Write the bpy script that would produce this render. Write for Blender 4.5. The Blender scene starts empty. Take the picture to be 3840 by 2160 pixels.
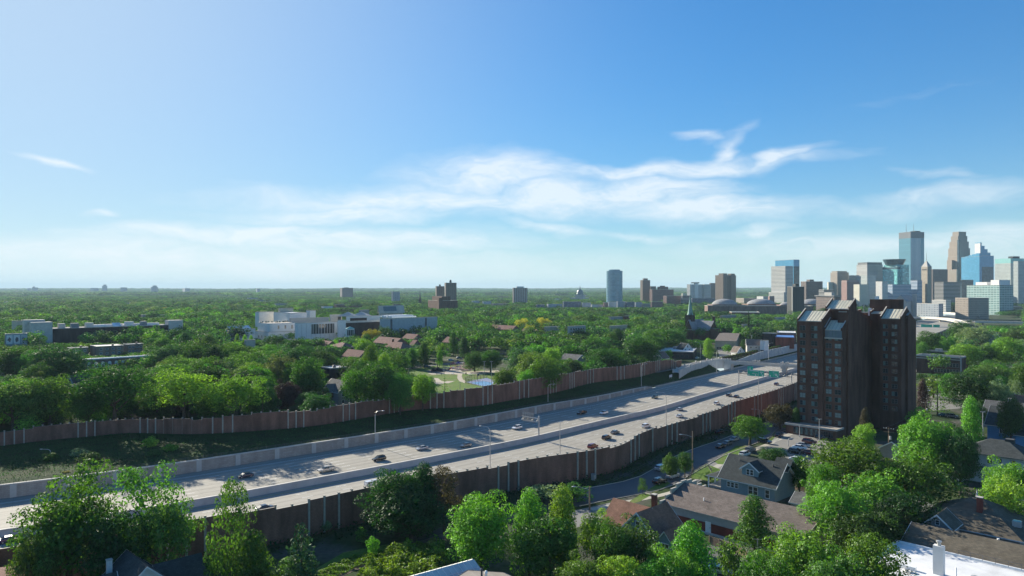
import bpy, bmesh, math, random
import numpy as np
from mathutils import Vector, Matrix
from mathutils.geometry import tessellate_polygon
SC = bpy.context.scene
COL = SC.collection
PI = math.pi
H, F, HY = 52.0, 2700.0, 1085.0      # eye height (m), focal length and horizon of the survey photograph
GR = math.radians(-46)               # heading of the street grid
R = random.Random(7)

def G(px, py, z=0.0):
    D = F*(H-z)/(py-HY)
    return Vector(((px-1920)/F*D, D, z))
def ZP(py, D): return H-(py-HY)/F*D
def XP(px, D): return (px-1920)/F*D
def PX(x, y): return 1920+x/y*F
def PY(z, y): return HY+(H-z)/y*F

class MB:
    """collects faces for one mesh"""
    def __init__(s): s.v=[]; s.f=[]; s.m=[]; s.sm=[]
    def face(s, pts, m=0, smooth=False):
        b=len(s.v); s.v.extend([tuple(p) for p in pts]); s.f.append(tuple(range(b,b+len(pts)))); s.m.append(m); s.sm.append(smooth)
    def prism(s, poly, z0, z1, m=0, mt=None, bottom=False):
        n=len(poly)
        a=sum(poly[i][0]*poly[(i+1)%n][1]-poly[(i+1)%n][0]*poly[i][1] for i in range(n))
        if a<0: poly=poly[::-1]
        for i in range(n):
            p,q=poly[i],poly[(i+1)%n]
            s.face([(p[0],p[1],z0),(q[0],q[1],z0),(q[0],q[1],z1),(p[0],p[1],z1)],m)
        s.face([(p[0],p[1],z1) for p in poly], m if mt is None else mt)
        if bottom: s.face([(p[0],p[1],z0) for p in poly[::-1]], m)
        return s
    def box(s, x0,x1,y0,y1,z0,z1,m=0,mt=None,bottom=True):
        return s.prism([(x0,y0),(x1,y0),(x1,y1),(x0,y1)],z0,z1,m,mt,bottom)
    def tube(s, pts, rad, n=6, m=0, cap=True):
        pts=[Vector(p) for p in pts]
        if not isinstance(rad,(list,tuple)): rad=[rad]*len(pts)
        rings=[]
        for i,p in enumerate(pts):
            d=(pts[min(i+1,len(pts)-1)]-pts[max(i-1,0)]).normalized()
            a=Vector((0,0,1)) if abs(d.z)<.9 else Vector((1,0,0))
            u=d.cross(a).normalized(); w=d.cross(u)
            rings.append([p+(u*math.cos(2*PI*k/n)+w*math.sin(2*PI*k/n))*rad[i] for k in range(n)])
        for i in range(len(rings)-1):
            for k in range(n):
                s.face([rings[i][(k+1)%n],rings[i][k],rings[i+1][k],rings[i+1][(k+1)%n]],m,True)
        if cap:
            s.face(rings[0],m); s.face(rings[-1][::-1],m)
        return s
    def lathe(s, prof, n=12, m=0, c=(0,0,0)):
        for i in range(len(prof)-1):
            (r0,z0),(r1,z1)=prof[i],prof[i+1]
            for k in range(n):
                a,b=2*PI*k/n,2*PI*(k+1)/n
                P=lambda r,z,t:(c[0]+r*math.cos(t),c[1]+r*math.sin(t),c[2]+z)
                if r1<1e-4: s.face([P(r0,z0,a),P(r0,z0,b),P(0,z1,0)],m,True)
                elif r0<1e-4: s.face([P(0,z0,0),P(r1,z1,b),P(r1,z1,a)],m,True)
                else: s.face([P(r0,z0,a),P(r0,z0,b),P(r1,z1,b),P(r1,z1,a)],m,True)
        return s
    def mesh(s, name, mats):
        me=bpy.data.meshes.new(name); me.from_pydata(s.v,[],s.f)
        for m in (mats if isinstance(mats,(list,tuple)) else [mats]): me.materials.append(M(m))
        me.polygons.foreach_set('material_index',s.m); me.polygons.foreach_set('use_smooth',s.sm)
        uv=me.uv_layers.new(name='UVMap'); me.update()
        co=[0.0]*(2*len(me.loops))
        for p in me.polygons:
            n=p.normal
            if abs(n.z)>.92: tx,ty=Vector((1,0,0)),Vector((0,1,0))
            else:
                tx=Vector((-n.y,n.x,0)).normalized(); ty=n.cross(tx)
            for li in p.loop_indices:
                q=me.vertices[me.loops[li].vertex_index].co
                co[2*li]=q.dot(tx); co[2*li+1]=q.dot(ty)
        uv.data.foreach_set('uv',co)
        return me
    def build(s, name, mats, parent=None, loc=None):
        o=bpy.data.objects.new(name, s.mesh(name,mats)); COL.objects.link(o)
        if parent: o.parent=parent
        if loc is not None: o.location=loc
        return o
def link(name, me, parent=None, loc=(0,0,0), rz=0, sc=None):
    o=bpy.data.objects.new(name,me); COL.objects.link(o); o.location=loc; o.rotation_euler=(0,0,rz)
    if sc is not None: o.scale=sc
    if parent: o.parent=parent
    return o
def tag(o,label=None,cat=None,group=None,kind=None):
    if label: o['label']=label
    if cat: o['category']=cat
    if group: o['group']=group
    if kind: o['kind']=kind
    return o
def thing(name,label,cat,loc=(0,0,0),rz=0,group=None):
    o=bpy.data.objects.new(name,None); COL.objects.link(o); o.location=loc; o.rotation_euler=(0,0,rz); o.empty_display_size=.5
    return tag(o,label,cat,group)
FOOT=[]      # footprints (x,y,ux,uy,x0,x1,y0,y1) kept clear of trees
def foot(root,x0,x1,y0,y1):
    c,s_=math.cos(root.rotation_euler.z),math.sin(root.rotation_euler.z)
    FOOT.append((root.location.x,root.location.y,c,s_,x0,x1,y0,y1))
LM=[]        # landmarks used in the labels of the trees: (text, x, y)
def lm(text,x,y): LM.append((text,x,y))
VIS=[]       # (px left, px right, distance, py): keeps what stands there in sight of the street
def vis(a,b,d,y): VIS.append((a,b,d,y))

# ---------------------------------------------------------------- materials
MATS={}
def M(k): return MATS[k] if isinstance(k,str) else k
class NT:
    def __init__(s,tree): s.t=tree
    def n(s,typ,**kw):
        nd=s.t.nodes.new(typ)
        for k,v in kw.items():
            if k.startswith('i_'):
                key=k[2:]; key=int(key) if key.isdigit() else key.replace('_',' ')
                s.set(nd.inputs[key],v)
            else: setattr(nd,k,v)
        return nd
    def set(s,sock,v):
        if isinstance(v,bpy.types.NodeSocket): s.t.links.new(v,sock)
        elif isinstance(v,bpy.types.Node): s.t.links.new(v.outputs[0],sock)
        else:
            if isinstance(v,tuple) and len(v)==3 and sock.type=='RGBA': v=(*v,1)
            sock.default_value=v
    def math(s,op,a,b=0.0,c=0.0):
        nd=s.t.nodes.new('ShaderNodeMath'); nd.operation=op
        s.set(nd.inputs[0],a); s.set(nd.inputs[1],b)
        if len(nd.inputs)>2: s.set(nd.inputs[2],c)
        return nd.outputs[0]
    def mix(s,f,a,b,bt='MIX'):
        nd=s.t.nodes.new('ShaderNodeMix'); nd.data_type='RGBA'; nd.blend_type=bt
        s.set(nd.inputs[0],f); s.set(nd.inputs[6],a); s.set(nd.inputs[7],b); return nd.outputs[2]
    def ramp(s,f,a,b,lo=0.0,hi=1.0):
        nd=s.t.nodes.new('ShaderNodeMapRange'); nd.clamp=True
        s.set(nd.inputs[0],f); nd.inputs[1].default_value=a; nd.inputs[2].default_value=b; nd.inputs[3].default_value=lo; nd.inputs[4].default_value=hi
        return nd.outputs[0]
    def noise(s,vec,scale,detail=4,rough=.55,dist=0.0):
        nd=s.t.nodes.new('ShaderNodeTexNoise'); 
        if vec is not None: s.set(nd.inputs['Vector'],vec)
        nd.inputs['Scale'].default_value=scale; nd.inputs['Detail'].default_value=detail; nd.inputs['Roughness'].default_value=rough; nd.inputs['Distortion'].default_value=dist
        return nd.outputs['Fac']
def newmat(name):
    m=bpy.data.materials.new(name); m.use_nodes=True; MATS[name]=m
    t=NT(m.node_tree); b=m.node_tree.nodes['Principled BSDF']; return m,t,b
def L(c): # sRGB 0-255 -> linear
    return tuple(((x/255)/12.92 if x/255<=.04045 else ((x/255+.055)/1.055)**2.4) for x in c)
def mat(name,col,rough=.8,var=.18,scale=.6,metal=0.0,spec=.3,col2=None,bump=0.0,big=.05):
    """painted or mineral surface with two scales of wear"""
    m,t,b=newmat(name)
    oc=t.n('ShaderNodeTexCoord').outputs['Object']
    f=t.noise(oc,scale,5); f2=t.noise(oc,big,3)
    c2=col2 or tuple(max(0,x*(1-2.2*var)) for x in col); c1=tuple(min(1,x*(1+var)) for x in col)
    a=t.mix(t.ramp(f,.3,.7),c2,c1); a=t.mix(t.ramp(f2,.35,.65,0,.5),a,col)
    t.set(b.inputs['Base Color'],a); b.inputs['Roughness'].default_value=rough; b.inputs['Metallic'].default_value=metal
    b.inputs['Specular IOR Level'].default_value=spec
    if bump:
        bp=t.n('ShaderNodeBump'); bp.inputs['Strength'].default_value=bump; bp.inputs['Distance'].default_value=.1
        t.set(bp.inputs['Height'],f); t.set(b.inputs['Normal'],bp.outputs[0])
    return m
def brick(name,c1,c2,mort,bw=.6,bh=.2,rough=.9,stain=.48):
    m,t,b=newmat(name)
    uv=t.n('ShaderNodeTexCoord').outputs['UV']
    br=t.n('ShaderNodeTexBrick'); t.set(br.inputs['Vector'],uv); br.inputs['Scale'].default_value=1
    br.inputs['Brick Width'].default_value=bw; br.inputs['Row Height'].default_value=bh; br.inputs['Mortar Size'].default_value=.02
    t.set(br.inputs['Color1'],c1); t.set(br.inputs['Color2'],c2); t.set(br.inputs['Mortar'],mort)
    oc=t.n('ShaderNodeTexCoord').outputs['Object']
    mp=t.n('ShaderNodeMapping'); t.set(mp.inputs[0],oc); mp.inputs['Scale'].default_value=(1,1,.25)
    st=t.ramp(t.noise(mp.outputs[0],.35,5),.35,.7,1-stain,1)
    a=t.mix(1.0,br.outputs['Color'],st,'MULTIPLY')
    t.set(b.inputs['Base Color'],a); b.inputs['Roughness'].default_value=rough; b.inputs['Specular IOR Level'].default_value=.2
    return m
def shingle(name,c,c2=None,rough=.95):
    m,t,b=newmat(name)
    uv=t.n('ShaderNodeTexCoord').outputs['UV']
    br=t.n('ShaderNodeTexBrick'); t.set(br.inputs['Vector'],uv); br.inputs['Scale'].default_value=1
    br.inputs['Brick Width'].default_value=.5; br.inputs['Row Height'].default_value=.28; br.inputs['Mortar Size'].default_value=.012
    c2=c2 or tuple(x*.72 for x in c)
    t.set(br.inputs['Color1'],c); t.set(br.inputs['Color2'],c2); t.set(br.inputs['Mortar'],tuple(x*.5 for x in c))
    oc=t.n('ShaderNodeTexCoord').outputs['Object']
    a=t.mix(1.0,br.outputs['Color'],t.ramp(t.noise(oc,.5,5,.65),.3,.7,.72,1.15),'MULTIPLY')
    t.set(b.inputs['Base Color'],a); b.inputs['Roughness'].default_value=rough; b.inputs['Specular IOR Level'].default_value=.15
    return m
def glass(name,col,rough=.08,metal=.0,spec=.8):
    m,t,b=newmat(name); oc=t.n('ShaderNodeTexCoord').outputs['Object']
    t.set(b.inputs['Base Color'],t.mix(t.ramp(t.noise(oc,.25,2),.35,.65),tuple(x*.7 for x in col),col))
    b.inputs['Roughness'].default_value=rough; b.inputs['Metallic'].default_value=metal; b.inputs['Specular IOR Level'].default_value=spec
    return m
def facade(name,wall,gl,fh=3.6,wh=.55,bw=3.0,ww=.7,rg=.12,var=.35,gmetal=0.0,wr=.75,wvar=.08):
    """curtain wall or punched windows laid out in metres: storeys of fh, bays of bw"""
    m,t,b=newmat(name)
    uv=t.n('ShaderNodeSeparateXYZ'); t.set(uv.inputs[0],t.n('ShaderNodeTexCoord').outputs['UV'])
    u=t.math('DIVIDE',uv.outputs[0],bw); v=t.math('DIVIDE',uv.outputs[1],fh)
    mv=t.math('LESS_THAN',t.math('ABSOLUTE',t.math('SUBTRACT',t.math('FRACT',v),.5)),wh/2)
    mu=t.math('LESS_THAN',t.math('ABSOLUTE',t.math('SUBTRACT',t.math('FRACT',u),.5)),ww/2)
    msk=t.math('MULTIPLY',mu,mv) if ww<1 else mv
    cb=t.n('ShaderNodeCombineXYZ'); t.set(cb.inputs[0],t.math('FLOOR',u)); t.set(cb.inputs[1],t.math('FLOOR',v))
    wn=t.n('ShaderNodeTexWhiteNoise'); wn.noise_dimensions='3D'; t.set(wn.inputs[0],cb.outputs[0])
    g=t.mix(t.math('POWER',wn.outputs[0],2.0),tuple(x*(1-var) for x in gl),tuple(min(1,x*(1+var)+.03*var) for x in gl))
    oc=t.n('ShaderNodeTexCoord').outputs['Object']
    w=t.mix(t.ramp(t.noise(oc,.06,4),.3,.7),tuple(x*(1-wvar) for x in wall),tuple(min(1,x*(1+wvar)) for x in wall))
    t.set(b.inputs['Base Color'],t.mix(msk,w,g))
    t.set(b.inputs['Roughness'],t.ramp(msk,0,1,wr,rg)); t.set(b.inputs['Metallic'],t.math('MULTIPLY',msk,gmetal))
    b.inputs['Specular IOR Level'].default_value=.5
    return m
def leafmat(name,col,tr=.35,hue=.03,dark=.55):
    m,t,b=newmat(name); m.node_tree.nodes.remove(b)
    out=m.node_tree.nodes['Material Output']
    ge=t.n('ShaderNodeNewGeometry'); oi=t.n('ShaderNodeObjectInfo')
    rp=ge.outputs['Random Per Island']
    c=t.mix(rp,tuple(x*dark for x in col),tuple(x*1.35 for x in col))
    hs=t.n('ShaderNodeHueSaturation'); t.set(hs.inputs['Color'],c)
    t.set(hs.inputs['Hue'],t.ramp(oi.outputs['Random'],0,1,.5-hue,.5+hue)); t.set(hs.inputs['Value'],t.ramp(t.math('FRACT',t.math('MULTIPLY',oi.outputs['Random'],7.31)),0,1,.58,1.45))
    d=t.n('ShaderNodeBsdfDiffuse'); t.set(d.inputs[0],hs.outputs[0])
    tl=t.n('ShaderNodeBsdfTranslucent'); t.set(tl.inputs[0],t.mix(1.0,hs.outputs[0],(1.6,1.45,.5),'MULTIPLY'))
    gl=t.n('ShaderNodeBsdfGlossy'); gl.inputs['Roughness'].default_value=.5; t.set(gl.inputs[0],(.5,.5,.5))
    x=t.n('ShaderNodeMixShader'); x.inputs[0].default_value=tr; t.set(x.inputs[1],d.outputs[0]); t.set(x.inputs[2],tl.outputs[0])
    y=t.n('ShaderNodeMixShader'); y.inputs[0].default_value=.04; t.set(y.inputs[1],x.outputs[0]); t.set(y.inputs[2],gl.outputs[0])
    t.set(out.inputs[0],y.outputs[0]); return m

def roadmat(name,c1,c2,streak=True):
    m,t,b=newmat(name)
    uv=t.n('ShaderNodeTexCoord').outputs['UV']
    mp=t.n('ShaderNodeMapping'); t.set(mp.inputs[0],uv); mp.inputs['Scale'].default_value=(.02,.9,1) if streak else (.3,.3,1)
    f=t.noise(mp.outputs[0],1.0,5,.6); f2=t.noise(uv,.6,4); f3=t.noise(uv,.03,3)
    a=t.mix(t.ramp(f,.3,.72),c1,c2); a=t.mix(t.ramp(f2,.4,.7,0,.25),a,tuple(x*.6 for x in c1)); a=t.mix(t.ramp(f3,.4,.65,0,.45),a,tuple(x*1.1 for x in c2))
    if streak: # transverse slab joints every 8 m
        sx=t.n('ShaderNodeSeparateXYZ'); t.set(sx.inputs[0],uv)
        ln=t.math('ABSOLUTE',t.math('SUBTRACT',t.math('FRACT',t.math('DIVIDE',t.math('SUBTRACT',sx.outputs[1],6.0),3.75)),.5))
        wear=t.math('MULTIPLY',t.ramp(ln,.05,.22,1,0),t.ramp(f,.25,.75,.1,.42)); a=t.mix(wear,a,(.10,.098,.09))
        spot=t.noise(uv,.22,6,.7); a=t.mix(t.ramp(spot,.60,.72,0,.45),a,(.09,.088,.08))
        j=t.math('LESS_THAN',t.math('FRACT',t.math('DIVIDE',sx.outputs[0],9.0)),.02)
        a=t.mix(t.math('MULTIPLY',j,.22),a,(.1,.1,.1))
    t.set(b.inputs['Base Color'],a); b.inputs['Roughness'].default_value=.85; b.inputs['Specular IOR Level'].default_value=.25
    return m
def groundmat(name,cols,scales=(.012,.08,.9)):
    m,t,b=newmat(name); oc=t.n('ShaderNodeTexCoord').outputs['Object']
    a=t.mix(t.ramp(t.noise(oc,scales[0],5,.6),.4,.6),cols[0],cols[1])
    a=t.mix(t.ramp(t.noise(oc,scales[1],5,.6),.48,.62),a,cols[2])
    a=t.mix(1.0,a,t.ramp(t.noise(oc,scales[2],5,.7),.25,.75,.6,1.3),'MULTIPLY')
    t.set(b.inputs['Base Color'],a); b.inputs['Roughness'].default_value=1; b.inputs['Specular IOR Level'].default_value=.1
    return m
groundmat('ground',((.03,.055,.018),(.05,.075,.028),(.085,.085,.07)))
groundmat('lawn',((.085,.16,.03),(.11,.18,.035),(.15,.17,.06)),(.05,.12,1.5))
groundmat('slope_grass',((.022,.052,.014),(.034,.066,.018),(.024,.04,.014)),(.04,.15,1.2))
groundmat('hill',((.025,.045,.02),(.035,.06,.02),(.02,.035,.02)),(.002,.012,.06))
groundmat('dirt',((.16,.13,.09),(.2,.16,.11),(.12,.1,.08)),(.05,.3,2))
roadmat('freeway',(.25,.233,.20),(.335,.312,.27))
roadmat('asphalt',(.085,.085,.09),(.125,.125,.125),False)
roadmat('old_asphalt',(.17,.165,.15),(.24,.23,.21),False)
roadmat('pavement',(.36,.33,.27),(.45,.42,.35),False)
roadmat('play_path',(.33,.29,.23),(.40,.35,.28),False)
mat('line_white',(.72,.72,.7),.7,.12,1.5)
mat('line_yellow',(.6,.42,.06),.7,.12,1.5)
mat('concrete',(.42,.39,.34),.85,.12,.35)
mat('concrete_pale',(.55,.52,.47),.85,.10,.35)
mat('concrete_blue',(.42,.45,.46),.85,.10,.35)
brick('noise_panel',(.285,.142,.10),(.335,.172,.122),(.19,.108,.08),.45,.30)
mat('post_concrete',(.44,.40,.33),.85,.14,1.2)
brick('retain_block',(.42,.36,.31),(.48,.42,.36),(.30,.26,.23),1.2,.5,stain=.25)
brick('tower_brick',(.185,.092,.066),(.215,.11,.078),(.13,.075,.058),.6,.22)
brick('red_brick',(.26,.055,.04),(.32,.075,.05),(.2,.1,.08),.5,.18)
brick('brown_brick',(.15,.075,.055),(.19,.095,.07),(.12,.08,.065),.5,.2)
brick('tan_brick',(.36,.25,.17),(.42,.30,.21),(.3,.24,.19),.5,.2)
brick('dark_brick',(.055,.045,.045),(.07,.055,.052),(.045,.04,.04),.6,.2)
brick('mauve_brick',(.24,.15,.13),(.28,.18,.15),(.2,.14,.13),.5,.2)
brick('clapboard_blue',(.22,.31,.34),(.24,.33,.36),(.14,.2,.23),6,.18,.7,.15)
brick('clapboard_bright',(.12,.27,.45),(.14,.30,.49),(.08,.19,.33),6,.18,.7,.15)
brick('clapboard_white',(.70,.69,.66),(.74,.73,.70),(.5,.49,.48),6,.2,.7,.15)
brick('clapboard_grey',(.34,.32,.31),(.37,.35,.34),(.24,.23,.22),6,.2,.7,.15)
brick('clapboard_tan',(.45,.38,.28),(.49,.42,.31),(.32,.27,.2),6,.2,.7,.15)
mat('stucco_grey',(.42,.40,.37),.9,.1,1.0)
mat('stucco_white',(.70,.69,.67),.85,.06,.5)
mat('stucco_cream',(.55,.49,.38),.9,.1,.8)
shingle('shingle_charcoal',(.075,.085,.085))
shingle('shingle_grey',(.17,.17,.165))
shingle('shingle_brown',(.20,.165,.145))
shingle('shingle_russet',(.30,.165,.115),(.24,.13,.09))
shingle('shingle_tan',(.165,.14,.105),(.12,.105,.08))
shingle('tile_plum',(.20,.115,.10),(.25,.145,.12))
mat('roof_white',(.74,.74,.74),.7,.10,.35,spec=.3,col2=(.52,.52,.51))
mat('roof_membrane',(.5,.47,.42),.8,.12,.15)
mat('roof_gravel',(.33,.29,.25),.95,.15,.3)
mat('roof_dark',(.07,.075,.08),.9,.15,.3)
mat('roof_grey',(.27,.27,.275),.9,.12,.3)
mat('roof_blue',(.10,.22,.5),.5,.08,.5)
mat('metal_cream',(.66,.61,.46),.5,.06,.8,spec=.5)
mat('metal_panel_blue',(.12,.17,.20),.4,.1,.8,spec=.5)
mat('coping',(.46,.43,.38),.8,.1,1)
mat('galvanized',(.50,.50,.49),.45,.08,2,metal=.4,spec=.5)
mat('steel_dark',(.10,.10,.105),.5,.1,2,spec=.5)
mat('white_paint',(.8,.8,.79),.5,.05,2,spec=.4)
mat('trim_green',(.10,.17,.15),.6,.1,2)
mat('wood_pole',(.22,.16,.11),.9,.2,2)
mat('wood_fence',(.25,.19,.14),.9,.2,2)
mat('bark',(.10,.08,.06),.95,.25,3)
mat('copper_green',(.20,.36,.31),.7,.12,.8)
mat('turquoise_roof',(.22,.48,.47),.6,.1,.8)
mat('sign_green',(.0,.40,.25),.5,.05,2,spec=.5)
mat('sign_back',(.55,.55,.55),.5,.06,2,spec=.4)
mat('red_play',(.55,.10,.09),.5,.15,1)
mat('violet_play',(.22,.12,.30),.5,.15,1)
mat('mulch',(.19,.14,.11),1,.2,1)
mat('court_blue',(.10,.30,.55),.8,.06,.3)
mat('court_slate',(.20,.24,.38),.8,.06,.3)
mat('tyre',(.02,.02,.02),.85,.1,5)
mat('rim',(.5,.5,.52),.35,.05,5,metal=.7)
mat('lamp_glass',(.75,.73,.66),.3,.05,5)
mat('tail_red',(.4,.02,.02),.3,.05,5)
mat('head_white',(.85,.85,.85),.2,.05,5)
mat('trash_dark',(.04,.045,.05),.6,.1,2)
glass('pane_dark',(.03,.04,.045)); glass('pane_teal',(.13,.22,.21),.2); glass('pane_pale',(.24,.31,.29),.3); glass('pane_curtain',(.32,.26,.22),.4)
glass('car_glass',(.015,.018,.022),.06); glass('sky_panel',(.75,.78,.8),.15); mat('glass_roof',(.60,.64,.60),.8,.12,.8,spec=.1)
mat('curtain',(.45,.42,.38),.9,.1,2)
# ---------------------------------------------------------------- camera, sun, sky, air
cam=bpy.data.objects.new('camera',bpy.data.cameras.new('camera')); COL.objects.link(cam)
cam.data.sensor_width=36; cam.data.lens=36*F/3840; cam.data.clip_end=90000; cam.data.clip_start=1
cam.location=(0,0,H); cam.rotation_euler=(PI/2+math.atan((HY-1080)/F),0,0); SC.camera=cam
SUN_AZ,SUN_EL=math.radians(-40),math.radians(20.5)     # azimuth from +Y, positive to +X
SD=Vector((math.sin(SUN_AZ)*math.cos(SUN_EL),math.cos(SUN_AZ)*math.cos(SUN_EL),math.sin(SUN_EL)))
sl=bpy.data.lights.new('sun','SUN'); sl.energy=5.0; sl.angle=math.radians(.53); sl.color=(1.0,.92,.76)
sun=bpy.data.objects.new('sun',sl); COL.objects.link(sun); sun.rotation_euler=SD.to_track_quat('Z','Y').to_euler(); sun.location=(-200,300,400)
W=bpy.data.worlds.new('World'); SC.world=W; W.use_nodes=True
t=NT(W.node_tree); bg=W.node_tree.nodes['Background']
sky=t.n('ShaderNodeTexSky'); sky.sky_type='NISHITA'; sky.sun_disc=False; sky.sun_elevation=SUN_EL; sky.sun_rotation=SUN_AZ
sky.altitude=250; sky.air_density=1.0; sky.dust_density=.0; sky.ozone_density=2.2
gen=t.n('ShaderNodeTexCoord').outputs['Generated']
sx=t.n('ShaderNodeSeparateXYZ'); t.set(sx.inputs[0],gen)
az=t.math('ARCTAN2',sx.outputs[0],sx.outputs[1]); el=t.math('ARCSINE',sx.outputs[2])
# cirrus and thin altocumulus: each bank sits in its own part of the sky (azimuth, elevation)
def AE(px,py): 
    a=math.atan((px-1920)/F); return a,math.atan((HY-py)/F*math.cos(a))
BANKS=[(1860,655,230,56,.80,0),(1540,745,450,36,.82,.03),(2040,740,280,52,.92,0),(2430,715,210,42,.88,0),(2660,780,280,40,.85,-.06),(1300,800,300,26,.8,.05),(2520,632,380,22,.85,.03),(2900,588,130,18,.9,.12),(2720,555,70,26,.7,.6),(2650,500,90,16,.55,-.1),
 (900,872,420,26,.85,.02),(1350,905,460,40,.8,0),(500,940,700,46,.75,0),(1100,990,900,50,.7,0),(215,596,95,11,.8,-.14),(370,785,60,11,.6,-.1),(545,865,50,8,.4,0),(100,930,250,14,.5,0),
 (3560,730,260,26,.55,0),(3480,655,150,16,.35,-.2),(2830,875,140,16,.55,.1),(2050,850,110,17,.65,-.1),(2430,885,160,16,.5,-.05),(3250,930,600,45,.55,0),(3700,885,260,45,.6,0),(3500,345,500,30,.12,.1),(2600,400,500,30,.10,.1),(3150,790,400,30,.35,.05)]
cb=t.n('ShaderNodeCombineXYZ'); t.set(cb.inputs[0],az); t.set(cb.inputs[1],t.math('MULTIPLY',el,2.6))
wv=t.n('ShaderNodeTexNoise'); t.set(wv.inputs['Vector'],cb.outputs[0]); wv.inputs['Scale'].default_value=9; wv.inputs['Detail'].default_value=3
wsep=t.n('ShaderNodeSeparateColor'); t.set(wsep.inputs[0],wv.outputs['Color'])
azw=t.math('MULTIPLY_ADD',t.math('SUBTRACT',wsep.outputs[0],.5),.09,az); elw=t.math('MULTIPLY_ADD',t.math('SUBTRACT',wsep.outputs[1],.5),.045,el)
acc=None
for (px,py,wx,wy,am,tilt) in BANKS:
    a0,e0=AE(px,py); sa=wx/F*math.cos(a0)**2; se=wy/F*math.cos(a0)
    da=t.math('SUBTRACT',azw,a0); de=t.math('SUBTRACT',elw,e0)
    de2=t.math('MULTIPLY_ADD',da,-tilt,de)
    q=t.math('ADD',t.math('POWER',t.math('ABSOLUTE',t.math('DIVIDE',da,sa)),2.0),t.math('POWER',t.math('ABSOLUTE',t.math('DIVIDE',de2,se)),2.0))
    g=t.math('MULTIPLY',t.math('EXPONENT',t.math('MULTIPLY',q,-.5)),am)
    acc=g if acc is None else t.math('MAXIMUM',acc,g)
cv=t.n('ShaderNodeCombineXYZ'); t.set(cv.inputs[0],t.math('MULTIPLY',azw,1.0)); t.set(cv.inputs[1],t.math('MULTIPLY',elw,3.0))
n1=t.noise(cv.outputs[0],14,8,.62,.6); n2=t.noise(cv.outputs[0],55,6,.65,.3)
nn=t.math('ADD',t.math('MULTIPLY',n1,.75),t.math('MULTIPLY',n2,.25))
cl=t.math('MULTIPLY',acc,t.ramp(nn,.27,.64))
cl=t.ramp(t.math('ADD',cl,t.math('MULTIPLY',acc,.36)),.10,.84)
hz=t.math('EXPONENT',t.math('MULTIPLY',t.math('MAXIMUM',el,0.0),-14.0))      # pale air low over the horizon
skyc=t.n('ShaderNodeHueSaturation'); t.set(skyc.inputs['Color'],sky.outputs[0]); skyc.inputs['Saturation'].default_value=1.12
lum=t.n('ShaderNodeRGBToBW'); t.set(lum.inputs[0],sky.outputs[0])
cmp_=t.math('DIVIDE',1.35,t.math('ADD',1.0,t.math('MULTIPLY',lum.outputs[0],.16)))     # the bright air round the sun is held back
cc=t.n('ShaderNodeCombineXYZ'); [t.set(cc.inputs[i],cmp_) for i in range(3)]
s0=t.mix(1.0,skyc.outputs[0],cc.outputs[0],'MULTIPLY')
s1=t.mix(1.0,s0,(.53,1.09,1.42),'MULTIPLY')
dt=t.n('ShaderNodeVectorMath'); dt.operation='DOT_PRODUCT'; t.set(dt.inputs[0],gen); dt.inputs[1].default_value=tuple(SD)
halo=t.math('MULTIPLY',t.math('POWER',t.ramp(dt.outputs['Value'],.45,1.0),3.4),.68)
s1=t.mix(halo,s1,(5.9,7.0,7.7))
s2=t.mix(t.math('MULTIPLY',hz,.66),s1,(8.6,9.6,10.2))
s3=t.mix(t.math('MULTIPLY',cl,.72),s2,(8.5,8.9,9.2))
t.set(bg.inputs[0],s3); bg.inputs[1].default_value=.051
SC.view_settings.view_transform='Standard'; SC.view_settings.look='None'; SC.view_settings.exposure=1.2; SC.view_settings.gamma=1.0
try:
    SC.cycles.use_denoising=True; SC.cycles.denoising_use_gpu=False
    SC.cycles.max_bounces=6; SC.cycles.diffuse_bounces=3; SC.cycles.glossy_bounces=3; SC.cycles.transmission_bounces=3; SC.cycles.volume_bounces=0
    SC.cycles.use_adaptive_sampling=True; SC.cycles.adaptive_threshold=.015
except Exception: pass
mh=bpy.data.materials.new('air'); mh.use_nodes=True; MATS['air']=mh; th=NT(mh.node_tree); mh.node_tree.nodes.clear()
out=th.n('ShaderNodeOutputMaterial'); pv=th.n('ShaderNodeVolumePrincipled')
pv.inputs['Color'].default_value=(.54,.75,.90,1); pv.inputs['Density'].default_value=.00005; pv.inputs['Anisotropy'].default_value=.0
mh.node_tree.links.new(pv.outputs[0],out.inputs['Volume'])
HAZE=True
if HAZE:
    tag(MB().box(-29000,29000,-700,29500,-9,270).build('haze','air'),kind='stuff')

# ---------------------------------------------------------------- the corridor of the freeway
ZF=-5.0
def chaikin(p,n=3):
    for _ in range(n):
        q=[p[0]]
        for a,b in zip(p[:-1],p[1:]): q+= [a*.75+b*.25, a*.25+b*.75]
        q.append(p[-1]); p=q
    return p
mpts=[(-640,-150),(-372,6),(-240,88),(-117,165),(-84.5,188),(-70.6,199),(-57,212),(-40.7,225),(-18,246),(0,262),(12.4,275),(43,310),(66.8,334),(94.5,372),(135.5,424),(200,507),(530,944),(638,1107),(800,1330),(1000,1580)]
mp=chaikin([Vector((a,b)) for a,b in mpts])
seg=[0.0]
for a,b in zip(mp[:-1],mp[1:]): seg.append(seg[-1]+(b-a).length)
NS=int(seg[-1]/4)
SV=np.linspace(0,seg[-1],NS); SXm=np.interp(SV,seg,[p.x for p in mp]); SYm=np.interp(SV,seg,[p.y for p in mp])
k=np.ones(9)/9
SXm[4:-4]=np.convolve(SXm,k,'valid'); SYm[4:-4]=np.convolve(SYm,k,'valid')
TX=np.gradient(SXm); TY=np.gradient(SYm); TL=np.hypot(TX,TY); TX/=TL; TY/=TL
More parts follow.
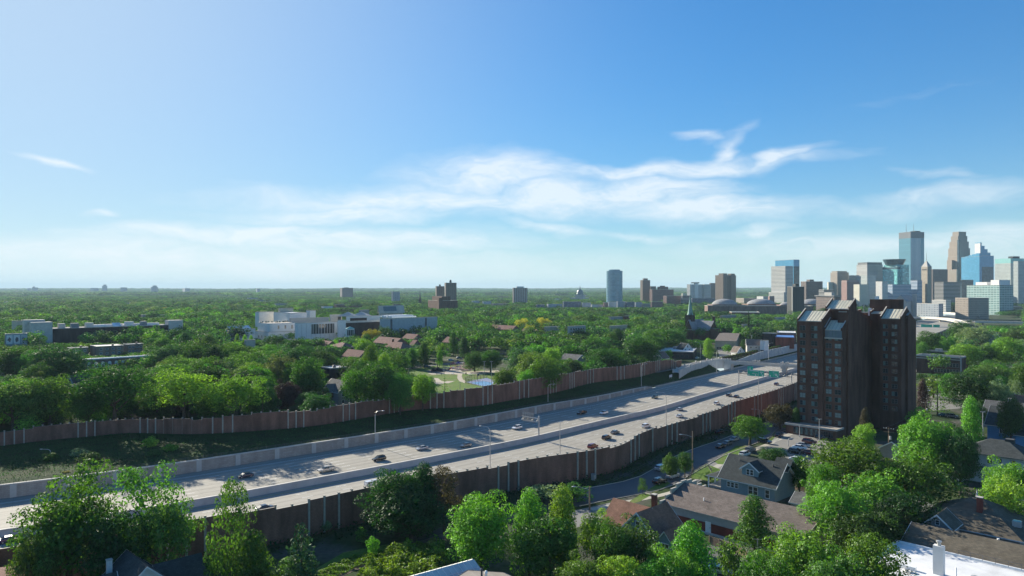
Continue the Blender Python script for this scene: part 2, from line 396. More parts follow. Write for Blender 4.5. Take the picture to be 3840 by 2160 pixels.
def Ps(s,o,z=0.0):      # s along the median, o to the far (left) side
    x=np.interp(s,SV,SXm); y=np.interp(s,SV,SYm); a=np.interp(s,SV,TX); b=np.interp(s,SV,TY)
    return Vector((x-b*o,y+a*o,z))
def head(s): return math.atan2(np.interp(s,SV,TY),np.interp(s,SV,TX))
def proj(x,y):
    i=int(np.argmin((SXm-x)**2+(SYm-y)**2)); dx,dy=x-SXm[i],y-SYm[i]
    return SV[i]+dx*TX[i]+dy*TY[i], -dx*TY[i]+dy*TX[i]
def offs(pix,z):
    q=sorted(proj(*G(a,b,z).xy) for a,b in pix)
    return np.array([c[0] for c in q]),np.array([c[1] for c in q])
nS,nO=offs([(1026,2040),(1307,1972),(1392,1946),(1873,1857),(1924,1835),(2104,1809),(2322,1771),(2388,1717),(2497,1673),(2622,1636),(2818,1566)],0)
wS,wO=offs([(0,1673),(190,1647),(265,1643),(509,1619),(723,1629),(966,1616),(1185,1597),(1403,1560),(1532,1537),(1648,1529),(1774,1526),(1922,1499),(2019,1484),(2118,1462),(2227,1432),(2315,1425),(2386,1414),(2468,1393),(2513,1384)],0)
def smooth(S,O,w):
    g=np.interp(SV,S,O); kk=np.ones(w)/w; pad=np.pad(g,w//2,'edge'); return np.convolve(pad,kk,'valid')[:len(SV)]
NOF=smooth(nS,nO,5); WOF=smooth(wS,wO,5)
S_BR,_=proj(151,513)         # where the footbridge lands
WOF=np.where(SV>S_BR-20,np.minimum(WOF,47.0),WOF)
oN=lambda s: float(np.interp(s,SV,NOF)); oW=lambda s: float(np.interp(s,SV,WOF))
S0=30.0; S1=float(SV[-1])-10
S_RE,_=proj(*G(2445,1452,ZF).xy)     # the low retaining wall dies out here
def retz(s):  # height of the top of the retaining wall above the road
    return float(np.interp(s,[S0,S_RE-110,S_RE-12,S_RE],[4.4,3.2,1.6,.0]))
RO=37.5
def strip(name,mat_,f0,f1,s0,s1,z0,z1,step=6,kind='structure',mats=None,parent=None):
    mb=MB(); ss=np.arange(s0,s1+.1,step)
    me_v=[];uvs=[]
    for s in ss:
        for f,z in ((f0,z0),(f1,z1)):
            o=f(s) if callable(f) else f; zz=z(s) if callable(z) else z
            me_v.append(tuple(Ps(s,o,zz))); uvs.append((s,o))
    me=bpy.data.meshes.new(name); faces=[(2*i,2*i+2,2*i+3,2*i+1) for i in range(len(ss)-1)]
    me.from_pydata(me_v,[],faces); me.materials.append(M(mat_)); uv=me.uv_layers.new(name='UVMap')
    for l in me.loops: uv.data[l.index].uv=uvs[l.vertex_index]
    o=link(name,me,parent)
    if kind: tag(o,kind=kind)
    return o
NCO=-33.0
strip('freeway_carriageway','freeway',-NCO*-1,RO+.3,S0,S1,ZF,ZF)
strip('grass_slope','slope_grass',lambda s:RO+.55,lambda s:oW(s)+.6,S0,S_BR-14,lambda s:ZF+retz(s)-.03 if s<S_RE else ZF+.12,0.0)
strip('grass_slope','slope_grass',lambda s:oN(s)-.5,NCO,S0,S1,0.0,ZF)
mkl=MB()
def dash(o,s0,s1,w=.19,ln=3.2,gap=9.0,mb=mkl,z=ZF+.006):
    s=s0
    while s<s1:
        e=min(s+ln,s1); mb.face([Ps(s,o-w/2,z),Ps(e,o-w/2,z),Ps(e,o+w/2,z),Ps(s,o+w/2,z)]); s+=ln+gap
for o in (-3.2-3.75*k for k in range(1,6)): dash(o,S0,S1-400)
for o in (6.0+3.75*k for k in range(1,7)): dash(o,S0,S1-400)
for o in (-25.8,32.3): dash(o,S0,S1-400,.18,8,0)
mkl.build('lane_markings','line_white'); bpy.data.objects['lane_markings']['kind']='structure'
mky=MB()
for o in (-3.0,3.0): dash(o,S0,S1-400,.18,8,0,mky)
tag(mky.build('edge_markings','line_yellow'),kind='structure')

def sweep(mb,s0,s1,prof,step=4,m=0):
    """prof: list of (offset from base fn, z) closed section, swept along the corridor"""
    ss=np.arange(s0,s1+.01,step); rings=[]
    for s in ss: rings.append([Ps(s,o(s) if callable(o) else o,z(s) if callable(z) else z) for o,z in prof])
    n=len(prof)
    for a,b in zip(rings[:-1],rings[1:]):
        for k in range(n): mb.face([a[k],a[(k+1)%n],b[(k+1)%n],b[k]][::-1],m)
    mb.face(rings[0],m); mb.face(rings[-1][::-1],m)
# median barrier
mb=MB(); sweep(mb,S0,S1-300,[(.75,ZF-.05),(.4,ZF+1.9),(-.4,ZF+1.9),(-.75,ZF-.05)])
t_=thing('median_barrier','long pale concrete median barrier dividing the two carriageways','barrier',Ps(260,0,ZF)); o=mb.build('barrier_wall','concrete_pale',t_); o.matrix_parent_inverse=Matrix.Translation(-t_.location)
# retaining wall of the far side
t_=thing('retaining_wall','low pale block retaining wall under the shaded grass slope','retaining wall',Ps(300,RO,ZF)); inv=Matrix.Translation(-t_.location)
mb=MB(); sweep(mb,S0,S_RE,[(RO,ZF-.05),(RO,lambda s:ZF+retz(s)),(RO+.6,lambda s:ZF+retz(s)),(RO+.6,ZF-.05)]); mb.build('block_face','retain_block',t_).matrix_parent_inverse=inv
mb=MB(); sweep(mb,S0,S_RE-2,[(RO-.12,lambda s:ZF+retz(s)+.002),(RO-.12,lambda s:ZF+retz(s)+.28),(RO+.72,lambda s:ZF+retz(s)+.28),(RO+.72,lambda s:ZF+retz(s)+.002)]); mb.build('coping','concrete_pale',t_).matrix_parent_inverse=inv
for s in np.arange(S0+10,S_RE-8,13.0):
    p=Ps(s,RO-.08,ZF); mb=MB().box(-.75,.75,-.12,.12,0,retz(s)-.02); mb.build('pilaster','concrete_pale',t_,).matrix_parent_inverse=inv
    o=t_.children[-1]; o.location=p; o.rotation_euler=(0,0,head(s))
# kerb barrier and rail further on
mb=MB(); sweep(mb,S_RE+1,S1-500,[(RO-.1,ZF-.05),(RO-.1,ZF+.85),(RO+.25,ZF+.85),(RO+.25,ZF-.05)])
t_=thing('edge_barrier','low concrete edge barrier below the footbridge ramp','barrier',Ps(S_RE+60,RO,ZF)); mb.build('barrier_wall','concrete',t_).matrix_parent_inverse=Matrix.Translation(-t_.location)
mb=MB(); sweep(mb,S0,S1-500,[(NCO+.2,ZF-.05),(NCO+.2,ZF+.9),(NCO-.2,ZF+.9),(NCO-.2,ZF-.05)])
t_=thing('edge_barrier','low concrete edge barrier hidden along the inside of the near noise wall','barrier',Ps(260,NCO,ZF)); mb.build('barrier_wall','concrete',t_).matrix_parent_inverse=Matrix.Translation(-t_.location)
# guard fence on the retaining wall
t_=thing('guard_fence','thin dark chain fence along the top of the pale retaining wall','fence',Ps(300,RO+1,ZF+3)); inv=Matrix.Translation(-t_.location)
mb=MB()
for hh in (.35,.7,1.05):
    mb.tube([Ps(s,RO+1.3,ZF+retz(s)+hh) for s in np.arange(S0,S_RE+30,6)],.035,4)
for s in np.arange(S0,S_RE+30,3.0): mb.tube([Ps(s,RO+1.3,ZF+retz(s)-.1),Ps(s,RO+1.3,ZF+retz(s)+1.08)],.04,4)
mb.build('rails','steel_dark',t_).matrix_parent_inverse=inv

def noise_wall(label,s0,s1,fo,side,hfn,zfn,name='noise_wall'):
    """panels between posts every 3 m; side=-1: we look at the street face, side=+1: at the road face"""
    mid=(s0+s1)/2; t_=thing(name,label,'noise wall',Ps(mid,fo(mid),0)); inv=Matrix.Translation(-t_.location)
    ss=list(np.arange(s0,s1,3.0)); pan=MB(); far=MB(); posts=[]
    for i,(a,b) in enumerate(zip(ss[:-1],ss[1:])):
        za,zb=hfn(a+1.5),zfn(a+1.5)-.3
        p,q=Ps(a,fo(a),0),Ps(b,fo(b),0); d=(q-p).normalized(); n=Vector((-d.y,d.x,0))*.13
        pan.prism([(p-n).xy,(q-n).xy,(q+n).xy,(p+n).xy],zb,za,0,1)
    base=MB().box(-.2,.2,-.2,.2,-.4,0)
    for i,s in enumerate(ss):
        proud=.24 if i%8 in (0,1,2) or i%37==12 else -.16
        p=Ps(s,fo(s)+(proud*side*-1 if False else proud*(-side)),0); h1=max(hfn(s-1.5),hfn(s+1.5))+.32
        posts.append((p,head(s),h1,zfn(s)))
    order=sorted(range(len(posts)),key=lambda i:posts[i][0].length)
    cache={}
    def pm(h):
        k=round(h*4)
        if k not in cache:
            m_=MB(); m_.box(-.19,.19,-.2,.2,0,k/4,0); m_.box(-.26,.26,-.27,.27,k/4,k/4+.14,0); cache[k]=m_.mesh('post','post_concrete')
        return cache[k]
    for c,i in enumerate(order):
        p,hd,h1,zb=posts[i]
        if c<96:
            o=link('post',pm(h1-zb),t_,(p.x,p.y,zb),hd); o.matrix_parent_inverse=inv
        else:
            x0=MB(); q=[p+Matrix.Rotation(hd,3,'Z')@Vector((a,b,0)) for a,b in ((-.2,-.2),(.2,-.2),(.2,.2),(-.2,.2))]
            far.prism([v.xy for v in q],zb,h1,0)
    pan.build('panels',['noise_panel','coping'],t_).matrix_parent_inverse=inv
    if far.f:
        o=far.build('far_posts','post_concrete',t_); o.matrix_parent_inverse=inv; o['kind']='stuff'
    return t_
# steps in the top line, taken from the photograph
nT=[(0,2040),(981,1912),(1026,1907),(1120,1892),(1174,1868),(1264,1850),(1392,1827),(1670,1777),(1809,1758),(1871,1747),(1886,1735),(1924,1730),(2104,1705),(2243,1685),(2322,1672),(2356,1658),(2388,1630),(2410,1621),(2497,1593),(2585,1570),(2679,1540),(2748,1508),(2827,1480),(2920,1445),(2990,1420)]
def top_from(pix,fo,ss):
    """height of the wall at station s from the outline of its top"""
    xs=[a for a,_ in pix]; ys=[b for _,b in pix]; zz=[]
    for s in ss:
        p=Ps(s,fo(s),0); px=PX(p.x,p.y) if p.y>20 else -1e5
        zz.append(ZP(np.interp(px,xs,ys),p.y) if xs[0]<=px<=xs[-1] else np.nan)
    zz=np.array(zz); ok=~np.isnan(zz); zz=np.interp(ss,np.array(ss)[ok],zz[ok]); return zz
sN=np.arange(S0,S1-700,3.0); zN=np.round(np.clip(top_from(nT,oN,sN),6.3,8.4)*2)/2
hN=lambda s: float(zN[int(np.clip((s-S0)/3,0,len(zN)-1))])
noise_wall('tall dark brick noise wall with pale posts along the street',S0+150,S1-900,oN,1,hN,lambda s:0.0); 
wT=[(0,1623),(190,1593),(265,1588),(364,1581),(475,1574),(642,1570),(723,1573),(783,1568),(958,1551),(1023,1545),(1185,1540),(1232,1527),(1403,1503),(1528,1488),(1648,1473),(1774,1455),(1908,1436),(2019,1417),(2118,1402),(2227,1384),(2315,1375),(2386,1365),(2468,1352),(2513,1350),(2568,1366)]
sW=np.arange(S0,S_BR-10,3.0); zW=np.round(np.clip(top_from(wT,oW,sW),4.5,8.4)*2)/2
hW=lambda s: float(zW[int(np.clip((s-S0)/3,0,len(zW)-1))])
S_WE=proj(*G(2560,1376,0).xy)[0]
noise_wall('long brown noise wall above the shaded grass slope across the freeway',S0+170,S_WE,oW,1,hW,lambda s:-.4)
lm('the far noise wall',*Ps(330,oW(330)).xy)

# ground with the trench of the freeway left out
ss=np.arange(S0,S1+.1,6)
ring=[Ps(s,oW(s)+.5).xy for s in ss]+[Ps(s,oN(s)-.4).xy for s in ss[::-1]]
ring=[Vector((p.x,p.y,0)) for p in ring]+[Vector(p+(0,)) for p in ((-900,-690),(28000,-690),(28000,28500),(-28000,28500),(-28000,-690),(-1500,-690))]
tri=tessellate_polygon([ring])
gm=bpy.data.meshes.new('ground'); gm.from_pydata([tuple(p) for p in ring],[],[tuple(f) for f in tri]); gm.materials.append(M('ground'))
bm=bmesh.new(); bm.from_mesh(gm); bmesh.ops.recalc_face_normals(bm,faces=bm.faces)
for f in bm.faces:
    if f.normal.z<0: f.normal_flip()
bm.to_mesh(gm); bm.free()
tag(link('ground',gm),kind='structure')

# ---------------------------------------------------------------- streets, paths, lots on the near side
def band(name,m,pts,w,z=.02,kerb=False,uvs=True):
    mb=MB(); pts=[Vector((p[0],p[1],0)) for p in pts]; pts=chaikin(pts,2)
    L_=[];R_=[]
    for i,p in enumerate(pts):
        d=(pts[min(i+1,len(pts)-1)]-pts[max(i-1,0)]).normalized(); n=Vector((-d.y,d.x,0))*w/2
        L_.append(p+n); R_.append(p-n)
    for i in range(len(pts)-1): mb.face([L_[i]+Vector((0,0,z)),R_[i]+Vector((0,0,z)),R_[i+1]+Vector((0,0,z)),L_[i+1]+Vector((0,0,z))])
    o=mb.build(name,m); return tag(o,kind='structure')
def patch(name,m,pix,z=.024,world=False):
    mb=MB(); pts=[G(a,b,0) if not world else Vector((a,b,0)) for a,b in pix]
    a=sum(p.x*q.y-q.x*p.y for p,q in zip(pts,pts[1:]+pts[:1]))
    if a<0: pts=pts[::-1]
    tr=tessellate_polygon([pts])
    for f in tr:
        q=[pts[i] for i in f]
        if (q[1]-q[0]).cross(q[2]-q[0]).z<0: q=q[::-1]
        mb.face([p+Vector((0,0,z)) for p in q])
    return tag(mb.build(name,m),kind='structure')
stS=np.arange(proj(*G(2175,1900).xy)[0],S1-700,8)
ST_IN=8.5; ST_W=11.5
band('street','asphalt',[Ps(s,oN(s)-ST_IN-ST_W/2).xy for s in stS],ST_W,.02)
def kerb(pts,name='kerb'):
    mb=MB(); pts=[Vector((p[0],p[1],0)) for p in pts]
    for a,b in zip(pts[:-1],pts[1:]):
        d=(b-a).normalized(); n=Vector((-d.y,d.x,0))*.09
        mb.prism([(a-n).xy,(b-n).xy,(b+n).xy,(a+n).xy],0,.14)
    return tag(mb.build(name,'pavement'),kind='structure')
kerb([Ps(s,oN(s)-ST_IN).xy for s in stS]); 
kerb([Ps(s,oN(s)-ST_IN-ST_W).xy for s in stS if not (proj(*G(2610,1745).xy)[0]-7<s<proj(*G(2610,1745).xy)[0]+7)])
band('pavement','pavement',[Ps(s,oN(s)-ST_IN-ST_W-3.6).xy for s in stS],1.9,.028)
patch('street_apron','old_asphalt',[(2150,1915),(2310,1880),(2345,1885),(2300,1915),(2230,1960),(2120,1990)],.016)
# cross street towards the tower
c0=G(2610,1735); band('street','old_asphalt',[(c0.x-2,c0.y+2),(c0.x+18,c0.y-18),(c0.x+90,c0.y-92)],9,.012)
band('footpath','dirt',[G(1195,2185).xy,G(1330,2128).xy,G(1495,2068).xy,G(1700,1995).xy,G(2000,1915).xy],2.4,.03)
patch('lawn','lawn',[(1190,2130),(1290,2070),(1400,2050),(1500,2032),(1560,2040),(1480,2062),(1330,2120),(1260,2180),(1150,2180)],.012)
patch('lawn','lawn',[(2395,1858),(2440,1830),(2490,1800),(2515,1812),(2450,1852),(2400,1880),(2370,1890),(2360,1880)],.034)
patch('lawn','lawn',[(2596,1772),(2650,1740),(2700,1760),(2690,1815),(2640,1800),(2590,1795)],.034)
patch('lawn','lawn',[(2680,1728),(2760,1672),(2800,1672),(2790,1700),(2720,1742),(2690,1740)],.034)
patch('parking_lot','old_asphalt',[(2862,1678),(2878,1650),(2903,1619),(2960,1620),(3100,1652),(3150,1690),(3060,1760),(2960,1745)],.022)
patch('lawn','lawn',[(2880,1650),(2903,1618),(2915,1622),(2905,1640),(2885,1662)],.034)
patch('lawn','lawn',[(2928,1602),(2950,1580),(2992,1590),(2990,1602),(2950,1606)],.03)
patch('lawn','lawn',[(3320,1556),(3360,1545),(3400,1550),(3380,1568),(3330,1566)],.03)
patch('driveway','pavement',[(3360,1572),(3390,1550),(3420,1556),(3410,1572)],.028)
patch('alley','asphalt',[(2960,1828),(3060,1790),(3200,1800),(3230,1900),(3100,1880)],.02)
patch('parking_lot','old_asphalt',[(3440,1450),(3500,1420),(3640,1440),(3620,1530),(3500,1540),(3440,1500)],.02)
patch('parking_lot','old_asphalt',[(3680,1395),(3720,1368),(3830,1380),(3835,1420),(3690,1420)],.02)
patch('yard','asphalt',[(2745,1985),(2860,2010),(2810,2100),(2700,2165),(2600,2170),(2650,2050)],.02)
# ---------------------------------------------------------------- park across the freeway
patch('lawn','lawn',[(1490,1400),(1540,1384),(1620,1372),(1700,1367),(1760,1372),(1860,1400),(1880,1440),(1800,1462),(1700,1474),(1640,1490),(1560,1478),(1500,1450)],.02)
pk=lambda *q:[(1480+a/6.44,1330+b/6.44) for a,b in q]
patch('mulch_patch','mulch',pk((760,390),(1000,330),(1250,340),(1440,410),(1150,450),(800,435)),.028)
patch('mulch_patch','mulch',pk((1440,330),(1600,250),(1850,260),(1880,380),(1700,410),(1500,390)),.028)
patch('play_path','play_path',pk((790,450),(1200,430),(1380,330),(1210,315),(1240,300),(1560,330),(1640,420),(1900,400),(2500,380),(2560,430),(2050,480),(1640,460),(1620,520),(1650,600),(1720,640),(1700,690),(1560,640),(1510,560),(1520,480),(1300,470),(900,480)),.032)
patch('play_path','play_path',pk((930,560),(1050,570),(1140,640),(1450,640),(1300,690),(1000,720),(930,650)),.032)
patch('court','court_slate',pk((1720,660),(2230,560),(2420,640),(2300,790),(2080,760)),.034)
patch('court_surface','court_blue',pk((1850,680),(2150,640),(2370,680),(2290,770),(2150,755)),.040)
band('street','asphalt',[G(1380,1385).xy,G(1560,1380).xy,G(1700,1362).xy,G(1900,1345).xy,G(2300,1310).xy],9,.014)
# street north of the freeway beyond the footbridge and parking there
band('street','old_asphalt',[Ps(s,55).xy for s in np.arange(S_WE-40,S1-700,10)],9,.016)
band('pavement','pavement',[Ps(s,49.2).xy for s in np.arange(S_BR+25,S1-700,10)],2.2,.02)
patch('parking_lot','old_asphalt',[(2690,1310),(2760,1300),(2810,1318),(2700,1345)],.02)
# ---------------------------------------------------------------- windows, houses
WC={}
def win_mesh(w,h,style,frame):
    k=(round(w,2),round(h,2),style,frame)
    if k in WC: return WC[k]
    f=MB(); t=.09; d=.09
    f.box(-w/2-t,w/2+t,-d,.02,-t*1.3,0); f.box(-w/2-t,w/2+t,-d,.02,h,h+t*1.3); f.box(-w/2-t,-w/2,-d,.02,.001,h-.001); f.box(w/2,w/2+t,-d,.02,.001,h-.001)
    n=3 if w>2.6 else 2 if w>1.3 else 1
    for i in range(1,n): x=-w/2+w*i/n; f.box(x-.05,x+.05,-d+.012,.02,.001,h-.001)
    if style!='fixed': f.box(-w/2+.001,w/2-.001,-d+.02,.02,h*.5-.03,h*.5+.03)
    p=MB()
    for i in range(n):
        a=-w/2+w*i/n; b=a+w/n
        mi=0
        if style=='mix': mi=(0,1,0) [i] if n==3 else i%2
        if style=='mixb': mi=(1,2,0)[i] if n==3 else 1-i%2
        if style=='mixc': mi=2
        p.face([(a,-.035,0),(b,-.035,0),(b,-.035,h),(a,-.035,h)],mi)
    WC[k]=(f.mesh('window',frame),p.mesh('pane',['pane_dark','pane_teal','pane_pale'])); return WC[k]
# faces: 'f' -y, 'r' +x, 'b' +y, 'l' -x ; u measured along the face from the left as seen from outside
def window(root,face,plane,u,z,w,h,style='one',frame='white_paint'):
    fm,pm=win_mesh(w,h,style,frame); rz={'f':0,'r':PI/2,'b':PI,'l':-PI/2}[face]
    loc={'f':(u,plane,z),'r':(plane,u,z),'b':(-u,plane,z),'l':(plane,-u,z)}[face]
    o=link('window',fm,root,loc,rz); link('pane',pm,o); return o
def door(root,face,plane,u,z,w,h,m='white_paint'):
    rz={'f':0,'r':PI/2,'b':PI,'l':-PI/2}[face]; loc={'f':(u,plane,z),'r':(plane,u,z),'b':(-u,plane,z),'l':(plane,-u,z)}[face]
    mb=MB().box(-w/2,w/2,-.06,.02,0,h); o=mb.build('door',m,root,loc); o.rotation_euler=(0,0,rz)
    o2=MB().box(w/2-.2,w/2-.12,-.13,-.061,h*.45,h*.52).build('handle','steel_dark',o); return o
def gable_roof(mb,x0,x1,y0,y1,ze,zr,ov=.5,axis='x',th=.18,m=0,mt=1):
    """two sloping slabs with fascia; axis = direction of the ridge"""
    def P(a,b,z): return (a,b,z) if axis=='x' else (b,a,z)
    if axis=='x': a0,a1,b0,b1=x0-ov,x1+ov,y0,y1
    else: a0,a1,b0,b1=y0-ov,y1+ov,x0,x1
    bm_=(b0+b1)/2; sl=(zr-ze)/((b1-b0)/2); e=ze-sl*ov
    for sgn in (-1,1):
        be=bm_+sgn*((b1-b0)/2+ov)
        q=[P(a0,be,e+th),P(a1,be,e+th),P(a1,bm_,zr+th),P(a0,bm_,zr+th)]
        lo=[P(a0,be,e),P(a1,be,e),P(a1,bm_,zr),P(a0,bm_,zr)]
        fl=(sgn<0)==(axis=='x')
        mb.face(q if fl else q[::-1],m); mb.face(lo[::-1] if fl else lo,mt)
        for i,j in ((0,1),(1,2),(3,0)):
            r=[lo[i],lo[j],q[j],q[i]]; mb.face(r if fl else r[::-1],mt)
def gable_walls(mb,x0,x1,y0,y1,z0,ze,zr,axis='x',m=0):
    c=[(x0,y0),(x1,y0),(x1,y1),(x0,y1)]
    for i in range(4):
        p,q=c[i],c[(i+1)%4]; isg=(i%2==1) if axis=='x' else (i%2==0)
        f=[(p[0],p[1],z0),(q[0],q[1],z0),(q[0],q[1],ze)]
        if isg: f.append(((p[0]+q[0])/2,(p[1]+q[1])/2,zr))
        f.append((p[0],p[1],ze)); mb.face(f,m)
def hip_roof(mb,x0,x1,y0,y1,ze,zr,ov=.5,m=0,mt=1,th=.18):
    x0-=ov;x1+=ov;y0-=ov;y1+=ov
    lx,ly=x1-x0,y1-y0; cx,cy=(x0+x1)/2,(y0+y1)/2
    if lx>=ly: r=[(x0+ly/2,cy,zr),(x1-ly/2,cy,zr)]
    else: r=[(cx,y0+lx/2,zr),(cx,y1-lx/2,zr)]
    c=[(x0,y0,ze+th),(x1,y0,ze+th),(x1,y1,ze+th),(x0,y1,ze+th)]
    if lx>=ly: fs=[[c[0],c[1],r[1],r[0]],[c[1],c[2],r[1]],[c[2],c[3],r[0],r[1]],[c[3],c[0],r[0]]]
    else: fs=[[c[0],c[1],r[0]],[c[1],c[2],r[1],r[0]],[c[2],c[3],r[1]],[c[3],c[0],r[0],r[1]]]
    for f in fs: mb.face(f,m)
    for i in range(4):
        p,q=c[i],c[(i+1)%4]; mb.face([(p[0],p[1],ze),(q[0],q[1],ze),q,p],mt)
    mb.face([(p[0],p[1],ze) for p in c[::-1]],mt)
def chimney(root,x,y,z0,z1,w=.8,m='brown_brick',cap='coping'):
    o=MB().box(x-w/2,x+w/2,y-w/2,y+w/2,z0,z1,0,bottom=False).build('chimney',m,root)
    MB().box(x-w/2-.08,x+w/2+.08,y-w/2-.08,y+w/2+.08,z1,z1+.15).build('chimney_cap',cap,o); return o
def ridge_cap(root,p,q,m):
    MB().tube([p,q],.12,4).build('ridge_cap',m,root)
def rakes(root,x0,x1,y0,y1,ze,zr,ov,axis,m='white_paint'):
    """barge boards on the gable ends"""
    mb=MB()
    for end in (0,1):
        if axis=='x': a=(x0-ov-.03,x1+ov+.03)[end]; b0,b1=y0,y1
        else: a=(y0-ov-.03,y1+ov+.03)[end]; b0,b1=x0,x1
        c=(b0+b1)/2; sl=(zr-ze)/((b1-b0)/2)
        for sg in (-1,1):
            be=c+sg*((b1-b0)/2+ov); e=ze-sl*ov
            P=lambda aa,bb,z:(aa,bb,z) if axis=='x' else (bb,aa,z)
            for aa in (a,):
                mb.face([P(aa,be,e-.12),P(aa,c,zr-.12),P(aa,c,zr+.22),P(aa,be,e+.22)])
                mb.face([P(aa,be,e+.22),P(aa,c,zr+.22),P(aa+(.08 if end==0 else -.08),c,zr+.22),P(aa+(.08 if end==0 else -.08),be,e+.22)])
    mb.build('barge_board',m,root)
def house(label,loc,rz,x0,x1,y0,y1,ze,zr,wall,roof,axis='x',kind='gable',ov=.55,trim='white_paint',name='house',cat='house',group=None,wins=(),z0=-.3,lmk=None,ft=True):
    root=thing(name,label,cat,loc,rz,group)
    w=MB()
    if kind=='gable': gable_walls(w,x0,x1,y0,y1,z0,ze,zr,axis)
    elif kind=='flat': w.box(x0,x1,y0,y1,z0,ze,0)
    else: w.prism([(x0,y0),(x1,y0),(x1,y1),(x0,y1)],z0,ze,0)
    w.build('wall',wall,root)
    r=MB()
    if kind=='gable': gable_roof(r,x0,x1,y0,y1,ze,zr,ov,axis); r.build('roof',[roof,trim],root); rakes(root,x0,x1,y0,y1,ze,zr,ov,axis,trim)
    elif kind=='hip': hip_roof(r,x0,x1,y0,y1,ze,zr,ov); r.build('roof',[roof,trim],root)
    else:
        r.box(x0-.15,x1+.15,y0-.15,y1+.15,ze+.001,ze+.12); 
        for a in ((x0-.15,x1+.15,y0-.15,y0+.15),(x0-.15,x1+.15,y1-.15,y1+.15),(x0-.15,x0+.15,y0+.151,y1-.151),(x1-.15,x1+.15,y0+.151,y1-.151)): r.box(*a,ze+.121,ze+.45,1)
        r.build('roof',[roof,trim],root)
    for a in wins: window(root,*a)
    if ft: foot(root,x0,x1,y0,y1)
    if lmk: lm(lmk,loc[0],loc[1])
    return root

# ---------------------------------------------------------------- the dark brick apartment tower
ux,uy=Vector((.695,-.719,0)),Vector((.719,.695,0)); TB=Vector((104.5,264,0)); TR=math.atan2(-.719,.695)
tw=thing('apartment_tower','dark brown brick high rise with sloping cream metal roofs and rows of small windows','apartment tower',TB,TR)
lm('the dark brick tower',112,266); foot(tw,-2,30,-7,42)
def fin(mb,x,y0,z0,y1,z1,th=.45,h=1.0,m=0,mt=1,zb=None):
    """side wall whose top follows the slope"""
    zb=min(z0,z1)-6 if zb is None else zb
    for xx,fl in ((x-th/2,1),(x+th/2,0)):
        q=[(xx,y0,zb),(xx,y1,zb),(xx,y1,z1+h),(xx,y0,z0+h)]; mb.face(q[::-1] if fl else q,m)
    mb.face([(x-th/2,y0,zb),(x+th/2,y0,zb),(x+th/2,y0,z0+h),(x-th/2,y0,z0+h)],m); mb.face([(x+th/2,y1,zb),(x-th/2,y1,zb),(x-th/2,y1,z1+h),(x+th/2,y1,z1+h)],m)
    mb.face([(x-th/2,y0,z0+h),(x+th/2,y0,z0+h),(x+th/2,y1,z1+h),(x-th/2,y1,z1+h)],mt)
def shed(mb,x0,x1,y0,z0,y1,z1,m=0):
    mb.face([(x0,y0,z0),(x1,y0,z0),(x1,y1,z1),(x0,y1,z1)],m)
def wing(x0,x1,y0,y1,ze,zt,ys,zend,x_slope=None,panels=True,zb=0.0,seam=True):
    """one bay of the tower: eaves ze at y0 rising to zt at ys, then falling to zend at y1"""
    b=MB()
    prof=[(y0,zb),(y1,zb),(y1,zend),(ys,zt),(y0,ze)]
    b.face([(x1,y,z) for y,z in prof]); b.face([(x0,y,z) for y,z in prof][::-1])
    b.face([(x0,y0,zb),(x1,y0,zb),(x1,y0,ze),(x0,y0,ze)]); b.face([(x1,y1,zb),(x0,y1,zb),(x0,y1,zend),(x1,y1,zend)])
    w=b.build('brick_wing','tower_brick',tw)
    r=MB(); shed(r,x0+.23,x1-.23,y0+.02,ze+.05,ys,zt+.05,0); shed(r,x0+.23,x1-.23,ys,zt+.05,y1-.02,zend+.05,1)
    w2=r.build('sloping_roof',['metal_cream','roof_dark'],tw)
    if seam:
        s=MB(); n=int((x1-x0)/1.05)
        for i in range(1,n):
            x=x0+(x1-x0)*i/n; a,bb=(y0+.05,ze+.1),(ys-.05,zt+.1)
            s.tube([(x,a[0],a[1]-.03),(x,bb[0],bb[1]-.03)],.05,4)
        s.build('roof_seams','roof_grey',w2)
    for x in (x0+.2,x1-.2):
        f=MB(); fin(f,x,y0-.05,ze,ys+.3,zt+.1,.42,.95,zb=ze-.5); fin(f,x,ys+.31,zt,y1+.02,zend,.42,.6,zb=zend-.5)
        f.build('parapet_fin',['tower_brick','coping'],w2)
    MB().box(x0+.42,x1-.42,y0-.12,y0+.14,ze-.05,ze+.22).build('eaves_band','coping',w2)
    return w
wing(0,9.3,0,12,40.4,44.0,6.5,41)
wing(9.32,15.6,1.2,8,37.4,40.8,6.2,40.8)
wing(7.0,15.62,8.02,14.5,44.8,47.9,13.6,46)
wing(12.6,16.3,5.0,28,43.9,43.9,5.6,39.6,seam=False)
wing(11.0,14.6,14.6,31,44.0,44.0,15.2,40.6,seam=False)
wing(9.4,13.0,18.0,33,44.2,44.2,18.6,41.4,seam=False)
wing(0.3,6.98,12.02,24,38.5,41.5,18,39)
wing(20.4,27.7,24,36,41.2,44.6,30,41)
wing(15.4,20.38,28.02,37,42.8,43.6,31,41.5,seam=False)
wing(27.72,28.5,28.5,37.5,41.5,42.5,31,39.5,seam=False)
wing(9,20.38,33.02,40,43,43.2,36,40,seam=False)
b=MB(); b.box(14.2,21.5,31.5,38.5,43.2,48.2,0,1); b.lathe([(3.4,0),(3.4,5.0),(0,5.0)],16,0,(21.5,35,43.2)); b.build('lift_house',['tower_brick','roof_dark'],tw)
b=MB(); b.box(15.9,17.1,31.6,32.8,41,49.4); b.box(14.2,15.2,29.6,30.5,42,44.9); b.build('roof_vent','white_paint',tw)
b=MB(); b.tube([(16.5,32.2,49.4),(16.5,32.2,52)],.08,4); b.build('aerial','galvanized',tw)
b=MB(); b.tube([(12.5,30,43),(12.5,30,46.5)],.1,5); b.build('aerial','galvanized',tw)
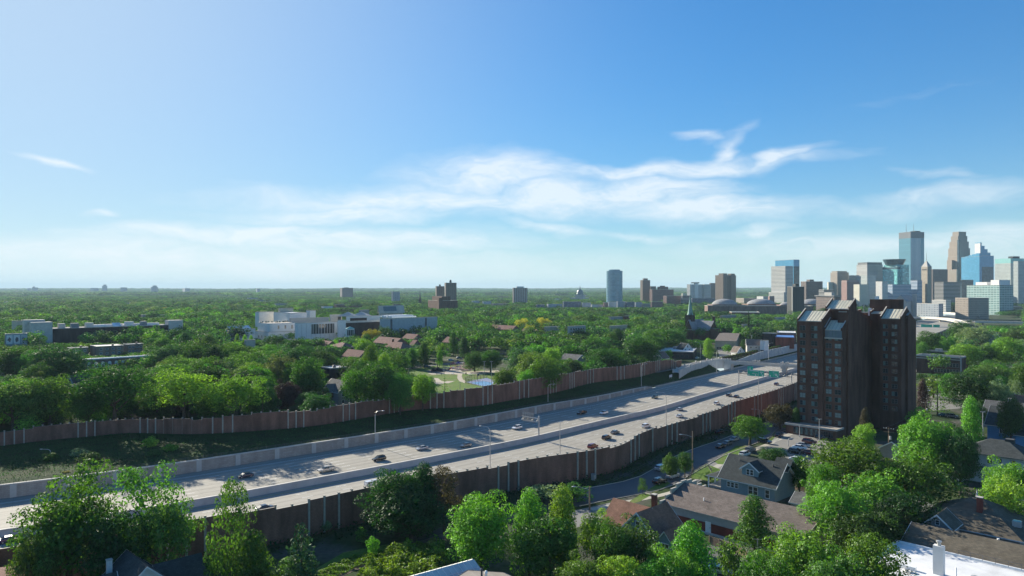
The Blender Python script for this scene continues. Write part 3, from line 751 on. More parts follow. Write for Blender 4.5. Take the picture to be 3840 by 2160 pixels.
# glazed solarium on the lower front bay
b=MB(); b.face([(9.75,1.05,34.9),(15.6,1.05,34.9),(15.6,1.1,37.3),(9.75,1.1,37.3)]); o=b.build('roof_terrace_glazing','metal_panel_blue',tw)
b=MB()
for x in (10.9,12.4,13.6): b.box(x-.08,x+.08,.98,1.045,34.9,37.2)
b.build('glazing_frame','pane_teal',o)
b=MB(); b.box(9.6,15.8,.8,1.15,34.4,34.88); b.build('terrace_ledge','coping',tw)
# podium
b=MB(); b.box(-1.5,16.5,-6,-.02,0,3.5,0,1); b.build('podium',['tower_brick','roof_gravel'],tw)
b=MB(); b.box(-1.8,16.8,-6.3,-6.0,3.1,3.75); b.box(-1.8,-1.5,-5.99,-.05,3.1,3.75); b.box(16.5,16.8,-5.99,-.05,3.1,3.75); b.build('podium_coping','coping',tw)
for i in range(5): window(tw,'f',-6,2.2+i*1.75,.5,1.5,2.2,'mix','steel_dark')
for i in range(3): window(tw,'f',-6,11.2+i*1.7,.6,1.4,1.9,'one','steel_dark')
door(tw,'f',-6,10,0,.9,2.2,'steel_dark')
st=['mix','mixb','one','mix','mixb','mix','mixc','mixb','one','mix']
rr=random.Random(3); pitch=2.72
for r in range(13):
    z=37.2-pitch*r
    for cu,w in ((2.1,1.9),(6.4,2.1)): window(tw,'f',0,cu+rr.uniform(-.1,.1),z,w,1.5,rr.choice(st),'steel_dark')
    if r>0:
        for cu,w in ((11.0,1.9),(14.2,2.0)): window(tw,'f',1.2,cu,z-.6,w,1.5,rr.choice(st),'steel_dark')
    for cu,w in ((22.3,1.5),(25.4,1.8)):
        if r<12: window(tw,'f',24,cu,z+.5,w,1.4,rr.choice(['mix','one','one','mixb']),'steel_dark')
vis(2994,3440,262,1600)

# ---------------------------------------------------------------- houses near the camera (right side)
def at(px,py,z=0): p=G(px,py,z); return (p.x,p.y,0)
# long hall with brown gable roof
p=G(2485,1887,4.0); hall=house('long brown shingled hall with red brick and grey side wall beside the russet house',(p.x,p.y,0),GR,0,32,0,18,4.0,6.9,'stucco_grey','shingle_brown','x',ov=.35,trim='coping',name='hall',cat='hall',lmk='the long brown roof')
MB().box(1.0,31.8,-.10,-.003,.0,2.25).build('brick_base','red_brick',hall)
door(hall,'f',-.12,11.5,.3,1.3,2.3); 
b=MB(); b.prism([(-.5,-.6),(-.1,-.6),(-.1,18.6),(-.5,18.6)],-.3,4.6,0,1)
for k in range(7):
    y=3+k*2; hh=2.6*math.sin(PI*(k+.5)/7)
    b.box(-.5,-.1,1.5+k*2.14,1.5+(k+1)*2.14,4.6,4.9+hh,0,1,False)
b.build('front_parapet',['stucco_cream','coping'],hall)
b=MB(); b.tube([(8,4,5.2),(8,4,6.1)],.12,6); b.build('roof_vent','white_paint',hall)
b=MB(); b.tube([(19.5,2.2,4.5),(19.5,2.2,6.2)],.07,6); b.tube([(18.7,2.2,5.5),(20.0,2.2,5.5)],.05,4); b.tube([(18.7,2.2,4.6),(18.7,2.2,5.7)],.05,4); b.build('roof_mast','white_paint',hall)
MB().box(3,28,-.8,-.12,-.3,.35).build('kerb_planter','concrete_pale',hall)
# russet house
p=Vector((29.2,144.4,0)); hr=house('steep russet roofed house with pale blue gable beside the long brown hall',(p.x,p.y,0),GR,-5,2.6,-5,4.6,4.2,8.0,'clapboard_blue','shingle_russet','y',name='house',lmk='the russet roofed house',
  wins=[('f',-5,-1.2,5.0,.9,1.3),('f',-5,-3,1.6,1,1.5),('f',-5,1,1.6,1,1.5)])
b=MB(); gable_walls(b,3.2,7.0,-5,1,0,3.6,5.8,'y'); b.build('wall','clapboard_blue',hr); b=MB(); gable_roof(b,3.2,7.0,-5,1,3.6,5.8,.4,'y'); b.build('roof',['shingle_russet','white_paint'],hr); window(hr,'f',-5,5.1,2.0,1.6,1.5)
b=MB(); gable_roof(b,-10.5,-1.4,-4.4,3.6,4.1,7.9,.4,'x'); b.build('side_roof',['shingle_russet','white_paint'],hr); b=MB(); gable_walls(b,-10.3,-5.02,-4.2,3.4,-.3,4.1,7.9,'x'); b.build('wall','clapboard_blue',hr)
chimney(hr,-2.6,2.6,6,9.8,.9); foot(hr,-10,9,-8,8)
# blue grey bungalow with dormer
p=G(2703,1784,3.9); bl=house('blue grey bungalow with charcoal roof and white trimmed dormer',(p.x,p.y,0),GR,0,14.5,0,11,3.9,8.6,'clapboard_blue','shingle_charcoal','x',ov=.7,lmk='the blue grey bungalow',
  wins=[('f',0,2.2,1.6,.8,1.2),('f',0,3.3,1.6,.8,1.2),('f',0,4.4,1.6,.8,1.2),('f',0,8.2,.9,1.1,1.9),('f',0,9.5,.9,1.1,1.9),('f',0,12.6,.8,1,1.9)])
b=MB(); gable_walls(b,5.2,9.6,1.2,5.5,4.0,6.7,8.3,'y'); dm=b.build('dormer','clapboard_blue',bl); b=MB(); gable_roof(b,5.2,9.6,1.2,5.5,6.7,8.3,.45,'y'); b.build('roof',['shingle_charcoal','white_paint'],dm); rakes(dm,5.2,9.6,1.2,5.5,6.7,8.3,.45,'y')
for u in (6.9,7.9): window(dm,'f',1.2,u,5.3,.8,1.3)
b=MB(); hip_roof(b,-4.5,-.8,1,8,2.9,3.8,.3); b.build('porch_roof',['shingle_charcoal','white_paint'],bl)
for y in (1.2,4.5,7.8): MB().box(-4.4,-4.1,y-.15,y+.15,-.2,2.88).build('porch_post','white_paint',bl)
MB().box(-4.4,-.02,1.2,7.8,-.2,.6).build('porch_floor','clapboard_grey',bl)
for x in (3.0,12.0): MB().tube([(x,4.2,7.5),(x,4.2,8.3)],.14,6).build('roof_vent','steel_dark',bl)
b=MB(); gable_walls(b,11.5,14.2,5.6,10.5,4,6.9,9.2,'x'); b.build('rear_gable','clapboard_blue',bl); b=MB(); gable_roof(b,11.5,15,5.6,10.5,6.9,9.2,.4,'x'); b.build('roof',['shingle_charcoal','white_paint'],bl)
foot(bl,-5,15,-1,12)
# patio tables next to it
for i,(px,py,lb) in enumerate(((2742,1833,'white parasol table nearest the bungalow porch'),(2768,1850,'small white garden table between the two other patio tables'),(2795,1847,'white parasol table nearest the far end of the bungalow'))):
    q=G(px,py,0); t_=thing('patio_table',lb,'table',(q.x,q.y,0),0,'patio tables beside the bungalow'); 
    MB().lathe([(0,.72),(.75,.72),(.75,.78),(0,.78)],12).build('tabletop','white_paint',t_); MB().tube([(0,0,0),(0,0,.72)],.06,6).build('leg','white_paint',t_)
    if i!=1: MB().lathe([(1.3,2.1),(.6,2.45),(0,2.7)],8).build('parasol','white_paint',t_); MB().tube([(0,0,.79),(0,0,2.65)],.03,6).build('pole','galvanized',t_)
# white flat roofed block at the bottom right
p=G(3362,2034,6.2); wb=house('white flat roofed block with tall white chimney at the bottom corner',(p.x,p.y,0),GR,0,40,-22,0,6.2,6.2,'stucco_white','roof_white','x','flat',trim='white_paint',name='flat_building',cat='building',lmk='the white flat roof')
q=G(3520,2150,6.4); lx=(q.x-p.x)*math.cos(-GR)-(q.y-p.y)*math.sin(-GR); ly=(q.x-p.x)*math.sin(-GR)+(q.y-p.y)*math.cos(-GR)
b=MB(); b.box(lx-.75,lx+.75,ly-.5,ly+.5,6.2,10.9); o=b.build('chimney','stucco_white',wb); MB().lathe([(.28,0),(.28,.5),(.42,.55),(.42,.75),(0,.85)],10,0,(lx,ly,10.9)).build('flue','galvanized',o)
b=MB(); b.tube([(lx+2.2,ly+.8,6.3),(lx+2.2,ly+.8,7.8)],.12,6); b.build('vent_pipe','white_paint',wb); 
b=MB(); b.tube([(lx+1.5,ly-1,6.5),(lx+3,ly-.8,6.6),(lx+6,ly-2,6.6)],.1,6); b.build('gas_pipe','galvanized',wb)
for (dx,dy) in ((4.5,1.6),(9,-1),(-4,-2.5)): MB().lathe([(.3,0),(.3,.35),(.5,.4),(.5,.55),(0,.65)],10,0,(lx+dx,ly+dy,6.32)).build('roof_vent','galvanized',wb)
b=MB(); 
for k in range(16): b.tube([(lx+k*1.8,-.35,6.6),(lx+k*1.8,-.35,7.5)],.035,4)
b.tube([(lx,-.35,7.5),(lx+28,-.35,7.5)],.035,4); b.tube([(lx,-.35,7.1),(lx+28,-.35,7.1)],.03,4); b.build('roof_railing','steel_dark',wb)
b=MB(); b.box(lx-6,lx-3,ly-1.6,ly-.9,6.32,6.9); b.build('roof_duct','white_paint',wb)
# big tan hipped house at right
p=G(3656,1854,10.8); hx=(p.x,p.y,0)
tb=house('large house with tan hipped roof, brick chimney and skylight behind the white flat roof',hx,GR,-8,9,-8,8,5.6,10.4,'clapboard_grey','shingle_tan','x','hip',ov=.7,lmk='the tan hipped roof')
MB().lathe([(.25,0),(.18,.5),(0,1.5)],8,0,(.3,0,10.4)).build('finial','galvanized',tb)
chimney(tb,1.6,-3.4,7.4,11.2,.95,'red_brick')
b=MB(); b.box(7.0,8.4,-4.2,-3.0,7.0,8.05); sk=b.build('skylight','galvanized',tb); sk.location=(0,0,0)
MB().box(7.12,8.28,-4.08,-3.12,8.051,8.12).build('pane','turquoise_roof',sk)
p2=G(3625,1985,7.2)
fr=house('low front house with broad dark tan roof below the hipped roof',(p2.x,p2.y,0),GR,-7,24,-15,2.2,5.0,8.2,'clapboard_tan','shingle_tan','x',ov=.5,lmk='the low tan roof')
b=MB(); gable_walls(b,-6.6,-2.0,-2.2,3,5,7.4,9.4,'y'); g1=b.build('gable','clapboard_grey',fr); b=MB(); gable_roof(b,-6.6,-2.0,-2.2,3,7.4,9.4,.5,'y'); b.build('roof',['shingle_tan','white_paint'],g1); rakes(g1,-6.6,-2.0,-2.2,3,7.4,9.4,.5,'y'); window(g1,'f',-2.2,-4.3,7.6,.6,.8)
MB().tube([(6,-5,7),(6,-5,8.2)],.2,8).build('roof_vent','white_paint',fr)
p3=G(3838,1905,8.0)
t_=thing('round_vent','grey metal ball ventilator on the roof edge near the right border','ventilator',(p3.x,p3.y,7.6)); MB().lathe([(.5,0),(.5,.4),(1.3,.8),(1.5,1.5),(1.1,2.2),(0,2.5)],14).build('turbine','galvanized',t_)
hs=house('grey roofed house under the ball ventilator at the right border',(p3.x+5,p3.y+1,0),GR,-6,8,-6,6,4.8,7.7,'clapboard_grey','shingle_grey','x','hip')
# pale two storey house with charcoal hip roofs
p=G(3715,1712,6.5); wh=house('white two storey house with charcoal hip roof and green trim',(p.x,p.y,0),GR,-6,9,-4,7,7.6,11.2,'clapboard_white','shingle_charcoal','x','hip',ov=.8,trim='trim_green',lmk='the white two storey house',
  wins=[('f',-4,-4.5,5.9,.8,1.2),('f',-4,-2.6,5.5,1.1,1.7),('f',-4,.6,5.4,1.1,1.8),('f',-4,3,5.9,.7,1.1),('f',-4,6,5.5,1,1.6)])
b=MB(); hip_roof(b,-13,-5.0,-8,2,5.3,7.9,.5); b.build('lower_roof',['shingle_charcoal','trim_green'],wh); MB().box(-12.8,-5.05,-7.8,1.8,-.3,5.28).build('wall','clapboard_white',wh)
for u in (-11,-9,-7): window(wh,'f',-7.8,u,2.9,1.3,2.0,'one','trim_green')
b=MB(); hip_roof(b,-12.5,-4.2,-11.5,-7.85,2.5,3.4,.2); b.build('porch_roof',['shingle_charcoal','trim_green'],wh)
for x in (-12,-8.4,-5): MB().box(x-.15,x+.15,-11.2,-10.9,-.2,2.48).build('porch_post','white_paint',wh)
b=MB(); b.box(3,5,1,3,9.6,11.6,0,1); b.build('roof_box',['shingle_charcoal','roof_dark'],wh); foot(wh,-14,11,-12,8)
# bright blue house, right border
p=G(3702,1648,0); bb=house('bright blue clapboard house under a big charcoal roof at the right border',(p.x,p.y,0),GR,0,22,0,15,5.6,10.8,'clapboard_bright','shingle_charcoal','x',ov=.8,trim='galvanized',lmk='the bright blue house',wins=[('f',0,4.3,2.9,1.4,1.2),('f',0,11,2.9,1.4,1.2)])
b=MB(); hip_roof(b,9,22,-6,-.85,3.6,6.2,.4); b.build('side_roof',['shingle_charcoal','galvanized'],bb); MB().box(9.2,21.8,-5.8,-.02,-.2,3.58).build('wall','clapboard_bright',bb)
# grey roofed house beyond it
p=G(3720,1565,4.0); g2=house('grey shingled house standing behind the bright blue house',(p.x,p.y,0),GR,-3,18,0,13,5.0,9.4,'clapboard_grey','shingle_grey','x',ov=.6,lmk='the grey shingled house'); chimney(g2,4,8,8,10.6,1.0,'stucco_white')
# garages and sheds
p=G(3350,1712,0); gd=house('small dark gabled garage beside the utility pole with transformer',(p.x,p.y,0),GR,-3,4,-3,4,2.8,5.0,'clapboard_grey','shingle_charcoal','y',ov=.3,name='garage',cat='garage')
p=G(3370,1604,0); house('small grey gabled garage at the foot of the dark brick tower',(p.x,p.y,0),GR,-3,4,-2,5,2.8,5.2,'clapboard_grey','shingle_grey','y',ov=.3,name='garage',cat='garage')
p=G(3033,1925,0); house('grey roofed shed at the end of the long brown hall',(p.x,p.y,0),GR,-3,3.5,-3,3,2.6,4.4,'clapboard_grey','shingle_grey','x',ov=.3,name='shed',cat='shed')
# houses at the lower left
p=G(540,2064,12.2); dh=house('dark gabled house with pale trim at the bottom edge left of the spruce',(p.x+1,p.y-2,0),GR,-7.5,1.0,-4.6,4.6,6.6,10.8,'clapboard_white','shingle_charcoal','x',ov=.7,trim='clapboard_white',lmk='the dark gabled house',wins=[('r',1.0,0,7.4,1.3,1.2)])
b=MB(); gable_walls(b,-6.5,-1.6,-8.5,-4.65,-.2,6.2,9.2,'y'); b.build('wall','clapboard_white',dh); b=MB(); gable_roof(b,-6.5,-1.6,-8.5,-3.0,6.2,9.2,.5,'y'); b.build('side_roof',['shingle_charcoal','clapboard_white'],dh); rakes(dh,-6.5,-1.6,-8.5,-3,6.2,9.2,.5,'y')
b=MB(); gable_walls(b,-6.4,-1.5,4.65,9.5,-.2,6.2,8.9,'y'); b.build('wall','clapboard_white',dh); b=MB(); gable_roof(b,-6.4,-1.5,3.0,9.5,6.2,8.9,.5,'y'); b.build('side_roof',['shingle_charcoal','clapboard_white'],dh)
b=MB(); gable_walls(b,1.05,4.2,-2.6,2.6,-.2,5.8,8.2,'x'); d2=b.build('front_bay','clapboard_blue',dh); b=MB(); gable_roof(b,-.5,4.2,-2.6,2.6,5.8,8.2,.5,'x'); b.build('roof',['shingle_charcoal','trim_green'],d2); rakes(d2,1.2,4.2,-2.6,2.6,5.8,8.2,.5,'x','turquoise_roof'); window(d2,'r',4.2,0,5.4,1.2,1.1)
chimney(dh,-6.2,-3,8,10.6,.7,'clapboard_white'); foot(dh,-12,5,-9,10)
p=G(15,2135,9.0); house('house with plum brown roof cut by the left bottom corner',(p.x,p.y,0),GR,-8,4,-10,3,6.2,9.2,'clapboard_tan','tile_plum','x','hip')
# glass roof and brown roof at the bottom middle
p=G(1772,2098,7.0); gl_=thing('greenhouse','pale glass roofed greenhouse at the bottom edge beside the brown roof','greenhouse',(p.x,p.y,0),GR-.12); foot(gl_,-7,9,-14,3); lm('the glass greenhouse',p.x,p.y)
MB().box(-5,5,-12,0,-.2,4.6).build('wall','clapboard_white',gl_); b=MB(); gable_roof(b,-5,5,-12,0,4.6,6.9,.3,'y',.1); ro=b.build('roof',['glass_roof','white_paint'],gl_)
b=MB()
for k in range(13):
    y=-12+k
    for sg in (-1,1): b.tube([(sg*5.2,y,4.68),(0,y,7.08)],.05,4)
for q in (.33,.66):
    for sg in (-1,1): b.tube([(sg*5*q,-12.2,7.05-2.3*q),(sg*5*q,.2,7.05-2.3*q)],.04,4)
b.build('glazing_bars','white_paint',ro)
p=G(1843,2098,7.4); br_=house('low brown roofed building with two vents at the bottom edge',(p.x+2.2,p.y-1.0,0),GR-.12,0,13,-14,0,5.4,7.4,'brown_brick','roof_gravel','x',ov=.4,trim='roof_dark',lmk='the low brown roof')
for x,y,m in ((3.2,-6.8,'roof_dark'),(4.4,-6.8,'white_paint')): MB().lathe([(.16,0),(.16,1.3),(.26,1.35),(.2,1.7),(0,1.8)],8,0,(x,y,7.2)).build('flue',m,br_)
# fences
def fence(label,pts,h,m,pitch=2.4,solid=True,name='fence'):
    p0=Vector((*pts[0],0)); t_=thing(name,label,'fence',p0)
    pn=MB(); 
    for a,b in zip(pts[:-1],pts[1:]):
        a,b=Vector((*a,0))-p0,Vector((*b,0))-p0; L_=(b-a).length; d=(b-a).normalized(); n=Vector((-d.y,d.x,0))*.03
        if solid: pn.prism([(a-n).xy,(b-n).xy,(b+n).xy,(a+n).xy],.1,h)
        else:
            for z in (.2,h-.05): pn.tube([a+Vector((0,0,z)),b+Vector((0,0,z))],.03,4)
            k=0.0
            while k<L_: q=a+d*k; pn.tube([q+Vector((0,0,.2)),q+Vector((0,0,h-.05))],.018,4); k+=.35
        k=0.0
        while k<=L_+.01:
            q=a+d*k; o=MB().box(-.06,.06,-.06,.06,0,h+.08).build('post',m,t_,q); k+=pitch
    pn.build('panel' if solid else 'pickets',m,t_); return t_
fence('black picket fence round the corner lawn by the blue grey bungalow',[G(2580,1800).xy,G(2602,1768).xy,G(2655,1752).xy,G(2668,1772).xy],1.2,'steel_dark',3,False)
fence('weathered board fence behind the bungalow towards the alley',[G(2948,1826).xy,G(2990,1838).xy,G(3030,1848).xy],1.8,'wood_fence')
fence('chain fence on the grass strip at the corner of the parking lot',[G(2880,1655).xy,G(2925,1608).xy,G(2950,1590).xy],1.1,'steel_dark',3,False)
fence('grey board fence below the long brown hall',[G(2660,2040).xy,G(2760,2075).xy,G(2800,2100).xy],1.7,'wood_fence')
# ---------------------------------------------------------------- block buildings placed by their near corner
def blk(name,label,cat,D,xl,xc,xr,yt,wall,roof='roof_grey',rz=GR,zb=0.0,h=None,par=.5,coping='coping',group=None,visy=None,lmk=None,ztop=None,footp=True):
    """near corner seen at column xc at distance D; left face reaches to column xl, right face to xr; roof line at row yt"""
    X,Y=XP(xc,D),D; c,s=math.cos(rz),math.sin(rz)
    kl=(xl-1920)/F; kr=(xr-1920)/F
    Lx=(kl*Y-X)/(-c+kl*s) if xl<xc else 3.0
    Ry=(kr*Y-X)/(-s-kr*c) if xr>xc else 3.0
    if Lx<0 or Lx>400: Lx=30
    if Ry<0 or Ry>400: Ry=30
    z1=ztop if ztop else (ZP(yt,D) if h is None else h)
    root=thing(name,label,cat,(X,Y,0),rz,group)
    b=MB(); b.prism([(-Lx,0),(0,0),(0,Ry),(-Lx,Ry)],zb,z1,0); b.build('body',wall,root)
    b=MB(); b.box(-Lx+.01,-.01,.01,Ry-.01,z1+.002,z1+.12,0)
    e=.35
    for a in ((-Lx-.06,.06,-.06,e),(-Lx-.06,.06,Ry-e,Ry+.06),(-Lx-.06,-Lx+e,e+.001,Ry-e-.001),(-e,.06,e+.001,Ry-e-.001)): b.box(*a,z1+.122,z1+.12+par,1)
    b.build('roof',[roof,coping],root)
    if footp: foot(root,-Lx-1,1,-1,Ry+1)
    if visy: vis(xl-2,xr+2,D,visy)
    if lmk: lm(lmk,X,Y)
    root['dims']=(Lx,Ry,z1); return root,Lx,Ry,z1
def sub(root,name,m,x0,x1,y0,y1,z0,z1,mt=None):
    b=MB(); b.box(x0,x1,y0,y1,z0,z1,0,1 if mt else 0); return b.build(name,[m,mt] if mt else m,root)
def units(root,Lx,Ry,z,n,seed=0,m=('galvanized','roof_grey','white_paint'),s=1.0):
    r=random.Random(seed)
    for i in range(n):
        w,d,h=r.uniform(1.5,4)*s,r.uniform(1.5,3.5)*s,r.uniform(1,2.2)*s
        x=r.uniform(-Lx+w+1,-w-1) if Lx>2*w+3 else -Lx/2; y=r.uniform(d+1,Ry-d-1) if Ry>2*d+3 else Ry/2
        b=MB(); b.box(x-w/2,x+w/2,y-d/2,y+d/2,z+.125,z+.3,1); b.box(x-w/2+.1,x+w/2-.1,y-d/2+.1,y+d/2-.1,z+.301,z+h,0); b.build('roof_unit',[r.choice(m),'steel_dark'],root)
def wins(root,face,plane,us,zs,w,h,style='one',frame='steel_dark'):
    for z in zs:
        for u in us: window(root,face,plane,u,z,w,h,style,frame)
fr=lambda a,b,n:[a+(b-a)*(i+.5)/n for i in range(n)]

# the white theatre and museum group
r,a,b_,z=blk('theatre_wing','lower white theatre block with small square windows and a rounded upper storey','theatre',690,958,1005,1232,1247,'stucco_white','roof_gravel',visy=1268,lmk='the white theatre')
wins(r,'r',0,(8,30,52),(5.0,),2.6,2.4); wins(r,'f',0,fr(-a+4,-3,3),(5,),1.3,2.2)
b=MB(); b.prism([(-a+1.5,1.5),(-3,1.5),(-1.4,2.4),(-.6,4.5),(-.6,42),(-a+1.5,42)],z+.13,z+8.6,0,1); b.build('rounded_storey',['stucco_white','roof_gravel'],r); wins(r,'r',-.6,(11,18,25),(z+3,),1.4,3.2)
b=MB()
rr=random.Random(4)
for i in range(14): b.lathe([(0,0),(.9,.3),(1.0,.9),(.5,1.5),(0,1.7)],6,0,(-a+3+rr.uniform(0,8),3+i*2.2,z+8.5))
b.build('roof_planting','trim_green',r)
r,a,b_,z=blk('theatre_hall','white theatre hall with a row of tall paired windows','theatre',676,1106,1116,1272,1213,'stucco_white','roof_membrane',visy=1262)
for i in range(8):
    u=16+i*(b_-20)/8
    for du in (-.95,.95): window(r,'r',0,u+du,z-10.5,1.15,9.2,'fixed','steel_dark')
b=MB()
for k in range(9): b.box(-.02,.1,4+k*(b_-4)/8.2,4.25+k*(b_-4)/8.2,0,z-1)
b.build('pilasters','stucco_grey',r)
for args in (('theatre_block','broad grey white upper block set back over the tall windows','theatre',712,1085,1092,1234,1196,'stucco_grey','roof_grey'),
 ('theatre_block','big blank white stage block of the theatre','theatre',728,1026,1089,1150,1175,'stucco_white','roof_white'),
 ('theatre_block','small top block on the white theatre roof','theatre',760,1043,1045,1100,1158,'stucco_cream','roof_gravel'),
 ('theatre_block','ribbed white block at the right end of the theatre roof','theatre',770,1148,1162,1184,1166,'stucco_white','roof_grey'),
 ('theatre_block','stepped white block at the left end of the theatre roof','theatre',760,957,972,1028,1172,'stucco_white','roof_white'),
 ('theatre_block','narrow white corner block right of the tall theatre windows','theatre',684,1266,1268,1297,1202,'stucco_white','roof_grey'),
 ('theatre_block','pale framed box with a dark square opening over the theatre','theatre',760,1236,1240,1283,1182,'concrete_pale','roof_white')):
    r,a,b_,z=blk(*args)
    if 'opening' in args[1]: window(r,'r',0,b_*.75,z-7,3.5,6,'fixed','steel_dark')
r,a,b_,z=blk('studio_wing','low white studio wing with slanted skylights left of the theatre','theatre',668,848,852,958,1238,'stucco_white','roof_dark',visy=1270)
for i in range(5):
    y=3+i*(b_-6)/5; b=MB(); b.face([(-.4,y,z+.2),(-.4,y+3.6,z+.2),(-7,y+3.6,z+3.4),(-7,y,z+3.4)]); b.face([(-.4,y+3.6,z+.2),(-7,y+3.6,z+.2),(-7,y+3.6,z+3.4)]); b.face([(-7,y,z+.2),(-.4,y,z+.2),(-7,y,z+3.4)]); b.build('skylight','sky_panel',r)
wins(r,'f',0,fr(-a+.5,-.5,2) if a>4 else (-1.4,),(5,),1,2.2)
r,a,b_,z=blk('low_block','small tan box building between the trees below the theatre','building',600,916,923,958,1278,'stucco_cream','roof_grey',visy=1300); wins(r,'f',0,(-a/2,),(2.2,),1.6,4,'fixed')
# museum wings
r,a,b_,z=blk('museum_wing','dark brick curved wing between the theatre and the long blue wing','museum',690,1296,1299,1428,1211,'dark_brick','roof_white',visy=1247,par=1.6,coping='concrete_pale',lmk='the museum')
r,a,b_,z=blk('museum_wing','long pale blue grey museum wing with two dark vertical slits','museum',700,1424,1428,1640,1197,'concrete_blue','roof_white',visy=1216)
for k in (.16,.77): sub(r,'window_slit','steel_dark',-.1,.06,b_*k,b_*k+2.4,2,z-.3)
units(r,60,b_,z,0); b=MB()
for k in range(5): b.box(-40+k*5,-36+k*5,b_*.35,b_*.35+30,z+.13,z+1.4+k%2)
b.build('roof_unit','white_paint',r)
r,a,b_,z=blk('museum_wing','white museum roofs with low glazed pyramids behind the dark curved wing','museum',745,1298,1300,1424,1188,'stucco_white','roof_white')
for k in (.25,.65):
    b=MB(); b.lathe([(13,0),(0,4.5)],4,0,(-14,b_*k,z+.13)); b.build('roof_lantern','roof_membrane',r)
sub(r,'dark_strip','dark_brick',-.05,.08,b_*.1,b_*.6,z-7,z-1.5)
r,a,b_,z=blk('museum_plant','slate blue plant box on the museum roofs','building',800,1346,1349,1384,1164,'metal_panel_blue','roof_blue')
r,a,b_,z=blk('pavilion','small glazed pavilion with turquoise roof beside the dark curved wing','pavilion',660,1296,1299,1329,1234,'stucco_white','turquoise_roof',par=.2,coping='turquoise_roof',visy=1254)
b=MB(); b.face([(-a-.2,-.2,z+.35),(.2,-.2,z+.35),(-a/2,b_/2,z+2.2)]); b.face([(.2,-.2,z+.35),(.2,b_+.2,z+.35),(-a/2,b_/2,z+2.2)]); b.face([(.2,b_+.2,z+.35),(-a-.2,b_+.2,z+.35),(-a/2,b_/2,z+2.2)]); b.face([(-a-.2,b_+.2,z+.35),(-a-.2,-.2,z+.35),(-a/2,b_/2,z+2.2)]); b.build('pyramid_roof','turquoise_roof',r)
wins(r,'r',0,fr(.6,b_-.6,4),(z-6,),1.2,5,'fixed')
r,a,b_,z=blk('museum_temple','pale classical museum building with gabled roof and dark skylight','museum',860,1420,1424,1512,1172,'concrete_pale','roof_membrane',visy=1182)
b=MB(); gable_roof(b,-a-1,1,-1,b_+1,z+.7,z+8,.5,'y'); rf=b.build('gable_roof',['roof_membrane','concrete_pale'],r); 
b=MB(); gable_walls(b,-a,0,-.5,b_+.5,z+.6,z+.7,z+7.6,'y'); b.build('pediment','concrete_pale',r)
sl_=7.3/((a+2)/2); b=MB(); y0,y1=b_*.15,b_*.7; xs=[.7,-a/2+2]; zz=[z+8.25-sl_*(x+a/2) for x in xs]; b.face([(xs[0]-1.5,y0,zz[0]+1.5*sl_),(xs[0]-1.5,y1,zz[0]+1.5*sl_),(xs[1],y1,zz[1]+.05),(xs[1],y0,zz[1]+.05)]); b.build('skylight','metal_panel_blue',r)
# long dark college building, far left
r,a,b_,z=blk('college_building','long dark brick college building between two pale stair towers','college',620,176,199,636,1234,'dark_brick','roof_gravel',visy=1283,lmk='the college')
for nm,u0,u1,x0,dz in (('stair_tower',-16,-.5,-a-1,6.2),('stair_tower',b_-1,b_+12,-7,4.6)):
    b=MB(); b.box(-10,.9,u0,u1,0,z+dz,0,1); b.build(nm,['concrete_pale','roof_grey'],r)
b=MB(); b.box(-18,-10.01,-19,-4,0,z+8,0,1); b.build('stair_tower',['concrete_pale','roof_grey'],r)
for i,(k,w,m) in enumerate(((.06,5,'concrete_pale'),(.16,6,'metal_panel_blue'),(.28,6,'galvanized'),(.62,7,'stucco_white'),(.76,5,'metal_panel_blue'))): sub(r,'roof_unit',m,-12,-7,b_*k,b_*k+w,z+.13,z+4.2,'roof_grey')
sub(r,'roof_duct','white_paint',-16,-14,b_*.3,b_*.95,z+.13,z+2.2); b=MB(); b.face([(-2,b_*.5,z+.2),(-2,b_*.57,z+.2),(-8,b_*.57,z+3.6),(-8,b_*.5,z+3.6)]); b.build('skylight','sky_panel',r)
r,a,b_,z=blk('white_block','pale low block behind the left stair tower of the college','building',690,44,47,118,1206,'stucco_cream','roof_grey')
# mural building at the left border
r,a,b_,z=blk('mural_building','pale blue building with dark mural panels near the left border','building',560,18,22,103,1255,'clapboard_blue','roof_white',visy=1292)
rr=random.Random(9)
for k in range(3):
    y0,y1=b_*(k/3+.02),b_*((k+1)/3-.02); pnl=sub(r,'mural_panel','stucco_white' if k<2 else 'concrete_blue',.001,.12,y0,y1,z-7.5,z-.6)
    b=MB(); cy,cz=(y0+y1)/2,z-4; pts=[]
    for i in range(11):
        t_=2*PI*i/11; rad=rr.uniform(.5,1.0); pts.append((.13,cy+math.cos(t_)*rad*(y1-y0)*.4,cz+math.sin(t_)*rad*2.4))
    b.face(pts); b.build('mural_shape','metal_panel_blue' if k==2 else 'steel_dark',pnl)
# three tan walk-ups, arched apartments
for lb,D,xl,xc,xr,yt,vy in (('tan brick flat roofed walk up, rightmost of three, half behind a tree',545,462,474,540,1293,1318),('tan brick flat roofed walk up with a chimney, middle of three',520,338,362,464,1301,1330),('tan brick flat roofed walk up, leftmost of three',515,252,262,332,1307,1330)):
    r,a,b_,z=blk('walk_up','%s'%lb,'apartment house',D,xl,xc,xr,yt,'tan_brick','roof_membrane',group='tan walk up apartment houses',visy=vy,par=.3)
    wins(r,'r',0,fr(1,b_-1,4),(z-2.6,z-5.6),1.6,1.3,'one','white_paint'); chimney(r,-2,b_*.62,z-.5,z+1.5,1.2,'tan_brick')
lm('the tan walk ups',XP(400,520),520)
r,a,b_,z=blk('arched_apartments','long grey brick apartment row with white roof edge and white arched windows','apartment house',428,300,306,560,1352,'mauve_brick','roof_white',visy=1376,par=.6,coping='white_paint',lmk='the arched apartment row')
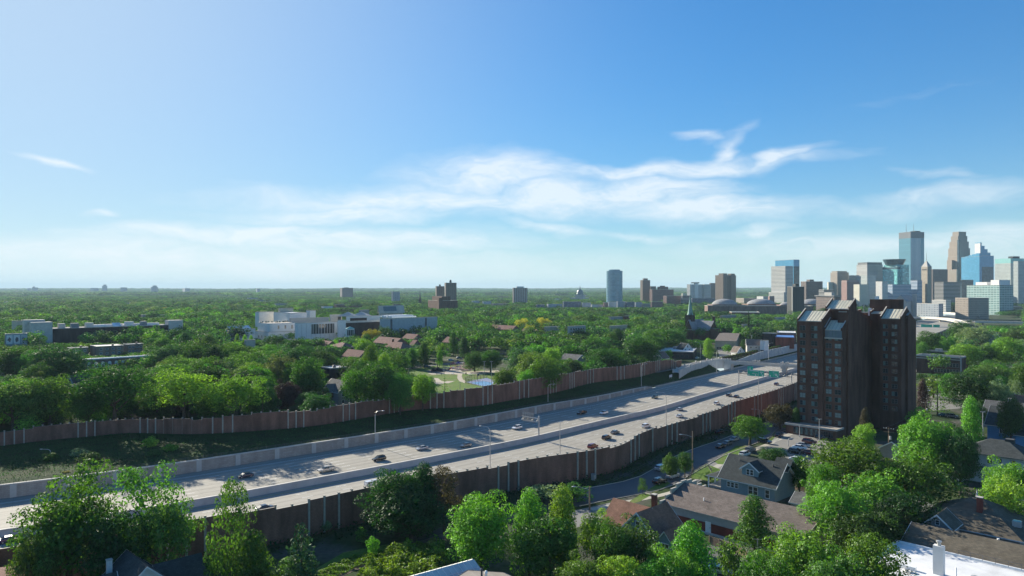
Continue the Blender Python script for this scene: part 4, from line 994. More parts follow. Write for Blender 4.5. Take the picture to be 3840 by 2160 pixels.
for u in fr(2,b_-2,9):
    b=MB(); b.box(-.02,.12,u-.95,u+.95,1.2,z-2.2)
    b.face([(.12,u+.95*math.cos(PI*i/8),z-2.2+.95*math.sin(PI*i/8)) for i in range(9)]); o=b.build('arched_bay','stucco_white',r)
    for zz in (1.8,z-4.6): window(r,'r',.13,u,zz,1.1,1.6,'one','white_paint')
sub(r,'end_block','dark_brick',-14,.2,b_+.01,b_+11,0,z+.2,'roof_dark')
# small things on the left
p=G(285,1437,0); q=Vector((XP(285,365),365,0))
house('little white gabled house in front of the arched apartment row',q,GR+.35,-3.4,3.4,-3,8,4.5,8.6,'clapboard_white','shingle_charcoal','y',lmk='the little white house',wins=[('f',-3,0,4.9,1.1,1.5),('f',-3,-1.2,1.2,1,1.4)]); vis(258,314,365,1434)
r,a,b_,z=blk('grey_roof_building','dark building with pale gravel roof behind the far noise wall','building',318,236,246,318,1455,'brown_brick','roof_membrane',visy=1478)
r,a,b_,z=blk('tan_house','tan building with white flat roof cut by the left border','building',410,-30,-20,52,1375,'clapboard_tan','roof_white',visy=1408)
# grey house near the noise wall etc
q=Vector((XP(1268,318),318,0)); g=house('two storey grey house with brown gable behind the far noise wall',q,GR,-13,0,0,9,6.6,11.0,'clapboard_grey','shingle_grey','x',lmk='the two storey grey house',wins=[('r',0,2.5,1.2,1.2,1.6),('r',0,6.4,1.2,1.2,1.6),('r',0,2.5,4.6,1.2,1.4),('r',0,6.4,4.6,1.2,1.4)]); vis(1186,1300,318,1470)
b=MB(); gable_walls(b,-10,-4,-1.6,.1,4,6.6,9.4,'y'); d_=b.build('dormer','brown_brick',g); b=MB(); gable_roof(b,-10,-4,-1.6,4,6.6,9.4,.4,'y'); b.build('roof',['shingle_grey','white_paint'],d_); vis(1240,1300,318,1515)
q=Vector((XP(1340,322),322,0)); house('small grey garage right of the two storey grey house',q,GR,-7,0,0,6,2.4,4.2,'clapboard_grey','shingle_grey','x',ov=.3,name='garage',cat='garage'); vis(1300,1348,322,1518)
q=Vector((XP(1052,316),316,0)); t_=thing('storage_box','brown windowless storage shed by the noise wall','shed',q,GR); MB().box(-4,0,0,4,-.2,3.2).build('body','brown_brick',t_); MB().box(-4.2,.2,-.2,4.2,3.2,3.4).build('lid','roof_grey',t_); vis(1033,1082,316,1530); foot(t_,-5,1,-1,5)
r,a,b_,z=blk('white_roof_building','dark low building with bright white flat roof among the trees','building',392,1206,1240,1301,1384,'dark_brick','roof_white',visy=1420,lmk='the bright white flat roof'); MB().lathe([(.9,0),(1.1,.6),(.5,1.4),(0,1.5)],8,0,(-a*.5,b_*.5,z+.13)).build('roof_unit','steel_dark',r)
# plum tiled apartment courts
PL=[('wide hip of the plum tiled apartments below the theatre',540,1262,0,18,-6,6,9.6,12.6,'x'),('plum tiled block lowest and nearest the big willow green tree',470,1345,-20,0,0,9,7.5,11.5,'x'),('largest plum tiled roof right of the theatre',568,1478,-30,0,0,13,8.8,13.0,'x'),('plum tiled apartment block with hipped end and rows of windows',520,1503,-22,0,0,11,9.0,13.2,'x'),
 ('plum tiled block beside the yellow flowering tree',615,1550,-16,0,0,10,9.5,13.2,'x'),('small plum tiled gable between the dark trees',566,1549,-5,0,0,8,8.0,11.8,'x'),('plum tiled block behind the columnar trees',585,1695,-12,0,0,10,8.8,12.6,'x'),('far plum tiled row under the yellow crowns',740,1920,-36,0,0,11,10.5,14.2,'x'),('plum tiled corner block at the left end of the courts',556,1225,-14,0,0,9,8.2,11.6,'x'),('plum tiled strip roof past the yellow crowns',700,2060,-40,-20,0,10,9,12,'x')]
for lb,D,px,x0,x1,y0,y1,ze,zr,ax in PL:
    q=Vector((XP(px,D),D,0)); r=house(lb,q,GR,x0,x1,y0,y1,ze,zr,'mauve_brick','tile_plum',ax,'hip' if 'hip' in lb else 'gable',ov=.6,trim='tile_plum',name='tiled_apartments',cat='apartment house',group='plum tiled apartment courts')
    wins(r,'r',x1,fr(y0+1,y1-1,3),(ze-2.4,ze-5.2),1.1,1.5,'one','white_paint')
    if D<580: wins(r,'f',y0,fr(x0+1,x1-1,4),(ze-2.4,),1.1,1.5,'one','white_paint'); chimney(r,x0+3,(y0+y1)/2+1,zr-1.5,zr+1.6,1.1)
    c,s=math.cos(GR),math.sin(GR); cs=[PX(q.x+x*c-y*s,q.y+x*s+y*c) for x in(x0,x1) for y in (y0,y1)]
    vis(min(cs)+6,max(cs),D,PY(ze+1.0,D))
lm('the plum tiled roofs',XP(1400,520),520)
# church with green spire
r,a,b_,z=blk('brick_church','dark red brick church with a green copper spire and pale slate roofs','church',735,2568,2596,2650,1238,'brown_brick','roof_dark',visy=1272,lmk='the brick church')
b=MB(); gable_walls(b,-a,0,0,b_,0,z,z+10,'y'); b.build('gable','brown_brick',r); b=MB(); gable_roof(b,-a,0,0,b_,z+.7,z+10.4,.4,'y'); b.build('gable_roof',['roof_grey','coping'],r)
b=MB(); gable_walls(b,-a*.8,14,b_*.3,b_*.95,0,z,z+9,'x'); b.build('transept','brown_brick',r); b=MB(); gable_roof(b,-a*.8,14.3,b_*.3,b_*.95,z+.1,z+9.2,.4,'x'); b.build('transept_roof',['roof_grey','coping'],r)
wins(r,'r',14,(b_*.55,b_*.7),(4,),1.6,9,'fixed'); sub(r,'annex','brown_brick',14.05,26,b_*.4,b_*1.4,0,12,'roof_grey'); chimney(r,10,b_*.9,12,24,2.2)
q=(XP(2588,745)-r.location.x,745-r.location.y); lx=q[0]*math.cos(-GR)-q[1]*math.sin(-GR); ly=q[0]*math.sin(-GR)+q[1]*math.cos(-GR)
b=MB(); b.box(lx-3.6,lx+3.6,ly-3.6,ly+3.6,0,25.5); 
for sx_ in (-1,1):
    for sy_ in (-1,1): b.lathe([(.7,0),(0,3.5)],6,0,(lx+sx_*3.1,ly+sy_*3.1,25.5))
tw_=b.build('bell_tower','dark_brick',r); MB().lathe([(3.3,0),(2.6,2.5),(0,21)],8,0,(lx,ly,25.5)).build('spire','copper_green',tw_)
# shops and houses beyond the footbridge
r,a,b_,z=blk('shop','low dark shop with a long white flat roof behind the footbridge ramp','shop',536,2470,2600,2612,1322,'dark_brick','roof_white',visy=1344,lmk='the low white roofed shop',rz=math.radians(-18)); wins(r,'f',0,fr(-a+2,-3,6),(1,),2.2,2)
q=Vector((XP(2556,556),556,0)); house('white house with steep gable end facing the freeway behind the low shop',q,GR+1.15,0,11,0,9,4.0,10.0,'clapboard_white','shingle_charcoal','y',lmk='the steep white house',wins=[('f',0,3.4,4.2,1,1.5),('f',0,7,4.2,1,1.5),('f',0,5.4,7,1,1.5)]); vis(2552,2612,556,1318)
r,a,b_,z=blk('white_roof_building','low block with white roof left of the steep white house','building',566,2524,2530,2560,1303,'clapboard_grey','roof_white',visy=1310)
r,a,b_,z=blk('motel','long brown roofed motel right of the yellow green tree','motel',610,2682,2760,2782,1281,'clapboard_tan','shingle_brown',visy=1304,par=.2,rz=math.radians(-20)); b=MB(); gable_roof(b,-a,0,0,b_,z+.3,z+3.2,.5,'x'); b.build('gable_roof',['shingle_brown','coping'],r); wins(r,'f',0,fr(-a+1,-1,7),(1.2,),1.4,1.4)
q=Vector((XP(2764,560),560,0)); house('small white cottage with steep roof beside the freeway street',q,GR+1.1,0,6,0,8,3.2,7.2,'clapboard_white','shingle_brown','y',name='cottage',cat='house',wins=[('f',0,3,3.4,.9,1.2)]); vis(2758,2796,560,1312)
q=Vector((XP(2840,585),585,0)); house('weathered two storey house with grey walls right of the white cottage',q,GR+.6,-8,3,0,9,6.5,11,'stucco_grey','shingle_brown','x',wins=[('f',0,-5,4,1.2,1.5),('f',0,-1,4,1.2,1.5),('f',0,-3,1,2.6,1.8)]); vis(2801,2850,585,1300)
r,a,b_,z=blk('white_shop','white box shop attached right of the weathered house','shop',580,2850,2866,2882,1280,'stucco_white','roof_white',visy=1300); wins(r,'f',0,fr(-a+.5,-.5,2),(1.5,),1.4,1.4)
r,a,b_,z=blk('dark_shop','dark low building with grey roof left of the blue roofed shop','shop',640,2857,2896,2912,1252,'dark_brick','roof_grey',visy=1274)
r,a,b_,z=blk('blue_roof_shop','red brick shop with bright blue roof at the edge of the dark tower','shop',630,2908,2978,2998,1266,'red_brick','roof_blue',visy=1280,par=.15,coping='roof_blue',lmk='the blue roofed shop',rz=math.radians(-20))
r,a,b_,z=blk('white_roof_building','brown building with white roof behind the blue roofed shop','building',665,2914,2985,3000,1250,'mauve_brick','roof_white',rz=math.radians(-20))
q=Vector((XP(2728,690),690,0)); house('small white dormered house beside the brick church',q,GR+.8,0,9,0,8,4.6,8,'clapboard_white','shingle_charcoal','x',wins=[('f',0,2.5,4,1.2,1.2)]); vis(2722,2764,690,1270)
r,a,b_,z=blk('warehouse','wide low building with glaring white roof behind the church','building',1180,2744,2850,2872,1172,'brown_brick','roof_white',rz=math.radians(-10),visy=1176,lmk='the wide white warehouse roof')
q=Vector((XP(2448,500),500,0)); house('little house with tan gable half hidden behind trees',q,GR,0,8,0,8,4.5,8.2,'clapboard_tan','shingle_brown','y',wins=[('f',0,4,4.8,1,1.2)]); vis(2448,2480,500,1310)
q=Vector((XP(2135,470),470,0)); house('grey roofed house in the trees above the far noise wall',q,GR,-8,6,0,10,6,9.2,'clapboard_grey','shingle_grey','x',lmk='the grey roof in the trees'); vis(2112,2194,470,1345)
r,a,b_,z=blk('stone_apartments','small grey stone apartment block in the trees','apartment house',640,2128,2134,2196,1226,'stucco_grey','roof_gravel',visy=1245); wins(r,'r',0,fr(1,b_-1,6),(z-3,z-6),1.2,1.6)
for lb,D,xl,xc,xr,yt in (('white flat roof glimpsed between trees left of the church',560,2330,2334,2352,1320),('low tan flat roof in the wood behind the park',720,2285,2290,2352,1224),('pale flat roof behind the yellow crowns',760,2040,2050,2098,1228)):
    blk('flat_building',lb,'building',D,xl,xc,xr,yt,'clapboard_tan','roof_white',visy=yt+8)
# right of the dark tower
r,a,b_,z=blk('brick_block','two storey brick block with rows of arched windows right of the dark tower','commercial block',432,3436,3603,3622,1345,'brown_brick','roof_grey',visy=1398,par=.9,lmk='the brick block')
for u in fr(-a+10,-1,8):
    for zz in (1.0,4.6): window(r,'f',0,u,zz+.4,1.3,2.1,'one','stucco_grey')
MB().box(-a,0,-.2,-.05,z-1.2,z-.7).build('cornice','coping',r); sub(r,'corner_pier','stucco_grey',-.4,.25,-.3,.6,0,z+1.4)
r,a,b_,z=blk('flat_building','dark flat roofed building with a skylight behind the brick commercial block','building',505,3470,3560,3575,1322,'dark_brick','roof_dark',visy=1322); units(r,a,b_,z,4,3)
r,a,b_,z=blk('flat_building','grey roofed low building behind the dark flat roof right of the tower','building',560,3484,3566,3580,1298,'stucco_grey','roof_grey',visy=1300)
r,a,b_,z=blk('flat_building','low shop with cream front across the car park','building',520,3680,3728,3738,1338,'stucco_cream','roof_grey',visy=1350)
q=Vector((XP(3790,400),400,0)); house('grey shingled house roof beyond the right car park',q,GR,-5,9,0,10,4.5,9.0,'clapboard_grey','shingle_grey','x'); vis(3768,3830,400,1360)
q=Vector((XP(3835,345),345,0)); house('pale lilac roofed house cut by the right border',q,GR,-4,8,0,9,5,9.4,'clapboard_white','roof_grey','x'); vis(3810,3840,345,1410)
q=Vector((XP(3800,290),290,0)); house('house with rust red roof at the right border',q,GR,-4,12,0,9,5,9.0,'clapboard_grey','shingle_russet','x'); vis(3775,3840,290,1475)
q=Vector((XP(3710,620),620,0)); house('slate gabled house behind trees right of the tower',q,GR,0,10,0,10,8,15,'clapboard_grey','shingle_charcoal','y'); vis(3700,3732,620,1330)

# ---------------------------------------------------------------- footbridge over the freeway
s_b,_=proj(180,490); c_=Ps(s_b,0); d_=(Ps(s_b,10)-Ps(s_b,0)).normalized(); hb=math.atan2(d_.y,d_.x)
fb=thing('footbridge','pale concrete footbridge with curved ramp crossing the freeway beside the dark tower','footbridge',(c_.x,c_.y,0),hb); lm('the footbridge',c_.x,c_.y)
b=MB(); b.box(-46,40,-2.0,2.0,-.5,.55); b.build('deck','concrete_pale',fb)
for y in (-2.05,2.05):
    b=MB(); b.box(-46,40,y-.16,y+.16,.56,1.5); o=b.build('parapet','concrete_pale',fb)
    b=MB(); 
    for x in np.arange(-45,40,2.0): b.tube([(x,y,1.5),(x,y,2.35)],.04,4)
    for zz in (1.95,2.35): b.tube([(-46,y,zz),(40,y,zz)],.045,4)
    b.build('railing','steel_dark',o)
    for x in (-1.6,1.6,17.5,20.5,38.2,40.2): MB().box(x-.5,x+.5,y-.42,y+.42,-.5,2.9).build('pier_cap','concrete_pale',fb)
b=MB(); b.box(-1.4,1.4,-1.3,1.3,-5.1,-.51); b.box(-1.9,1.9,-2.2,2.2,-1.6,-.52); b.build('pier','concrete_pale',fb)
b=MB(); b.box(36,41,-2.6,2.6,-5,-.51); b.build('abutment','concrete_pale',fb)
inv=(Matrix.Translation(fb.location)@Matrix.Rotation(hb,4,'Z')).inverted()
rp=chaikin([Vector(q) for q in ((103,452,.0),(110,466,.2),(120,484,.6),(133,501,1.0),(143,511,1.3),(151.5,513.5,1.5))],2)
rp[-1]=Ps(s_b,40.5,1.0)
for nm,off_,z0,z1,th in (('ramp_wall',-1.9,-4.0,1.15,.3),('ramp_wall',1.9,-.3,1.15,.3),('ramp_slab',0,-.3,.05,3.5)):
    b=MB()
    for i in range(len(rp)-1):
        p,q=rp[i],rp[i+1]; 
        def nn(i):
            d=(rp[min(i+1,len(rp)-1)]-rp[max(i-1,0)]); d.z=0; d.normalize(); return Vector((d.y,-d.x,0))
        n0,n1=nn(i),nn(i+1)
        A=[p-n0*off_-n0*th/2*1, q-n1*off_-n1*th/2, q-n1*off_+n1*th/2, p-n0*off_+n0*th/2]
        base=lambda v,zz:(v.x,v.y,zz)
        lo=[base(A[k],(z0 if z0<-1 else (p,q,q,p)[k].z+z0)) for k in range(4)]; hi=[base(A[k],(p,q,q,p)[k].z+z1) for k in range(4)]
        b.face(hi[::-1]); 
        for k in range(4): b.face([lo[k],lo[(k+1)%4],hi[(k+1)%4],hi[k]][::-1])
    o=b.build(nm,'concrete_pale' if nm!='ramp_wall' else 'concrete_pale',fb); o.matrix_parent_inverse=inv
for i in range(0,len(rp),4):
    d=(rp[min(i+1,len(rp)-1)]-rp[max(i-1,0)]); n=Vector((d.y,-d.x,0)).normalized()
    for off_ in (-1.9,1.9):
        q=rp[i]-n*off_; o=MB().box(-.45,.45,-.45,.45,-.4,2.0).build('pier_cap','concrete_pale',fb); o.matrix_parent_inverse=inv; o.location=q
# pale wall and ivy wall beyond the bridge
S_PW0=S_BR+14; S_PW1=S1-650
t_=thing('noise_wall','smooth pale blue grey wall along the road beyond the footbridge','noise wall',Ps(S_PW0+40,42,ZF)); inv=Matrix.Translation(-t_.location)
b=MB(); sweep(b,S_PW0,S_PW1,[(40.4,ZF-.1),(40.4,lambda s:ZF+np.interp(s,[S_PW0,S_PW0+60],[4.5,7.6])),(40.9,lambda s:ZF+np.interp(s,[S_PW0,S_PW0+60],[4.5,7.6])),(40.9,ZF-.1)],6); b.build('panels','concrete_blue',t_).matrix_parent_inverse=inv
b=MB()
for s in np.arange(S_PW0+3,S_PW1-200,6):
    p=Ps(s,40.3,0); q=[p+Matrix.Rotation(head(s),3,'Z')@Vector((x,y,0)) for x,y in ((-.15,-.12),(.15,-.12),(.15,.12),(-.15,.12))]; b.prism([v.xy for v in q],ZF,ZF+np.interp(s,[S_PW0,S_PW0+60],[4.45,7.55]))
o=b.build('ribs','concrete_blue',t_); o.matrix_parent_inverse=inv
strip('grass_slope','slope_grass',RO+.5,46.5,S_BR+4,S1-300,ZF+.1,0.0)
# ---------------------------------------------------------------- skyline and far blocks
DT=math.radians(-74)
facade('f_ids',(.12,.25,.31),(.13,.30,.38),3.8,.5,50,1,.12,.08,wr=.2)
facade('f_idscap',(.16,.17,.18),(.10,.12,.14),3.8,.5,1.6,.6,.3,.2)
facade('f_stripe_white',(.52,.50,.46),(.22,.24,.26),3.6,.42,50,1,.2,.2)
facade('f_stripe_blue',(.40,.44,.50),(.13,.22,.32),3.6,.5,50,1,.15,.2)
facade('f_stripe_dark',(.32,.31,.30),(.05,.06,.07),3.6,.55,50,1,.2,.2)
facade('f_glass_blue',(.10,.31,.47),(.12,.36,.55),3.8,.72,2.2,.9,.08,.12,wr=.2)
facade('f_glass_green',(.14,.40,.40),(.20,.52,.52),3.8,.78,4.5,.86,.08,.35,wr=.2)
facade('f_glass_teal',(.15,.28,.35),(.20,.36,.45),3.2,.62,2.4,.78,.15,.25,wr=.3)
facade('f_glass_dark',(.06,.09,.11),(.05,.10,.13),3.8,.7,2.5,.85,.1,.4,wr=.3)
facade('f_panel_pale',(.40,.43,.41),(.20,.26,.27),3.7,.5,3.4,.55,.2,.2)
facade('f_green_band',(.33,.45,.43),(.10,.20,.20),3.6,.5,6.5,.85,.15,.3)
facade('f_brown_grid',(.16,.115,.10),(.07,.08,.10),3.0,.5,3.2,.62,.25,.4)
facade('f_brown_tower',(.19,.14,.11),(.10,.085,.075),3.0,.55,5.0,.30,.3,.3)
facade('f_black',(.035,.038,.04),(.05,.055,.06),3.0,.5,4.0,.35,.3,.3)
facade('f_pink',(.31,.175,.155),(.16,.12,.13),3.2,.45,2.4,.45,.3,.3)
facade('f_cream',(.50,.47,.39),(.60,.56,.46),3.0,.4,3.5,.3,.4,.15)
facade('f_tan',(.31,.26,.21),(.16,.15,.15),3.6,.5,2.8,.45,.25,.25)
facade('f_tan_pier',(.34,.27,.21),(.20,.17,.15),3.8,.8,2.8,.38,.3,.2)
facade('f_limestone',(.35,.30,.23),(.14,.12,.11),3.4,.5,2.6,.45,.3,.25)
facade('f_white_apt',(.56,.55,.53),(.26,.28,.3),2.9,.5,3.6,.5,.25,.35)
facade('f_stripe_apt',(.42,.37,.33),(.18,.11,.09),2.9,1.01,6.2,.5,.4,.15)
facade('f_mixed_apt',(.40,.43,.46),(.08,.11,.16),3.1,.5,4.0,.55,.25,.5)
facade('f_navy_apt',(.06,.09,.14),(.2,.24,.3),3.1,.5,4.2,.5,.25,.5)
facade('f_red_apt',(.20,.105,.095),(.12,.11,.12),3.1,.5,4.0,.5,.25,.4)
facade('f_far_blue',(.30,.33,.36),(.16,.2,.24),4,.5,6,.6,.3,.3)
def mast(root,x,y,z0,z1,r=.35,m='steel_dark'): MB().tube([(x,y,z0),(x,y,z1)],[r,r*.4],5).build('mast',m,root)
def tow(name,label,D,xl,xc,xr,yt,m,roof='roof_grey',rz=DT,vy=None,lmk=None,cat='office tower',**k): return blk(name,label,cat,D,xl,xc,xr,yt,m,roof,rz=rz,visy=vy,lmk=lmk,footp=D<1400,**k)
# tall blue tower with two masts
r,a,b_,z=tow('office_tower','tallest blue glass tower with dark crown, white ribs and two masts',2300,3371,3415,3466,890,'f_ids','roof_dark',lmk='the tallest blue tower')
sub(r,'crown','f_idscap',-a-.1,.1,-.1,b_+.1,z-2,z+18,'roof_dark')
b=MB()
for i in range(8): y=b_*(.04+.62*i/7); b.box(-.1,.9,y,y+1.6,0,z-2.1)
b.build('facade_ribs','white_paint',r)
for k in (.2,.75): mast(r,-a*.6,b_*k,z+18,z+46,.8)
sub(r,'plant_room','roof_dark',-a*.6,-a*.2,b_*.5,b_*.9,z+18.01,z+22)
# art deco stepped tower
r,a,b_,z=tow('office_tower','tall tan stepped tower with setbacks near the top',2350,3554,3590,3640,962,'f_tan_pier','roof_grey',lmk='the tan stepped tower')
zz=[z+.13]+[ZP(y,2350) for y in (930,905,884,868)]
for i,(l0,l1,r0,r1) in enumerate(((.05,.0,.0,.04),(.13,.02,.03,.12),(.22,.03,.08,.22),(.30,.05,.14,.30))): sub(r,'setback','f_tan_pier' if i<2 else 'f_tan',-a*(1-l0),-a*l1-.1,b_*r0+.1,b_*(1-r1),zz[i]+.01*(i>0),zz[i+1],'roof_grey')
sub(r,'base_wing','f_tan_pier',-a*.85,-a*.35,-9,-.05,0,ZP(975,2350),'roof_grey'); sub(r,'base_wing','f_tan',-a*.5,12,-16,-9.05,0,ZP(1010,2350),'roof_grey'); sub(r,'corner_bay','f_tan_pier',.05,6,b_*.05,b_*.4,0,ZP(930,2350),'roof_grey'); sub(r,'dark_notch','f_glass_dark',-.3,6.2,-.3,b_*.045,60,ZP(900,2350))
# blue stepped glass
r,a,b_,z=tow('office_tower','bright blue glass slab left of the stepped blue tower',2250,3605,3673,3682,962,'f_glass_blue','roof_white',vy=1090)
b=MB()
for i in range(4): b.box(-a*(.78-.19*i),-.05,.05,b_-.05,z+.13+2.6*i,z+.12+2.6*(i+1),0)
b.build('stepped_top','f_glass_blue',r)
r,a,b_,z=tow('office_tower','blue glass tower with stair stepped top and pale left face',2280,3656,3677,3727,959,'f_glass_blue','roof_grey')
for i in range(4): sub(r,'stepped_top','f_glass_blue',-a+.05,-.05,.05,b_*(.75-.22*i),z+.13+10.5*i,z+.12+10.5*(i+1))
sub(r,'pale_face','stucco_white',-a-.3,-a*.02,-.4,-.06,z-35,z+40); sub(r,'dark_reflection','f_glass_dark',.05,.3,b_*.1,b_*.95,10,z-35)
# obelisk tower
r,a,b_,z=tow('obelisk_tower','tan limestone obelisk tower with pyramid top and needle',1830,3455,3478,3494,1000,'f_limestone','roof_grey',lmk='the obelisk tower')
b=MB(); b.face([(-a,0,z+.13),(0,0,z+.13),(-a/2,b_/2,z+17)]); b.face([(0,0,z+.13),(0,b_,z+.13),(-a/2,b_/2,z+17)]); b.face([(0,b_,z+.13),(-a,b_,z+.13),(-a/2,b_/2,z+17)]); b.face([(-a,b_,z+.13),(-a,0,z+.13),(-a/2,b_/2,z+17)]); b.build('pyramid','stucco_grey',r); mast(r,-a/2,b_/2,z+16.5,z+36,.6)
fc=bpy.data.curves.new('lettering','FONT'); fc.body='FOSHAY'; fc.size=5; fc.align_x='CENTER'; fc.extrude=.15; fo=bpy.data.objects.new('lettering',fc); COL.objects.link(fo)
dg=bpy.context.evaluated_depsgraph_get(); fm=bpy.data.meshes.new_from_object(fo.evaluated_get(dg)); bpy.data.objects.remove(fo); fm.materials.clear(); fm.materials.append(M('steel_dark'))
o=link('lettering',fm,r,(-a/2,-.25,z-9)); o.rotation_euler=(PI/2,0,0); o.scale=(a/22,1,1)
# glass tower with bowl crown
r,a,b_,z=tow('office_tower','green glass tower with dark flaring crown',2080,3310,3365,3398,1000,'f_glass_green','roof_dark')
b=MB(); b.box(-a-.2,.2,-.2,b_+.2,z-7,z-1); b.build('dark_band','f_glass_dark',r); b=MB(); b.box(-a*.95,-.05*a,b_*.05,b_*.95,z+.13,z+6); b.build('upper_band','f_glass_green',r)
MB().lathe([(a*.42,0),(a*.56,16),(0,16)],16,0,(-a/2,b_/2,z+6.01)).build('flared_crown','f_glass_dark',r); sub(r,'side_slab','f_glass_green',.05,12,b_*.3,b_*.95,0,z+5)
# white striped
r,a,b_,z=tow('office_tower','white banded office tower left of the green glass tower',2150,3212,3252,3310,992,'f_stripe_white','roof_dark'); sub(r,'crown','f_stripe_dark',-a*.9,-.5,.5,b_*.97,z+.13,z+7,'roof_dark')
T=[('office_tower','tan tower with rounded shoulder left of the white banded tower',2200,3114,3140,3183,1022,'f_tan','roof_grey'),
('office_tower','dark slim tower behind the pink tower',2400,3170,3184,3212,1033,'f_stripe_dark','roof_dark'),
('office_tower','pink granite block with dark right side',1750,3155,3176,3222,1056,'f_pink','roof_grey'),
('apartment_tower','cream apartment tower with windowless left face',1600,3201,3223,3257,1067,'f_cream','roof_white'),
('apartment_tower','pale concrete tower behind the cream tower',1900,3228,3252,3285,1032,'f_panel_pale','roof_grey'),
('apartment_tower','pale ribbed tower between cream tower and low glass block',1750,3284,3308,3329,1056,'f_white_apt','roof_grey'),
('office_building','white and blue banded block below the green glass tower',1800,3329,3347,3417,1067,'f_stripe_blue','roof_white'),
('office_building','blue white office block left of the obelisk tower',1830,3414,3440,3458,1052,'f_stripe_blue','roof_white'),
('office_tower','broad dark brown office slab right of the obelisk tower',2200,3493,3498,3554,1010,'f_brown_grid','roof_dark'),
('office_building','dark banded block below the tan stepped tower',1900,3504,3538,3601,1058,'f_stripe_dark','roof_dark'),
('office_building','grey glass block under the bright blue slab',1950,3600,3606,3650,1050,'f_glass_dark','roof_grey'),
('office_tower','pale gridded office tower at the right border with green top',1950,3731,3790,3840,984,'f_panel_pale','roof_dark'),
('office_tower','pale gridded tower cut by the right border',1850,3800,3818,3900,980,'f_panel_pale','roof_dark'),
('office_building','green banded office block in front of the blue towers',1450,3625,3748,3800,1070,'f_green_band','roof_white'),
('apartment_building','old cream brick building with dark right side near the highway curve',1230,3582,3631,3708,1118,'f_tan','roof_grey'),
('parking_garage','white low garage left of the old cream brick building',1500,3494,3547,3566,1126,'f_stripe_white','roof_white'),
('school_building','long grey blue low building behind the dark tower roof',1350,3424,3520,3537,1140,'f_far_blue','roof_grey'),
('hotel','grey hotel with flat overhanging roof above the tower',1300,3060,3128,3150,1113,'f_brown_grid','roof_grey'),
('apartment_tower','brown gridded apartment tower right of the black tower',1700,3003,3023,3085,1056,'f_brown_grid','roof_dark'),
('apartment_tower','black apartment tower standing in front of the domed hall',1180,2951,2972,3016,1076,'f_black','roof_dark'),
('apartment_building','small dark stepped block left of the grey hotel',1650,3070,3090,3128,1087,'f_stripe_dark','roof_dark'),
('apartment_building','white mid rise with punched windows between the domes',1750,2838,2862,2882,1112,'f_white_apt','roof_grey'),
('apartment_building','plain mauve slab right of the white mid rise',1600,2880,2886,2904,1112,'f_pink','roof_grey'),
('apartment_building','low cream blocks right of the big brown tower',1800,2760,2790,2838,1119,'f_tan','roof_grey'),
('apartment_tower','slim grey tower left of the big brown tower',2700,2660,2664,2684,1062,'f_brown_grid','roof_grey'),
('apartment_building','low navy block below the white ribbed tower',1950,2590,2596,2682,1119,'f_navy_apt','roof_grey'),
('apartment_building','grey windowless block with a yellow top box',1850,2553,2560,2592,1109,'f_stripe_dark','roof_grey'),
('apartment_building','red brick block with balconies below the stepped mauve building',1850,2487,2500,2555,1110,'f_red_apt','roof_grey'),
('apartment_building','mauve brick building with stepped top',2200,2436,2446,2526,1086,'f_red_apt','roof_dark'),
('apartment_tower','slim dark slab behind the tan residential tower',2400,2437,2440,2460,1074,'f_brown_grid','roof_grey'),
('apartment_tower','tan residential tower with notched top',2250,2401,2410,2438,1051,'f_brown_tower','roof_grey'),
('apartment_tower','white and brown striped apartment slab left of the domed basilica',2050,1922,1925,1978,1080,'f_stripe_apt','roof_white'),
('apartment_tower','brown brick apartment block alone on the left skyline',3600,1275,1283,1324,1080,'f_brown_grid','roof_dark'),
('apartment_tower','shorter one of the twin dark towers',1750,1633,1637,1666,1074,'f_brown_tower','roof_grey'),
('apartment_tower','taller one of the twin dark towers',1700,1667,1672,1712,1061,'f_brown_tower','roof_grey')]
res={}
for q in T: res[q[1]]=tow(*q[:8],rz=DT if q[3]>2600 else math.radians(-62),cat=q[0].replace('_',' '))
for lb,dx in (('taller one of the twin dark towers',1),('shorter one of the twin dark towers',.7)):
    r,a,b_,z=res[lb]; MB().lathe([(a*.34,0),(a*.34,4.5*dx),(a*.2,7*dx),(0,7.5*dx)],8,0,(-a/2,b_/2,z+.13)).build('roof_turret','roof_dark',r)
r,a,b_,z=res['tan residential tower with notched top']; sub(r,'roof_turret','f_brown_tower',-a*.75,-a*.2,b_*.25,b_*.75,z+.13,z+6,'roof_dark')
r,a,b_,z=res['mauve brick building with stepped top']; sub(r,'stepped_top','f_red_apt',-a*.9,-1,b_*.35,b_*.75,z+.13,z+9,'roof_dark'); sub(r,'stepped_top','f_red_apt',-a*.8,-3,b_*.45,b_*.62,z+9.01,z+12,'roof_dark')
r,a,b_,z=res['grey windowless block with a yellow top box']; sub(r,'top_box','metal_cream',-a*.8,-1,1,b_*.4,z+.13,z+6)
r,a,b_,z=res['black apartment tower standing in front of the domed hall']; sub(r,'lift_house','f_black',-a*.6,-a*.1,b_*.3,b_*.6,z+.13,z+5,'roof_dark'); b=MB(); b.box(-a*.1,.5,-.5,.0,0,z); b.build('corner_pier','stucco_grey',r)
r,a,b_,z=res['grey hotel with flat overhanging roof above the tower']; sub(r,'overhang','roof_grey',-a-2,2,-2,b_+2,z+.7,z+2.2); sub(r,'lift_house','stucco_grey',-a*.6,-a*.2,b_*.2,b_*.7,z+2.21,z+8)
r,a,b_,z=res['green banded office block in front of the blue towers']; sub(r,'plant_room','stucco_white',-a*.8,-a*.45,b_*.2,b_*.7,z+.13,z+7,'roof_white'); sub(r,'plant_room','stucco_white',-a*.3,-a*.05,b_*.1,b_*.9,z+.13,z+11,'roof_white'); vis(3625,3800,1450,1165)
